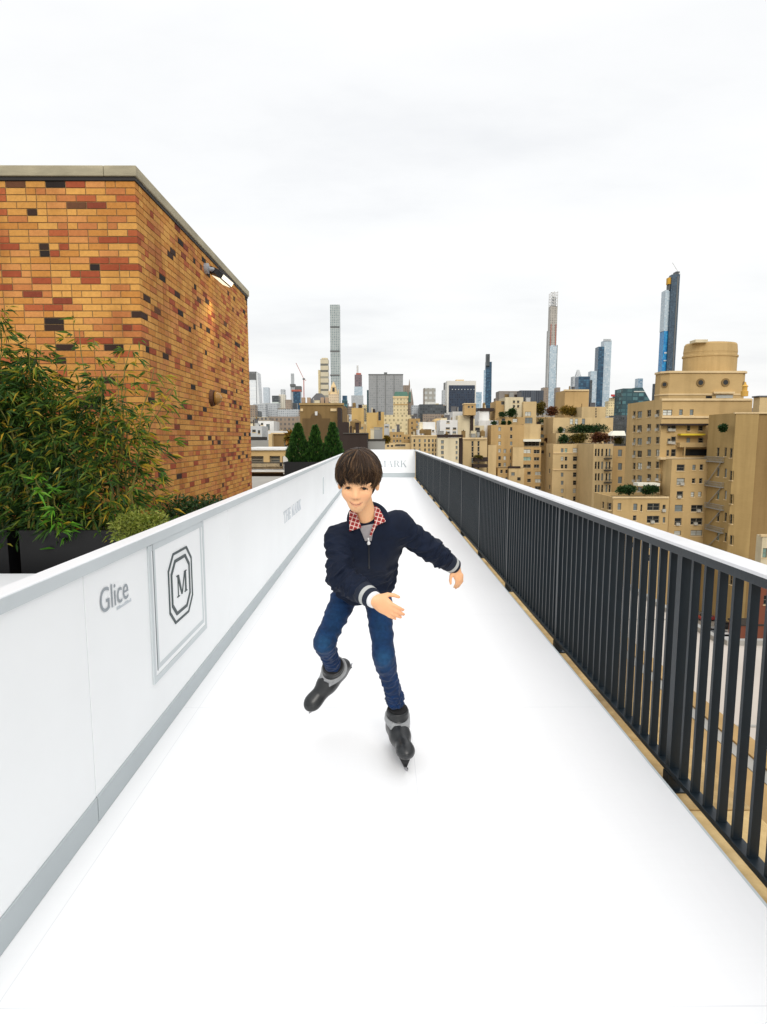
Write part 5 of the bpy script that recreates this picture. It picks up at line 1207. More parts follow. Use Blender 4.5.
for x in (550.6, 555.4): slab_px(r, 'hoist_track', x, x + .6, 324, 346, 1600, 0, REDST, .6)
mb = MB(); a, b = at(550.8, 300, 1600).x, at(557.6, 300, 1600).x; z0, z1 = at(554, 306, 1600).z, at(554, 291.4, 1600).z
for x in (a, (a + b) / 2, b):
    for y in (1600, 1616): mb.box(x - .7, x + .7, y - .7, y + .7, z0, z1 - (3 if x == a else 0))
for k in range(5):
    z = z0 + (z1 - z0) * (k + .6) / 5
    mb.box(a, b, 1599.6, 1600.6, z - .7, z + .7); mb.box(a, b, 1615.6, 1616.6, z - .7, z + .7); mb.bar((a, 1600, z), (b, 1600, z - 6), .8, .8)
mb.build('scaffold', STEEL, r); bx_(r, 'core', 552.6, 556, 297, 306, 1604, 10, f_grey)
r = tower('tower', 'grey stepped tower with a rounded top left of the blue twin glass tower', 575, 1500); bx_(r, 'shaft', 571.4, 581, 386, None, 1500, 24, f_grey); bx_(r, 'shaft', 573, 580, 376.5, 386, 1503, 18, f_grey); frustum(r, 'crown', 574, 579.4, 369.6, 376.5, 1505, 12, f_grey, 1.7, 1.7)
r = tower('skyscraper', 'dark blue office block behind the tan tank house', 585, 1350); bx_(r, 'shaft', 578.4, 589.6, 376.4, None, 1350, 26, f_dblue); bx_(r, 'step', 589.6, 592, 380, None, 1352, 24, f_dark)
r = tower('skyscraper', 'tall blue glass tower with a dark centre between two pale sides', 602, 1550)
bx_(r, 'low_side', 590.8, 598.2, 371, None, 1552, 22, f_glassl); bx_(r, 'shaft', 598.2, 604, 346.6, None, 1550, 24, f_dblue); bx_(r, 'shaft', 604, 611.4, 340.4, None, 1554, 24, f_glassl); mb = MB(); p, p2 = at(598.2, 347, 1550), at(611.4, 340, 1550); mb.prism([(at(604, 347, 1550).x, 1553), (p2.x, 1553), (p2.x, 1556), (at(604, 347, 1550).x, 1556)], p2.z - 2, p2.z + 3); mb.build('crown', f_grey, r)
r = tower('tower', 'beige setback tower under a small red sign', 613, 900, 'tower'); bx_(r, 'shaft', 606, 620, 408, None, 900, 20, f_cream); bx_(r, 'shaft', 608.4, 618.6, 401, 408, 903, 14, f_cream); bx_(r, 'shaft', 611, 617.6, 397.6, 401, 905, 9, f_cream); bx_(r, 'sign', 611.4, 618.2, 394.4, 396.4, 898, 2, mk('red_sign', lin(180, 60, 60), .6, .05)); bx_(r, 'sign_post', 612.6, 617, 396.4, 398, 898.5, 1, f_dark)
r = tower('office_tower', 'dark teal glass building with a sloping right end left of the big tan block', 634, 640); bx_(r, 'shaft', 622.6, 635, 388.4, None, 640, 22, f_teal, ); mb = MB(); a, b, c = at(635, 400, 640).x, at(645, 400, 640).x, at(650, 400, 640).x; zt, zl_ = at(640, 387.6, 640).z, at(640, 400.5, 640).z
mb.prism([(a + .02, 640), (c, 640), (c, 662), (a + .02, 662)], STREET, zl_); mb.prism([(a + .02, 640), (c, 640), (c, 662), (a + .02, 662)], zl_, zt, 0, top=[(a + .02, 640), (b - 3, 640), (b - 3, 662), (a + .02, 662)]); mb.build('sloped_end', f_teal, r); slab_px(r, 'light_strip', 634, 645, 391, 392, 640, 0, G_PALE, .4)
r = tower('skyscraper', 'pale blue sliver tower above the dark teal building', 640, 1700); bx_(r, 'shaft', 637.6, 642.6, 378.4, None, 1700, 20, f_blue)
r = tower('skyscraper', 'dark narrow tower edge beside the tallest unfinished tower', 656, 1400); bx_(r, 'shaft', 654.4, 657.8, 383.6, None, 1400, 12, f_dark)
r = tower('skyscraper', 'tallest unfinished tower with a yellow hoist and blue film over its lower glass', 671, 1600)
bx_(r, 'shaft', 671.4, 679.6, 274.4, None, 1600, 0, F('blue_grey_facade', lin(46, 66, 82), lin(30, 50, 68), lin(84, 110, 128), 4.2, 3.0, .6, .55, rough=.35), xs=668.6); bx_(r, 'glass_side', 664.6, 671.2, 290, 331, 1606, 0, f_glassl, xs=660.6); bx_(r, 'film_side', 663.6, 671, 331, None, 1605.5, 0, f_bluef, xs=659.4)
bx_(r, 'hoist', 668.4, 672, 277.4, 284, 1604, 12, YELL); bx_(r, 'core_top', 669, 673, 283, 291, 1606, 14, MECH); bx_(r, 'top_frame', 676, 679.8, 271.4, 275, 1602, 16, f_dark); slab_px(r, 'film_patch', 664.4, 670, 352, 353.6, 1605, 0, f_glassl, 1.0); slab_px(r, 'film_patch', 663.6, 668, 360, 361.2, 1605, 0, f_glassl, 1.0); slab_px(r, 'hoist_track', 674.6, 676, 276, 380, 1600, 0, MECH, .8)
a, b = at(678.8, 273, 1603), at(672.4, 262.6, 1603); mb = MB(); mb.bar(a, b, .9, .9, 0, up=(0, 1, 0)); mb.bar(a, (a.x + 3, 1603, a.z - 4), 2.4, 2.4, 0, up=(0, 1, 0)); mb.build('crane_jib', STEEL, r)
# district of low blocks filling the distance
mb = MB(); q = random.Random(77)
for i in range(640):
    Y = q.uniform(420, 2400); px = q.uniform(225, 780); y = q.uniform(414, 433) if Y < 900 else q.uniform(403, 428)
    if 470 < px: y = max(y, 408)
    p = at(px, y, Y); w = q.uniform(14, 40); mb.box(p.x - w / 2, p.x + w / 2, Y, Y + w, STREET, p.z, q.randrange(5))
tag(mb.build('distant_blocks', [f_brown, f_cream, f_grey, F('dull_low_facade', lin(150, 140, 124), lin(84, 84, 84), lin(140, 134, 124), 3.5, 3, .5, .5), f_dark], origin=(0, 0, 0)), 'mass of low distant city blocks behind the named towers', 'city blocks', kind='stuff')

# ------------------------------------------------------------------ the ground, street and parked cars
M_GROUND = mk('city_ground', lin(120, 114, 104), 0.9, 0.2, 0.02)
mb = MB(); mb.face([(-6000, -3000, STREET - .05), (6000, -3000, STREET - .05), (6000, 9000, STREET - .05), (-6000, 9000, STREET - .05)])
tag(mb.build('ground', M_GROUND), kind='structure')
M_ASPH = mk('asphalt', (0.05, 0.05, 0.052), 0.85, 0.2, 0.3, 0.2); M_PAVE = mk('pavement_concrete', lin(150, 146, 138), 0.85, 0.1, 0.3)
mb = MB(); mb.box(16, 120, 96, 124, STREET - .04, STREET + .012); mb.box(14, 34, 20, 320, STREET - .04, STREET + 0.008)
tag(mb.build('road', M_ASPH), kind='structure')
mb = MB(); mb.box(36, 130, 124.1, 128, STREET - .04, STREET + .14); mb.box(36, 130, 92, 95.9, STREET - .04, STREET + .14)
tag(mb.build('pavement', M_PAVE), kind='structure')
TYRE = mk('tyre_rubber', (0.02, 0.02, 0.02), 0.8, 0.1); RIM = mk('wheel_rim', (0.4, 0.4, 0.42), 0.3, 0.1, metal=0.8)
def car(loc, col, label, ang):
    e = empty('parked_car', loc, label, 'car', 'cars parked in the street below'); e.rotation_euler = (0, 0, ang)
    paint = mk('car_paint_' + col[0], col[1], 0.3, 0.03, 2, coat=0.6); M = Vector(loc)
    mb = MB(); W = 0.9
    sec = [(-2.25, .45, .72), (-2.15, .32, .95), (-1.2, .28, 1.02), (.9, .28, 1.0), (1.9, .3, .86), (2.25, .42, .66)]
    vs = [(M.x + x, M.y + s * (W if 0 < i < 5 else W * .82), M.z + z) for i, (x, a, b) in enumerate(sec) for s in (-1, 1) for z in (a, b)]
    fs = []
    for i in range(5):
        o = i * 4; n_ = o + 4
        fs += [(o, n_, n_ + 1, o + 1), (o + 3, n_ + 3, n_ + 2, o + 2), (o + 1, n_ + 1, n_ + 3, o + 3), (o + 2, n_ + 2, n_, o)]
    fs += [(0, 1, 3, 2), (22, 23, 21, 20)]
    mb.add(vs, fs); mb.build('body', paint, e, bevel=0.06)
    mb = MB(); mb.prism([(M.x - 1.75, M.y - .82), (M.x + 1.05, M.y - .82), (M.x + 1.05, M.y + .82), (M.x - 1.75, M.y + .82)], M.z + .98, M.z + 1.42, 0, top=[(M.x - 1.3, M.y - .66), (M.x + .3, M.y - .66), (M.x + .3, M.y + .66), (M.x - 1.3, M.y + .66)]); mb.build('window', G_DARK, e)
    mb = MB(); mb.box(M.x - 1.28, M.x + .28, M.y - .65, M.y + .65, M.z + 1.421, M.z + 1.47); mb.build('roof', paint, e, bevel=.02)
    for x in (-1.4, 1.4):
        for y in (-.82, .82):
            mb = MB(); mb.tube([(M.x + x, M.y + y - .1, M.z + .33), (M.x + x, M.y + y + .1, M.z + .33)], .33, 14); wh = mb.build('wheel', TYRE, e)
            mb = MB(); s = 1 if y > 0 else -1; mb.tube([(M.x + x, M.y + y + s * .09, M.z + .33), (M.x + x, M.y + y + s * .112, M.z + .33)], .2, 10); mb.build('rim', RIM, wh)
cars = [('black', (.02, .02, .022)), ('white', (.7, .7, .7)), ('grey', (.2, .21, .22)), ('white', (.7, .7, .7)), ('red', (.3, .03, .03)), ('black', (.02, .02, .022))]
lab = ['black car nearest the red brick at the kerb below', 'white car between two dark cars at the kerb below', 'grey car in the street below beside a white one', 'white car farthest left at the kerb below', 'dark red car out in the road below', 'black car out in the road below']
for i, ((px, py), c_, l_) in enumerate(zip([(741, 652), (728, 640), (716, 634), (699, 632), (708, 620), (726, 628)], cars, lab)):
    p = on_z(px, py, STREET + 0.015); car((p.x, p.y, STREET + 0.015), c_, l_, 0)
p = on_z(745, 646, STREET); Rb = empty('brick_shed', (p.x, p.y, STREET), 'low red brick shed beside the parked cars at the right', 'shed')
mb = MB(); mb.box(p.x - 1.2, p.x + 3.2, p.y, p.y + 4, STREET, STREET + 4.2); mb.build('wall', REDB, Rb); mb = MB(); mb.box(p.x - 1.4, p.x + 3.4, p.y - .2, p.y + 4.2, STREET + 4.201, STREET + 4.5); mb.build('roof', DROOF, Rb)

# ------------------------------------------------------------------ sky, sun, camera
SUN_EL, SUN_AZ = math.radians(34), math.radians(173)       # azimuth clockwise from +Y: high, behind the camera's left shoulder
w = bpy.data.worlds.new('World'); SC.world = w; w.use_nodes = True; t = NT(w)
sky = t.n('ShaderNodeTexSky'); sky.sky_type = 'NISHITA'; sky.sun_disc = False; sky.sun_elevation = SUN_EL; sky.sun_rotation = SUN_AZ; sky.dust_density = 4; sky.air_density = 1.5
bg1 = t.n('ShaderNodeBackground', i_Strength=0.10); t.l(sky.outputs[0], bg1.inputs[0])
tc = t.n('ShaderNodeTexCoord'); sp = t.n('ShaderNodeSeparateXYZ'); t.l(tc.outputs['Generated'], sp.inputs[0])
# cloud deck seen in perspective: direction / (height + k)
den = t.math('ADD', t.math('MAXIMUM', sp.outputs[2], 0.0), 0.16)
cb = t.n('ShaderNodeCombineXYZ'); t.l(t.math('DIVIDE', sp.outputs[0], den), cb.inputs[0]); t.l(t.math('DIVIDE', sp.outputs[1], den), cb.inputs[1])
mp = t.n('ShaderNodeMapping'); mp.inputs['Scale'].default_value = (0.55, 0.9, 1); mp.inputs['Location'].default_value = (3.1, 1.7, 0); t.l(cb.outputs[0], mp.inputs[0])
n1 = t.noise(mp.outputs[0], 1.5, 6, 0.55)
cl = t.ramp(n1, [(0.30, (0.86, 0.868, 0.885)), (0.46, (0.955, 0.96, 0.965)), (0.60, (1.0, 1.0, 1.0))])
gr = t.ramp(sp.outputs[2], [(0.0, (0.97, 0.97, 0.97)), (0.30, (1.0, 1.0, 1.0))])
bg2 = t.n('ShaderNodeBackground', i_Strength=1.0); t.l(t.mix(1.0, cl, gr, 'MULTIPLY'), bg2.inputs[0])
# ramp colours clamp at 1: brighten the zenith with the strength instead
t.l(t.math('ADD', 1.06, t.math('MULTIPLY', t.math('MAXIMUM', t.math('SUBTRACT', sp.outputs[2], 0.5), 0.0), 1.2)), bg2.inputs['Strength'])
mx = t.n('ShaderNodeMixShader', i_0=0.9); t.l(bg1.outputs[0], mx.inputs[1]); t.l(bg2.outputs[0], mx.inputs[2])
o = t.n('ShaderNodeOutputWorld'); t.l(mx.outputs[0], o.inputs[0])
L = bpy.data.lights.new('sun', 'SUN'); L.energy = 1.5; L.angle = math.radians(30); L.color = (1, 0.96, 0.9)
so = bpy.data.objects.new('sun', L); COL.objects.link(so)
dirv = Vector((math.sin(SUN_AZ) * math.cos(SUN_EL), math.cos(SUN_AZ) * math.cos(SUN_EL), math.sin(SUN_EL)))
so.rotation_euler = dirv.to_track_quat('Z', 'Y').to_euler(); so.location = (0, -20, 40)

cam = bpy.data.cameras.new('camera'); co = bpy.data.objects.new('camera', cam); COL.objects.link(co)
cam.sensor_fit = 'VERTICAL'; cam.sensor_height = 36.0; cam.lens = 36.0 * F_ / H_; cam.clip_start = 0.05; cam.clip_end = 20000
co.location = EYE; co.rotation_euler = (math.pi / 2 - PITCH, 0, -YAW)
SC.camera = co
vs_ = SC.view_settings; vs_.view_transform = 'Standard'; vs_.look = 'None'; vs_.exposure = 0.05; vs_.gamma = 1.0; vs_.use_curve_mapping = False
SC.render.resolution_x, SC.render.resolution_y = W_, H_
# ================================================================== the skating boy
class SDF:
    """signed distance grid: union / cut of rounded shapes with soft joins, turned into one closed mesh by surface nets"""
    def __init__(s, lo, hi, h):
        s.o = np.array(lo, dtype=np.float32); s.h = h
        s.n = tuple(int(math.ceil((b - a) / h)) + 1 for a, b in zip(lo, hi))
        s.a = np.full(s.n, 1.0, dtype=np.float32)
    def sub(s, lo, hi):
        i0 = [max(0, int(math.floor((a - o) / s.h))) for a, o in zip(lo, s.o)]; i1 = [min(n, int(math.ceil((b - o) / s.h)) + 2) for b, o, n in zip(hi, s.o, s.n)]
        if any(a >= b for a, b in zip(i0, i1)): return None, None
        g = np.meshgrid(*[np.arange(a, b, dtype=np.float32) * s.h + o for a, b, o in zip(i0, i1, s.o)], indexing='ij')
        return tuple(slice(a, b) for a, b in zip(i0, i1)), np.stack(g, -1)
    def op(s, lo, hi, fn, k=0.0, mode='add'):
        pad = k + 2.5 * s.h + (0.02 if mode == 'add' else 0.0)
        sl, P = s.sub([c - pad for c in lo], [c + pad for c in hi])
        if sl is None: return
        d = fn(P).astype(np.float32); a = s.a[sl]
        if mode == 'cut':
            d = -d; h_ = np.maximum(k - np.abs(a - d), 0) / k if k else 0
            s.a[sl] = np.maximum(a, d) + (h_ * h_ * k * 0.25 if k else 0)
        else:
            h_ = np.maximum(k - np.abs(a - d), 0) / k if k else 0
            s.a[sl] = np.minimum(a, d) - (h_ * h_ * k * 0.25 if k else 0)
    def cap(s, a, b, ra, rb, k=0.01, mode='add', disp=None):
        a, b = np.array(a, dtype=np.float32), np.array(b, dtype=np.float32); m = max(ra, rb)
        ba = b - a; L2 = float(ba @ ba)
        def fn(P):
            t_ = np.clip(((P - a) @ ba) / L2, 0, 1); d = np.linalg.norm(P - a - t_[..., None] * ba, axis=-1) - (ra + (rb - ra) * t_)
            return d - disp(P, t_) if disp is not None else d
        s.op(np.minimum(a, b) - m, np.maximum(a, b) + m, fn, k, mode)
    def ell(s, c, R, r, k=0.01, mode='add', disp=None):
        """R rows = the axes of the ellipsoid"""
        c, R, r = np.array(c, dtype=np.float32), np.array(R, dtype=np.float32), np.array(r, dtype=np.float32); m = float(r.max())
        def fn(P):
            q = (P - c) @ R.T; k0 = np.linalg.norm(q / r, axis=-1); k1 = np.linalg.norm(q / (r * r), axis=-1)
            d = k0 * (k0 - 1) / np.maximum(k1, 1e-6)
            return d - disp(P, None) if disp is not None else d
        s.op(c - m, c + m, fn, k, mode)
    def mesh(s, smooth=1):
        F = s.a; ins = F < 0
        cnt = np.zeros(tuple(n - 1 for n in s.n), dtype=np.int8); off = [(i, j, k) for i in (0, 1) for j in (0, 1) for k in (0, 1)]
        for i, j, k in off: cnt += ins[i:s.n[0] - 1 + i, j:s.n[1] - 1 + j, k:s.n[2] - 1 + k]
        act = np.argwhere((cnt > 0) & (cnt < 8)); idx = np.full(cnt.shape, -1, dtype=np.int64); idx[tuple(act.T)] = np.arange(len(act))
        val = {o: F[act[:, 0] + o[0], act[:, 1] + o[1], act[:, 2] + o[2]] for o in off}
        pos = np.zeros((len(act), 3)); c = np.zeros(len(act))
        for a in off:
            for ax in range(3):
                if a[ax]: continue
                b = list(a); b[ax] = 1; b = tuple(b); va, vb = val[a], val[b]; m = (va < 0) != (vb < 0)
                t_ = va[m] / (va[m] - vb[m]); p = np.tile(np.array(a, dtype=float), (m.sum(), 1)); p[:, ax] += t_; pos[m] += p; c[m] += 1
        V = s.o + (act + pos / c[:, None]) * s.h
        Q = []
        for ax in range(3):
            u, v = (ax + 1) % 3, (ax + 2) % 3
            A = np.take(ins, range(0, s.n[ax] - 1), ax); B = np.take(ins, range(1, s.n[ax]), ax)
            E = np.argwhere(A != B); E = E[(E[:, u] > 0) & (E[:, v] > 0) & (E[:, u] < s.n[u] - 1) & (E[:, v] < s.n[v] - 1)]
            f = ins[tuple(E.T)]
            def ci(du, dv):
                e = E.copy(); e[:, u] += du; e[:, v] += dv; return idx[tuple(e.T)]
            q = np.stack([ci(-1, -1), ci(0, -1), ci(0, 0), ci(-1, 0)], 1); q[~f] = q[~f][:, ::-1]; Q.append(q)
        Q = np.concatenate(Q); Q = Q[(Q >= 0).all(1)]
        for _ in range(smooth):
            acc = np.zeros_like(V); w = np.zeros(len(V))
            for i in range(4):
                a, b = Q[:, i], Q[:, (i + 1) % 4]
                np.add.at(acc, a, V[b]); np.add.at(w, a, 1)
                np.add.at(acc, b, V[a]); np.add.at(w, b, 1)
            V = V * 0.5 + acc / np.maximum(w, 1)[:, None] * 0.5
        return V, Q
def mesh_from(name, V, Q, mats, parent=None, col=None, origin=None):
    me = bpy.data.meshes.new(name); off = np.array(world_loc(parent)) if parent is not None else np.array(origin)
    W = V - off
    me.vertices.add(len(W)); me.vertices.foreach_set('co', W.reshape(-1))
    me.loops.add(Q.size); me.loops.foreach_set('vertex_index', Q.reshape(-1).astype(np.int32))
    me.polygons.add(len(Q)); me.polygons.foreach_set('loop_start', np.arange(0, Q.size, 4, dtype=np.int32)); me.polygons.foreach_set('loop_total', np.full(len(Q), 4, dtype=np.int32))
    me.polygons.foreach_set('use_smooth', np.ones(len(Q), dtype=bool)); me.update(calc_edges=True); me.validate()
    if col is not None:
        at_ = me.attributes.new('Col', 'FLOAT_COLOR', 'POINT'); c4 = np.ones((len(V), 4), dtype=np.float32); c4[:, :3] = col; at_.data.foreach_set('color', c4.reshape(-1))
    for m in (mats if isinstance(mats, (list, tuple)) else [mats]): me.materials.append(m)
    return link_mesh(name, me, parent, None if parent is not None else Vector(origin))
def keep_largest(V, Q):
    """drop stray crumbs so that the surface is one piece"""
    n = len(V); lab = np.arange(n)
    E = np.concatenate([Q[:, [0, 1]], Q[:, [1, 2]], Q[:, [2, 3]], Q[:, [3, 0]]])
    for _ in range(400):
        m = np.minimum(lab[E[:, 0]], lab[E[:, 1]]); old = lab.copy()
        np.minimum.at(lab, E[:, 0], m); np.minimum.at(lab, E[:, 1], m); lab = lab[lab]
        if (lab == old).all(): break
    k = np.bincount(lab).argmax(); keep = lab == k; new = np.cumsum(keep) - 1
    return V[keep], new[Q[keep[Q].all(1)]]
def un(v): v = np.array(v, dtype=float); return v / np.linalg.norm(v)
def smoothstep(a, b, x): t_ = np.clip((x - a) / (b - a), 0, 1); return t_ * t_ * (3 - 2 * t_)

YF = on_z(406, 766, 0.0).y
J = lambda px, py, dY: np.array(at(px, py, YF + dY))
HEAD = J(358.2, 482.6, -0.27)
NECK = J(368.5, 524, -0.17)
SHR, SHL = J(339.5, 540, -0.17), J(398, 526, -0.11)
ELR, WRR, TIPR = J(340, 577, -0.30), J(373, 599, -0.46), J(405, 620, -0.52)
ELL, WRL, TIPL = J(430, 549, -0.05), J(455, 567, 0.03), J(462, 585, 0.0)
HPR, HPL = J(350, 585, 0.16), J(377, 587, 0.13)
KNR, ANR, TOR = J(324, 643, 0.02), J(336, 672, 0.28), J(310.5, 702, 0.20)
KNL, ANL = J(384, 657, -0.02), J(397, 706, 0.13)
dist = lambda a, b: round(float(np.linalg.norm(a - b)), 3)
print('arm', dist(SHR, ELR), dist(ELR, WRR), dist(WRR, TIPR), '|', dist(SHL, ELL), dist(ELL, WRL), dist(WRL, TIPL), 'thigh', dist(HPR, KNR), dist(HPL, KNL), 'shin', dist(KNR, ANR), dist(KNL, ANL), 'torso', dist((HPR + HPL) / 2, NECK), 'sh', dist(SHR, SHL), 'foot', dist(ANR, TOR), 'neck', dist(NECK, HEAD), 'ankle z', ANL[2], ANR[2])

# head frame: x to the viewer's right, b to the back, u up through the crown
yaw, pit, roll = math.radians(5), math.radians(17), math.radians(-2)
fw = np.array([-math.sin(yaw) * math.cos(pit), -math.cos(yaw) * math.cos(pit), -math.sin(pit)])
hx = un(np.cross(np.array([0, 0, 1.0]), fw)); hx = hx if hx[0] > 0 else -hx
hu = un(np.cross(fw, hx)); hu = hu if hu[2] > 0 else -hu
hx, hu = hx * math.cos(roll) + hu * math.sin(roll), hu * math.cos(roll) - hx * math.sin(roll)
hb = -fw
HR = np.array([hx, hb, hu]); S_ = 0.905
def hp(x, y, z): return HEAD + (hx * x + hb * y + hu * z) * S_
EYE_L, EYE_R = (0.0315, -0.0590, 0.002), (-0.0315, -0.0590, 0.002)

def hand(S, wr, tip, thumb, bend, scale=1.0, curl=0.25):
    """palm, four unequal fingers in two bent segments each, and a thumb leaving the side of the palm near the wrist"""
    d = un(tip - wr); th = un(thumb - d * np.dot(thumb, d)); n = un(np.cross(d, th)); n = n if np.dot(n, bend) > 0 else -n
    s = scale; R = np.array([d, th, n])
    S.cap(wr - d * 0.02 * s, wr + d * 0.015 * s, 0.021 * s, 0.022 * s, 0.01)
    S.ell(wr + d * 0.045 * s, R, (0.046 * s, 0.034 * s, 0.015 * s), 0.012)
    S.ell(wr + d * 0.06 * s + th * 0.008 * s, R, (0.034 * s, 0.032 * s, 0.0135 * s), 0.008)
    for off, L, r, sp in ((0.0255, 0.062, 0.0080, 0.0), (0.0088, 0.070, 0.0084, 0.0), (-0.0078, 0.065, 0.0080, 0.0), (-0.0232, 0.050, 0.0072, -0.03)):
        b = wr + d * (0.078 - abs(off) * 0.15) * s + th * off * s
        d1 = un(d + th * sp * 0.8 + n * curl); d2 = un(d + th * sp * 0.5 + n * curl * 3.2); d3 = un(d + th * sp * .3 + n * curl * 5)
        m = b + d1 * L * .42 * s; e = m + d2 * L * .32 * s; f = e + d3 * L * .26 * s
        S.cap(b - d1 * 0.02 * s, m, r * 1.08 * s, r * s, 0.0045); S.cap(m, e, r * s, r * .92 * s, 0.003); S.cap(e, f, r * .92 * s, r * .78 * s, 0.002)
    b = wr + d * 0.022 * s + th * 0.022 * s + n * 0.004 * s
    m = b + un(d * .75 + th * .8 + n * .3) * 0.034 * s; e = m + un(d * 1.0 + th * .45 + n * .3) * 0.028 * s; f = e + un(d + th * .1 + n * .3) * .02 * s
    S.cap(b, m, 0.0125 * s, 0.0095 * s, 0.008); S.cap(m, e, .0095 * s, .0085 * s, .003); S.cap(e, f, .0085 * s, .007 * s, .002)

allp = np.array([HEAD, NECK, SHR, SHL, ELR, WRR, TIPR, ELL, WRL, TIPL, HPR, HPL, KNR, ANR, KNL, ANL])
lo = allp.min(0) - 0.10; hi = allp.max(0) + np.array([0.08, 0.10, 0.15])
hm = (HPR + HPL) / 2; sm2 = (SHR + SHL) / 2
tu = un(NECK - hm); tr = un(SHL - SHR - tu * np.dot(SHL - SHR, tu)); tf = un(np.cross(tr, tu)); tf = tf if tf[1] < 0 else -tf
TR = np.array([tr, tf, tu])
cst = hm + tu * 0.66 * np.linalg.norm(NECK - hm)

# ---- skin: one continuous body from crown to ankles
B = SDF(lo, hi, 0.0036)
B.ell(cst, TR, (0.125, 0.085, 0.15), 0.02); B.ell(hm + tu * .08, TR, (0.115, 0.08, 0.14), 0.05); B.ell(hm + tu * .03, TR, (.10, .07, .07), .04)
for sh, el, wr in ((SHR, ELR, WRR), (SHL, ELL, WRL)):
    B.cap(sh, el, .042, .034, .03); B.cap(el, wr, .034, .0225, .01)
    B.cap(sh, cst + tu * .04, .036, .05, .03)
for hi_, kn, an in ((HPR, KNR, ANR), (HPL, KNL, ANL)):
    B.cap(hi_, kn, .048, .033, .02); B.cap(kn, an, .032, .024, .01)
B.cap(NECK - tu * 0.03, hp(0, .034, -.050), .043, .039, .014)
# the head
B.ell(hp(0, .018, .030), HR, (.0755 * S_, .093 * S_, .086 * S_), .01)
B.ell(hp(0, -.030, -.028), HR, (.050 * S_, .056 * S_, .074 * S_), .028)
B.ell(hp(0, -.052, -.078), HR, (.026 * S_, .028 * S_, .027 * S_), .026)
for sx in (-1, 1):
    B.ell(hp(sx * .034, -.052, -.026), HR, (.025 * S_, .024 * S_, .026 * S_), .02)          # cheeks
    B.ell(hp(sx * .033, -.062, .022), HR, (.028 * S_, .010 * S_, .009 * S_), .014)          # brow ridge
    B.ell(hp(sx * .0315, -.0815, .002), HR, (.0165 * S_, .0160 * S_, .0078 * S_), .005, 'cut')  # eye socket
    # ear: rim, lobe and hollow
    B.ell(hp(sx * .0775, .012, -.008), HR, (.010 * S_, .019 * S_, .030 * S_), .006)
    B.ell(hp(sx * .086, .008, -.004), HR, (.008 * S_, .010 * S_, .016 * S_), .004, 'cut')
B.cap(hp(0, -.070, .014), hp(0, -.0925, -.024), .0075 * S_, .0105 * S_, .012)                # nose
for sx in (-1, 1): B.ell(hp(sx * .011, -.085, -.0285), HR, (.0085 * S_, .0105 * S_, .0075 * S_), .006)
for sx in (-1, 1): B.ell(hp(sx * .006, -.0905, -.0355), HR, (.0035 * S_, .0045 * S_, .003 * S_), .002, 'cut')
B.cap(hp(-.023, -.0730, -.0525), hp(0, -.0845, -.0580), .0030 * S_, .0046 * S_, .006); B.cap(hp(0, -.0845, -.0580), hp(.023, -.0730, -.0525), .0046 * S_, .0030 * S_, .006)   # upper lip
B.cap(hp(-.017, -.0750, -.0640), hp(0, -.0835, -.0670), .0030 * S_, .0052 * S_, .006); B.cap(hp(0, -.0835, -.0670), hp(.017, -.0750, -.0640), .0052 * S_, .0030 * S_, .006)   # lower lip
B.cap(hp(-.026, -.0765, -.0550), hp(.026, -.0765, -.0550), .0022 * S_, .0022 * S_, .003, 'cut'); B.cap(hp(-.012, -.0885, -.0618), hp(.012, -.0885, -.0618), .0022 * S_, .0022 * S_, .003, 'cut')
hand(B, WRR, TIPR, np.array([0.1, 0.1, 1.0]), np.array([0.35, 1.0, -.5]), 0.83, 0.14)
hand(B, WRL, TIPL, np.array([-0.9, -0.6, 0.1]), np.array([-0.5, -0.2, -0.6]), 0.70, 0.6)
V, Q = B.mesh(1); V, Q = keep_largest(V, Q)
L_ = (V - HEAD) @ HR.T / S_
base = np.array(lin(236, 184, 138)); col = np.tile(base, (len(V), 1))
def tint(mask, c, w=1.0):
    global col
    m = (np.clip(mask, 0, 1) * w)[:, None]; col = col * (1 - m) + np.array(c) * m
hd = (L_[:, 2] > -.115) & (np.abs(L_[:, 0]) < .1) & (L_[:, 1] > -.13) & (L_[:, 1] < .13)
front = (L_[:, 1] < -.03) & hd
for sx in (-1, 1):
    tint(front * np.exp(-(((L_[:, 0] - sx * .038) / .022) ** 2 + ((L_[:, 2] + .032) / .02) ** 2)), lin(222, 146, 112), .35)
    e = ((L_[:, 0] - sx * .0315) / .0185) ** 2 + ((L_[:, 2] - .004) / .0115) ** 2
    tint(front * np.exp(-e * 1.2), lin(160, 108, 78), .4)
    br = np.abs(L_[:, 2] - (.0235 + .003 * np.cos((np.abs(L_[:, 0]) - .03) * 60))) < .0042
    tint(front * .30 * br * ((sx * L_[:, 0] > .012) & (sx * L_[:, 0] < .054)), lin(58, 36, 22), .85)
    ld = (np.abs(L_[:, 2] - (.0098 - np.maximum(sx * L_[:, 0] - .026, 0) * .42 - ((L_[:, 0] - sx * .0315) / .02) ** 2 * .005)) < .0028) & (np.abs(L_[:, 0] - sx * .0325) < .0145)
    tint(front * ld, lin(40, 26, 18), .9)
zm = L_[:, 2] + .0625 - (L_[:, 0] / .024) ** 2 * .0065
mo = (np.abs(L_[:, 0]) < .024 - np.abs(zm) * .6) & (np.abs(zm) < .0085)
tint(front * mo, lin(208, 136, 112), .5)
tint(front * (np.abs(zm - .0008) < .0022) * (np.abs(L_[:, 0]) < .026), lin(130, 70, 56), .65)
tint(front * np.exp(-((L_[:, 0] / .012) ** 2 + ((L_[:, 2] + .03) / .012) ** 2)), lin(220, 150, 116), .35)
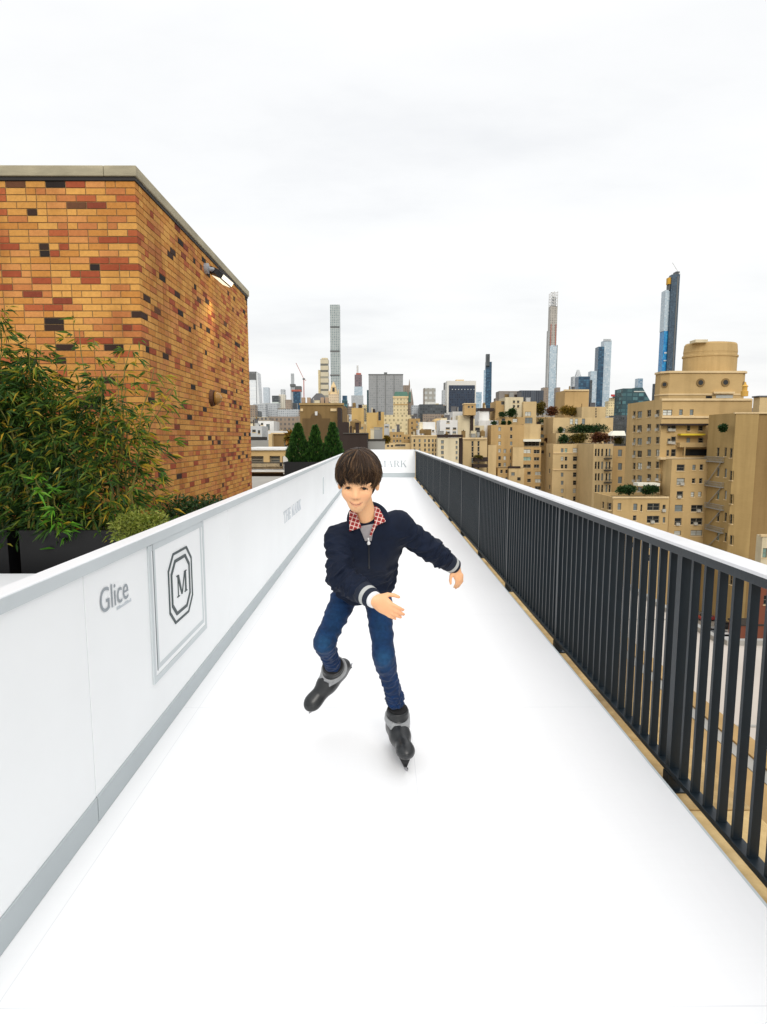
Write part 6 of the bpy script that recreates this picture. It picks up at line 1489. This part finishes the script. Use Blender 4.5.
tint(front * (np.abs(L_[:, 2] + .0385) < .003) * (np.abs(np.abs(L_[:, 0]) - .006) < .0045), lin(120, 66, 50), .4)
for wr, tip in ((WRR, TIPR), (WRL, TIPL)):
    d = un(tip - wr); f = (V - wr) @ d; nr = np.linalg.norm(V - wr, axis=1) < .17
    tint(nr * 1.0, lin(226, 172, 128), .9); tint(nr * smoothstep(.07, .14, f), lin(210, 136, 100), .5)
M_SKIN = vcol('skin', 0.5, 0.08, 160, 0, 0.4, 0.12, 0.04, 30, 0.001)
person = mesh_from('person', V, Q, M_SKIN, None, col, origin=(float(ANL[0]), float(ANL[1]), 0.0))
tag(person, 'boy skating towards the camera in a navy jacket and blue jeans, arms swung out', 'person')

# eyes
def eyeball(c, side):
    mb = MB(); P = Vector(hp(*c)); r = .0125 * S_; look = Vector(fw) ; look = (look + Vector(hx) * 0.05 + Vector((0, 0, .18))).normalized(); q_ = Vector((0, 0, 1)).rotation_difference(look)
    prof = [(math.sin(a) * r, math.cos(a) * r) for a in [math.pi * i / 12 for i in range(13)]]; n = 16; ringv = []
    for rr, zz_ in prof:
        for j in range(n): ringv.append(P + q_ @ Vector((rr * math.cos(2 * math.pi * j / n), rr * math.sin(2 * math.pi * j / n), zz_)))
    for i in range(12):
        m = 2 if i < 2 else 1 if i < 4 else 0
        for j in range(n):
            mb.face([ringv[i * n + j], ringv[(i + 1) * n + j], ringv[(i + 1) * n + (j + 1) % n], ringv[i * n + (j + 1) % n]], m)
    return mb.build('eye', [mk('eye_white', (.42, .39, .37), .25, .02), mk('brown_iris', (.04, .02, .012), .15, .1), mk('black_pupil', (.004, .004, .004), .1, .0)], person, smooth=True)
eyeball(EYE_L, 1); eyeball(EYE_R, -1)

# ---- clothes
def folds(seed, n=5, amp=.003, lam=(.03, .07), dirs=None):
    q = np.random.default_rng(seed); K = []
    for i in range(n):
        d = un(q.normal(size=3) if dirs is None else dirs + q.normal(size=3) * .45); K.append((d * 2 * math.pi / q.uniform(*lam), q.uniform(0, 6.28), amp * q.uniform(.5, 1.1), un(q.normal(size=3)) * q.uniform(15, 35)))
    def f(P, t_):
        s = 0
        for k, ph, a, w in K:
            x = P @ k.astype(np.float32) + ph + 1.3 * np.sin(P @ w.astype(np.float32) + ph); s = s + a * (np.exp(-(np.sin(x * .5) / .5) ** 2) * 1.7 - .85)
        return s
    return f
M_JACK = vcol('navy_jacket_cloth', .74, .25, 220, .0, .2, 0, .18, 25, .002)
Jk = SDF(lo, hi, .004)
fa = folds(1, 4, .0032, (.05, .1)); 
Jk.ell(cst - tu * .01, TR, (.150, .108, .165), .03, disp=folds(2, 4, .0026, (.06, .12)))
Jk.ell(hm + tu * .15, TR, (.145, .108, .13), .06, disp=folds(3, 5, .004, (.05, .09), tu))
Jk.ell(hm + tu * .07 + tf * .01, TR, (.148, .112, .09), .04, disp=folds(4, 5, .004, (.04, .08), tu))
for sh, el, wr, sd in ((SHR, ELR, WRR, 5), (SHL, ELL, WRL, 9)):
    da, df = un(el - sh), un(wr - el)
    Jk.cap(sh + (cst - sh) * .25 - tu * .004, sh, .064, .054, .03); Jk.cap(sh + tu * .0, NECK - tu * .012 - tf * .01, .047, .050, .03)
    Jk.cap(sh, el, .057, .052, .025, disp=folds(sd, 5, .0034, (.035, .07), da))
    Jk.cap(el, wr - df * .088, .053, .044, .018, disp=folds(sd + 1, 5, .0045, (.028, .05), df))
    Jk.cap(wr - df * .105, wr - df * .085, .046, .043, .015, disp=folds(sd + 2, 3, .003, (.02, .03), df))
# stand collar, opened at the throat
nb = NECK + tu * .0
for k in range(28):
    a = 2 * math.pi * k / 28; a2 = 2 * math.pi * (k + 1) / 28
    if math.cos(a) > .30: continue                      # gap in front
    pt = lambda q_: NECK - tf * .008 + tu * (.020 - .012 * math.cos(q_)) + (tr * math.sin(q_) * .066 + tf * math.cos(q_) * .060)
    Jk.cap(pt(a), pt(a2), .0135, .0135, .012)
thr = J(368, 522, -.26)
Jk.cap(NECK + tf * .10 + tu * .05, NECK + tf * .105 - tu * .035, .041, .014, .012, 'cut')
Jk.cap(hm - tu * .09 + tf * .0, hm - tu * .11, .30, .30, .0, 'cut') if False else None
# cut flat under the hem
def hemcut(P): return ((P - (hm + tu * .008)) @ tu.astype(np.float32))
Jk.op(hm - .25, hm + .25, lambda P: np.maximum(hemcut(P), np.linalg.norm(P - hm.astype(np.float32), axis=-1) - .24), .006, 'cut')
# keep the forearm that passes in front of the hem
for el, wr, sd in ((ELR, WRR, 5),):
    df = un(wr - el); Jk.cap(el, wr - df * .088, .053, .044, .01, disp=folds(sd + 1, 5, .0045, (.028, .05), df)); Jk.cap(wr - df * .105, wr - df * .085, .045, .041, .015, disp=folds(sd + 2, 3, .003, (.02, .03), df))
Vj, Qj = Jk.mesh(1); Vj, Qj = keep_largest(Vj, Qj)
cj = np.tile(np.array(lin(13, 23, 42)), (len(Vj), 1))
jacket = mesh_from('jacket', Vj, Qj, M_JACK, person, cj)
bvh_j = BVHTree.FromPolygons([tuple(v) for v in Vj], [tuple(f) for f in Qj]); bvh_b = BVHTree.FromPolygons([tuple(v) for v in V], [tuple(f) for f in Q])
def surf(px, py, off=.004, trees=None):
    """point on the clothes seen along a line from the front, lifted off by `off`"""
    d = ray(px, py).normalized(); best = None
    for tr_ in (trees or (bvh_j, bvh_b)):
        h = tr_.ray_cast(EYE, d, 10)
        if h[0] is not None and (best is None or h[3] < best[1]): best = (h[0], h[3])
    return best[0] - d * off if best else None
# ribbed cuffs and hem with silver stripes
M_NAVY = mk('navy_rib', lin(22, 30, 46), .85, .1, 60); M_SILV = mk('silver_stripe', lin(176, 178, 176), .7, .06, 40); M_WCUFF = mk('white_shirt_cloth', (.72, .73, .75), .8, .04, 30)
for el, wr, r0 in ((ELR, WRR, .0335), (ELL, WRL, .0325)):
    df = un(wr - el); s = [-.062, -.046, -.037, -.033, -.020, -.016, -.003, .002]
    rr = [1.2, 1.20, 1.14, 1.13, 1.10, 1.08, 1.03, .9]
    mb = MB(); mb.tube([wr + df * x for x in s], [r0 * k for k in rr], 28, segm=[0, 0, 0, 1, 1, 0, 0]); mb.build('cuff', [M_NAVY, M_SILV], jacket, smooth=True)
df = un(WRR - ELR); mb = MB(); mb.tube([WRR + df * x for x in (-.015, .004, .013, .0135)], [.029, .0295, .0285, .026], 24); mb.build('shirt_cuff', M_WCUFF, person, smooth=True)
# jeans
Jn = SDF(lo - np.array([0, 0, .04]), hi, .004)
Jn.ell(hm + tu * .045, TR, (.135, .100, .085), .02, disp=folds(20, 3, .003)); 
for hi_, kn, an, sd, bx2 in ((HPR, KNR, ANR, 21, .012), (HPL, KNL, ANL, 24, .012)):
    dt, ds = un(kn - hi_), un(an - kn)
    Jn.cap(hi_, kn, .066, .0455, .012, disp=folds(sd, 5, .0017, (.04, .08), dt))
    Jn.cap(kn - dt * .03, kn + ds * .05, .0455, .044, .015, disp=folds(sd + 1, 4, .0026, (.025, .04), dt))
    e = an - ds * .040
    Jn.cap(kn, e, .0445, .0385, .02, disp=folds(sd + 2, 5, .0026, (.03, .05), ds))
    Jn.cap(e - ds * .05, e, .0405, .041, .01, disp=folds(sd + 3, 4, .0045, (.018, .03), ds))
Vn, Qn = Jn.mesh(1); Vn, Qn = keep_largest(Vn, Qn)
bl, bf, bd = np.array(lin(12, 42, 82)), np.array(lin(52, 108, 146)), np.array(lin(10, 32, 62))
nz = (np.sin(Vn @ np.array([61, 23, 47.])) * np.sin(Vn @ np.array([-31, 57, 29.])))
fade = np.zeros(len(Vn))
for hi_, kn, an in ((HPR, KNR, ANR), (HPL, KNL, ANL)):
    fr_ = un(np.array([0, -1, .15])); c0 = kn + fr_ * .05
    fade = np.maximum(fade, np.exp(-(np.linalg.norm((Vn - c0) * np.array([1.1, .8, .75]), axis=1) / .042) ** 2) * .36)
    c1 = (hi_ * .45 + kn * .55) + fr_ * .06; fade = np.maximum(fade, np.exp(-(np.linalg.norm((Vn - c1) * np.array([1.3, .8, .5]), axis=1) / .06) ** 2) * .16)
fade = np.clip(fade * (1 + .35 * nz), 0, 1)[:, None]
cn = bl * (1 - fade) + bf * fade; dk = np.clip(.25 + .3 * nz, 0, .5)[:, None]; cn = cn * (1 - dk * (1 - fade)) + bd * dk * (1 - fade)
M_DENIM = vcol('denim', .85, .35, 260, .1, .2, 0, .22, 60, .0015)
jeans = mesh_from('jeans', Vn, Qn, M_DENIM, person, cn)

# plaid shirt collar, grey t-shirt, zip pull, sleeve badge
M_PLAID = bpy.data.materials.new('red_plaid'); t = NT(M_PLAID)
uv = t.n('ShaderNodeUVMap'); uv.uv_map = 'UVMap'; sp = t.n('ShaderNodeSeparateXYZ'); t.l(uv.outputs[0], sp.inputs[0])
def stripe(c_, per, off, wid): return t.math('LESS_THAN', t.math('FRACT', t.math('ADD', t.math('DIVIDE', c_, per), off)), wid)
c = t.mix(0, lin(168, 44, 38), lin(168, 44, 38))
c = t.mix(t.math('MULTIPLY', stripe(sp.outputs[0], .0165, .5, .22), .4), c, lin(60, 30, 40)); c = t.mix(t.math('MULTIPLY', stripe(sp.outputs[1], .0165, .5, .22), .4), c, lin(40, 30, 48))
c = t.mix(t.math('MULTIPLY', stripe(sp.outputs[0], .0165, 0, .17), .85), c, lin(226, 214, 204)); c = t.mix(t.math('MULTIPLY', stripe(sp.outputs[1], .0165, 0, .17), .85), c, lin(226, 214, 204))
t.out(c, .85)
def flap(name, pxs, mat, parent, off=.010, thick=.004, nu=10, nv=10, depth=None):
    """cloth panel through four picture corners (a, b, c, d), laid over the clothes below it, with thickness"""
    a, b, c_, d = [Vector((*p, 0)) for p in pxs]; P = []
    for i in range(nu + 1):
        for j in range(nv + 1):
            p = a.lerp(b, i / nu).lerp(d.lerp(c_, i / nu), j / nv); h = surf(p.x, p.y, off)
            P.append(h if h is not None else Vector(NECK + tf * .1))
    ys = sorted(p.y for p in P); med = ys[len(ys) // 2]
    P = [Vector(p) if abs(p.y - med) < .06 else Vector((p.x, p.y, p.z)) + (Vector((p.x, p.y, p.z)) - EYE) * ((med - p.y) / max(p.y, .1)) for p in P]
    for _ in range(2):
        Q_ = list(P)
        for i in range(nu + 1):
            for j in range(nv + 1):
                nb_ = [P[x * (nv + 1) + y] for x, y in ((i - 1, j), (i + 1, j), (i, j - 1), (i, j + 1)) if 0 <= x <= nu and 0 <= y <= nv]
                m = sum(nb_, Vector()) / len(nb_); e_ = P[i * (nv + 1) + j]; dr = (e_ - EYE).normalized(); Q_[i * (nv + 1) + j] = e_ + dr * ((m - e_).dot(dr) * .6)
        P = Q_
    me = bpy.data.meshes.new(name); o_ = world_loc(parent); n = len(P)
    vs = [p - o_ for p in P] + [p + (p - EYE).normalized() * thick - o_ for p in P]; fs = []
    ix = lambda i, j: i * (nv + 1) + j
    for i in range(nu):
        for j in range(nv):
            q_ = (ix(i, j), ix(i, j + 1), ix(i + 1, j + 1), ix(i + 1, j)); fs.append(q_); fs.append(tuple(n + k for k in q_[::-1]))
    edge = [ix(i, 0) for i in range(nu)] + [ix(nu, j) for j in range(nv)] + [ix(i, nv) for i in range(nu, 0, -1)] + [ix(0, j) for j in range(nv, 0, -1)]
    for k in range(len(edge)): x, y = edge[k], edge[(k + 1) % len(edge)]; fs.append((x, y, n + y, n + x))
    me.from_pydata(vs, [], fs); me.materials.append(mat); uvl = me.uv_layers.new(name='UVMap')
    sc_ = YF / F_
    for lp in me.loops:
        k = lp.vertex_index % n; i, j = divmod(k, nv + 1); p = a.lerp(b, i / nu).lerp(d.lerp(c_, i / nu), j / nv); uvl.data[lp.index].uv = ((p.x * .95 + p.y * .3) * sc_, (p.y * .95 - p.x * .3) * sc_)
    me.polygons.foreach_set('use_smooth', [True] * len(fs)); me.update()
    return link_mesh(name, me, parent)
tee = flap('t_shirt', [(359, 526.5), (375, 523.5), (371.5, 541), (365, 541)], mk('grey_marl_cloth', lin(146, 142, 144), .9, .1, 40), person, off=.006)
flap('shirt_collar', [(349, 511), (356, 511.5), (361.5, 527.5), (349.5, 531.5)], M_PLAID, person, off=.016)
flap('shirt_collar', [(374.5, 505.5), (379.5, 508.5), (386, 521.5), (374.5, 526.5)], M_PLAID, person, off=.016)
flap('shirt_placket', [(373.5, 524), (377, 525), (371, 536.5), (369.4, 535.5)], M_PLAID, person, off=.013)
mb = MB(); zp = [surf(x, y, .008) for x, y in ((368.2, 538), (368.6, 541), (368.8, 544.4))]
mb.tube([zp[0], zp[1]], .003, 8); mb.tube([zp[1] + Vector((0, -.002, 0)), zp[1].lerp(zp[2], .6), zp[2]], [.003, .007, .006], 10); mb.build('zip_pull', mk('white_zip_metal', (.7, .7, .7), .35, .05), jacket, smooth=True)
pts = [surf(368.6 + .5 * k / 14, 537 + 2.6 * k, .001) for k in range(13)]; pts = [p for p in pts if p is not None and p.y > pts[0].y - .1]
mb = MB(); mb.tube(pts, .0035, 6); mb.build('zip', mk('black_zip', lin(20, 24, 32), .5, .1), jacket, smooth=True)
flap('sleeve_badge', [(413, 513.6), (415, 512.8), (418, 521), (416, 522)], mk('white_badge', (.7, .72, .75), .6, .05), jacket, off=.003, thick=.002, nu=4, nv=4)

# ---- hair: a scalp shell and some two thousand strands falling from the crown
M_HAIR = bpy.data.materials.new('dark_brown_hair'); t = NT(M_HAIR)
a_ = t.n('ShaderNodeAttribute', attribute_name='tone'); c = t.ramp(a_.outputs['Fac'], [(0, (.012, .007, .004)), (.45, (.036, .019, .010)), (.8, (.10, .055, .027)), (1, (.20, .12, .06))])
t.out(c, .5, spec=.22)
hm_ = MB(); hm_.use_tone = True
Hs = SDF(HEAD - .16, HEAD + .16, .004)
Hs.ell(hp(0, .020, .036), HR, (.0835 * S_, .101 * S_, .092 * S_), 0)
Hs.ell(hp(0, .06, -.03), HR, (.066 * S_, .05 * S_, .07 * S_), .03)
Hs.op(HEAD - .16, HEAD + .16, lambda P: np.maximum(((P - HEAD.astype(np.float32)) @ HR.T.astype(np.float32) / S_)[..., 1] + .012, ((P - HEAD.astype(np.float32)) @ HR.T.astype(np.float32) / S_)[..., 2] - .050), .01, 'cut')
Hs.op(HEAD - .16, HEAD + .16, lambda P: np.maximum(((P - HEAD.astype(np.float32)) @ HR.T.astype(np.float32) / S_)[..., 1] - .035, ((P - HEAD.astype(np.float32)) @ HR.T.astype(np.float32) / S_)[..., 2] - .004), .01, 'cut')
Vh, Qh = Hs.mesh(1); hm_.add(Vh, [tuple(f) for f in Qh], 0, .22)
q = random.Random(12); EC, ER = (0, .018, .036), (.0850, .104, .0965)
def strand(phi, th0, th1, lift, w, tone, sweep, conv=0.0, flick=0.0):
    n = 7; pts = []
    for i in range(n + 1):
        f = i / n; th = th0 + (th1 - th0) * f; ph = phi + sweep * f * f + conv * f ** 1.5
        k = 1 + lift * (.35 + .65 * math.sin(math.pi * min(1, f * .85))) + flick * f ** 3
        x = EC[0] + ER[0] * k * math.sin(th) * math.sin(ph); y = EC[1] - ER[1] * k * math.sin(th) * math.cos(ph); z = EC[2] + ER[2] * k * math.cos(th)
        if th > 1.75: s_ = 1 - .28 * (th - 1.75); x *= s_; y = EC[1] + (y - EC[1]) * s_
        pts.append(Vector(hp(x, y, z)))
    hm_.tube(pts, [w * (.55 + .45 * math.sin(math.pi * min(1, .25 + f_ / n))) * (1 if f_ < n else .18) for f_ in range(n + 1)], 4, cap=False, tone=tone)
smooth1 = lambda x: max(0, min(1, x)) ** 2 * (3 - 2 * max(0, min(1, x)))
for lock in range(210):
    # a lock: strands that start side by side and draw together towards one tip
    phi0 = q.uniform(-math.pi, math.pi); af = abs(phi0)
    if af < 1.05: end0 = 1.50 + .20 * smooth1((af - .25) / .6) + q.uniform(-.10, .14)
    elif af < 1.9: end0 = 1.92 + .30 * (af - 1.0) / .9 + q.uniform(-.22, .22)
    else: end0 = 2.22 + q.uniform(-.15, .22)
    if -.34 < phi0 < -.02: end0 -= q.uniform(.1, .42)            # the fringe parts a little over the brow
    lift0 = .012 + .10 * q.random() ** 1.3; tone0 = q.uniform(.02, .66); sw0 = q.uniform(-.22, .22) + (.22 if phi0 < -.1 else -.14) * (1 if af < 1.2 else 0); st0 = q.uniform(.02, .75)
    for k in range(q.randint(9, 15)):
        o_ = q.uniform(-.17, .17)
        strand(phi0 + o_, max(.02, st0 + q.uniform(-.15, .3)), end0 + q.uniform(-.08, .05), max(.004, lift0 + q.uniform(-.02, .02)), q.uniform(.0013, .0027), max(0, min(1, tone0 + q.uniform(-.2, .22))), sw0, -o_ * .72)
for k in range(340):                                             # loose hairs and flicked ends
    phi0 = q.uniform(-math.pi, math.pi); af = abs(phi0)
    strand(phi0, q.uniform(.1, 1.0), (1.55 if af < 1.0 else 1.95 if af < 1.9 else 2.2) + q.uniform(-.25, .25), .05 + .06 * q.random(), q.uniform(.0009, .0016), q.uniform(.3, .95), q.uniform(-.5, .5), 0, q.uniform(-.02, .14))
hair = hm_.build('hair', M_HAIR, person, smooth=True)

# ---- skates
M_BOOT = mk('black_boot_shell', lin(34, 36, 38), .34, .18, 25, .05, spec=.5); M_BUCK = mk('grey_boot_strap', lin(150, 152, 154), .4, .12, 20); M_LINER = mk('black_boot_liner', lin(22, 22, 24), .9, .1, 40); M_STEEL2 = mk('steel_blade', (.32, .32, .34), .3, .1, 10, metal=.85); M_HOLD = mk('black_blade_holder', lin(26, 27, 29), .4, .1)
def skate(an, kn, fdir, label):
    ds = un(an - kn); fd = un(fdir); up = un(-ds - fd * np.dot(-ds, fd)); rt = un(np.cross(fd, up))
    R = np.array([fd, rt, up]); base = an - up * .060
    P = lambda f, r, u: base + fd * f + rt * r + up * u           # u = 0 is the sole, f = 0 under the ankle
    G = SDF(np.min([P(f, 0, u) for f in (-.1, .2) for u in (-.03, .2)], 0) - .1, np.max([P(f, 0, u) for f in (-.1, .2) for u in (-.03, .2)], 0) + .1, .003)
    G.cap(P(-.045, 0, .040), P(.06, 0, .040), .038, .041, .01); G.cap(P(.05, 0, .040), P(.170, 0, .034), .0410, .0355, .02)
    G.cap(P(.0, 0, .085), P(.07, 0, .060), .046, .040, .03)                            # instep
    G.cap(P(-.012, 0, .055), an - ds * .080, .044, .0465, .025); G.cap(P(.02, 0, .10), an - ds * .08 + fd * .006, .041, .0445, .02)
    G.ell(P(.166, 0, .036), R, (.052, .039, .031), .015)
    top = an - ds * .092
    G.op(top - .12, top + .12, lambda X: -((X - top.astype(np.float32)) @ (-ds).astype(np.float32)), .004, 'cut')
    G.op(base - .3, base + .3, lambda X: ((X - base.astype(np.float32)) @ up.astype(np.float32)) - .004, .004, 'cut')
    Vs, Qs = G.mesh(1); Vs, Qs = keep_largest(Vs, Qs)
    sk = mesh_from('ice_skate', Vs, Qs, M_BOOT, person)
    mb = MB(); mb.tube([top + ds * .02, top - ds * .006, top - ds * .010], [.043, .0455, .0415], 24); mb.build('liner', M_LINER, sk, smooth=True)
    tree = BVHTree.FromPolygons([tuple(v) for v in Vs], [tuple(f) for f in Qs])
    def band(c, ax, half, thick, n=30):
        """a strap wound tight round the boot at c, square to ax"""
        ax = un(ax); e1 = un(fd - ax * np.dot(fd, ax)); e2 = np.cross(ax, e1); m_ = MB(); R_ = []
        for k in range(n):
            a = 2 * math.pi * k / n; d = e1 * math.cos(a) + e2 * math.sin(a); row = []
            for h_ in (-half, half):
                o_ = Vector(c + ax * h_ + d * .085); h = tree.ray_cast(o_, Vector(-d), .085); row.append(np.array(h[0]) if h[0] is not None else c + ax * h_ + d * .06)
            R_.append((row[0], row[1], row[0] + d * thick, row[1] + d * thick))
        for k in range(n):
            A_, B_2 = R_[k], R_[(k + 1) % n]
            m_.face([A_[2], B_2[2], B_2[3], A_[3]]); m_.face([A_[0], A_[2], B_2[2], B_2[0]][::-1]); m_.face([A_[3], A_[1], B_2[1], B_2[3]][::-1])
        return m_, R_
    mb, R_ = band(an - ds * .050 + fd * .004, un(-ds + fd * .12), .0125, .0065); mb.build('strap', M_BUCK, sk)
    p_ = (R_[3][2] + R_[3][3]) / 2; q_ = (R_[0][2] + R_[0][3]) / 2; mb = MB(); mb.bar(p_, q_, .012, .028, up=-ds); mb.build('buckle', M_BUCK, sk)
    mb = MB()
    for f0, f1 in ((-.075, -.02), (.07, .165)):
        a, b = P(f0, 0, 0), P(f1, 0, 0); vs = []
        for f, u, w in ((f0, .006, .028), (f1, .006, .028), (f1 + (.01 if f1 > 0 else -.005), -.034, .007), (f0 + .012, -.034, .007)): vs += [P(f, -w, u), P(f, w, u)]
        mb.add(vs, [(0, 2, 3, 1), (0, 1, 7, 6), (2, 4, 5, 3), (4, 6, 7, 5), (0, 6, 4, 2), (1, 3, 5, 7)])
    mb.bar(P(-.085, 0, -.031), P(.178, 0, -.031), .012, .010, up=up); mb.build('blade_holder', M_HOLD, sk)
    mb = MB(); pr = [(-.098, -.036), (-.088, -.052), (-.05, -.0555), (.13, -.0555), (.175, -.051), (.204, -.040), (.216, -.024), (.198, -.024), (.18, -.034), (-.09, -.034)]
    n = len(pr); vs = [P(f, -.0022, u) for f, u in pr] + [P(f, .0022, u) for f, u in pr]
    mb.add(vs, [tuple(range(n)), tuple(range(2 * n - 1, n - 1, -1))] + [(i, n + i, n + (i + 1) % n, (i + 1) % n) for i in range(n)]); mb.build('blade', M_STEEL2, sk)
    return sk
# the planted foot stands flat: blade on the sheet
ANL2 = np.array([ANL[0], ANL[1], .060 + .0556])
fdl = un(np.array([(406.5 - 381.2) / F_ * (YF + .0) - ANL[0], -.17, 0]))
skl = skate(np.array([ANL[0], ANL[1], .1156]), np.array([ANL[0] + fdl[0] * .04, ANL[1] + fdl[1] * .04, .1156 + .3]), fdl, 'l')
skr = skate(ANR, KNR, TOR - ANR, 'r')
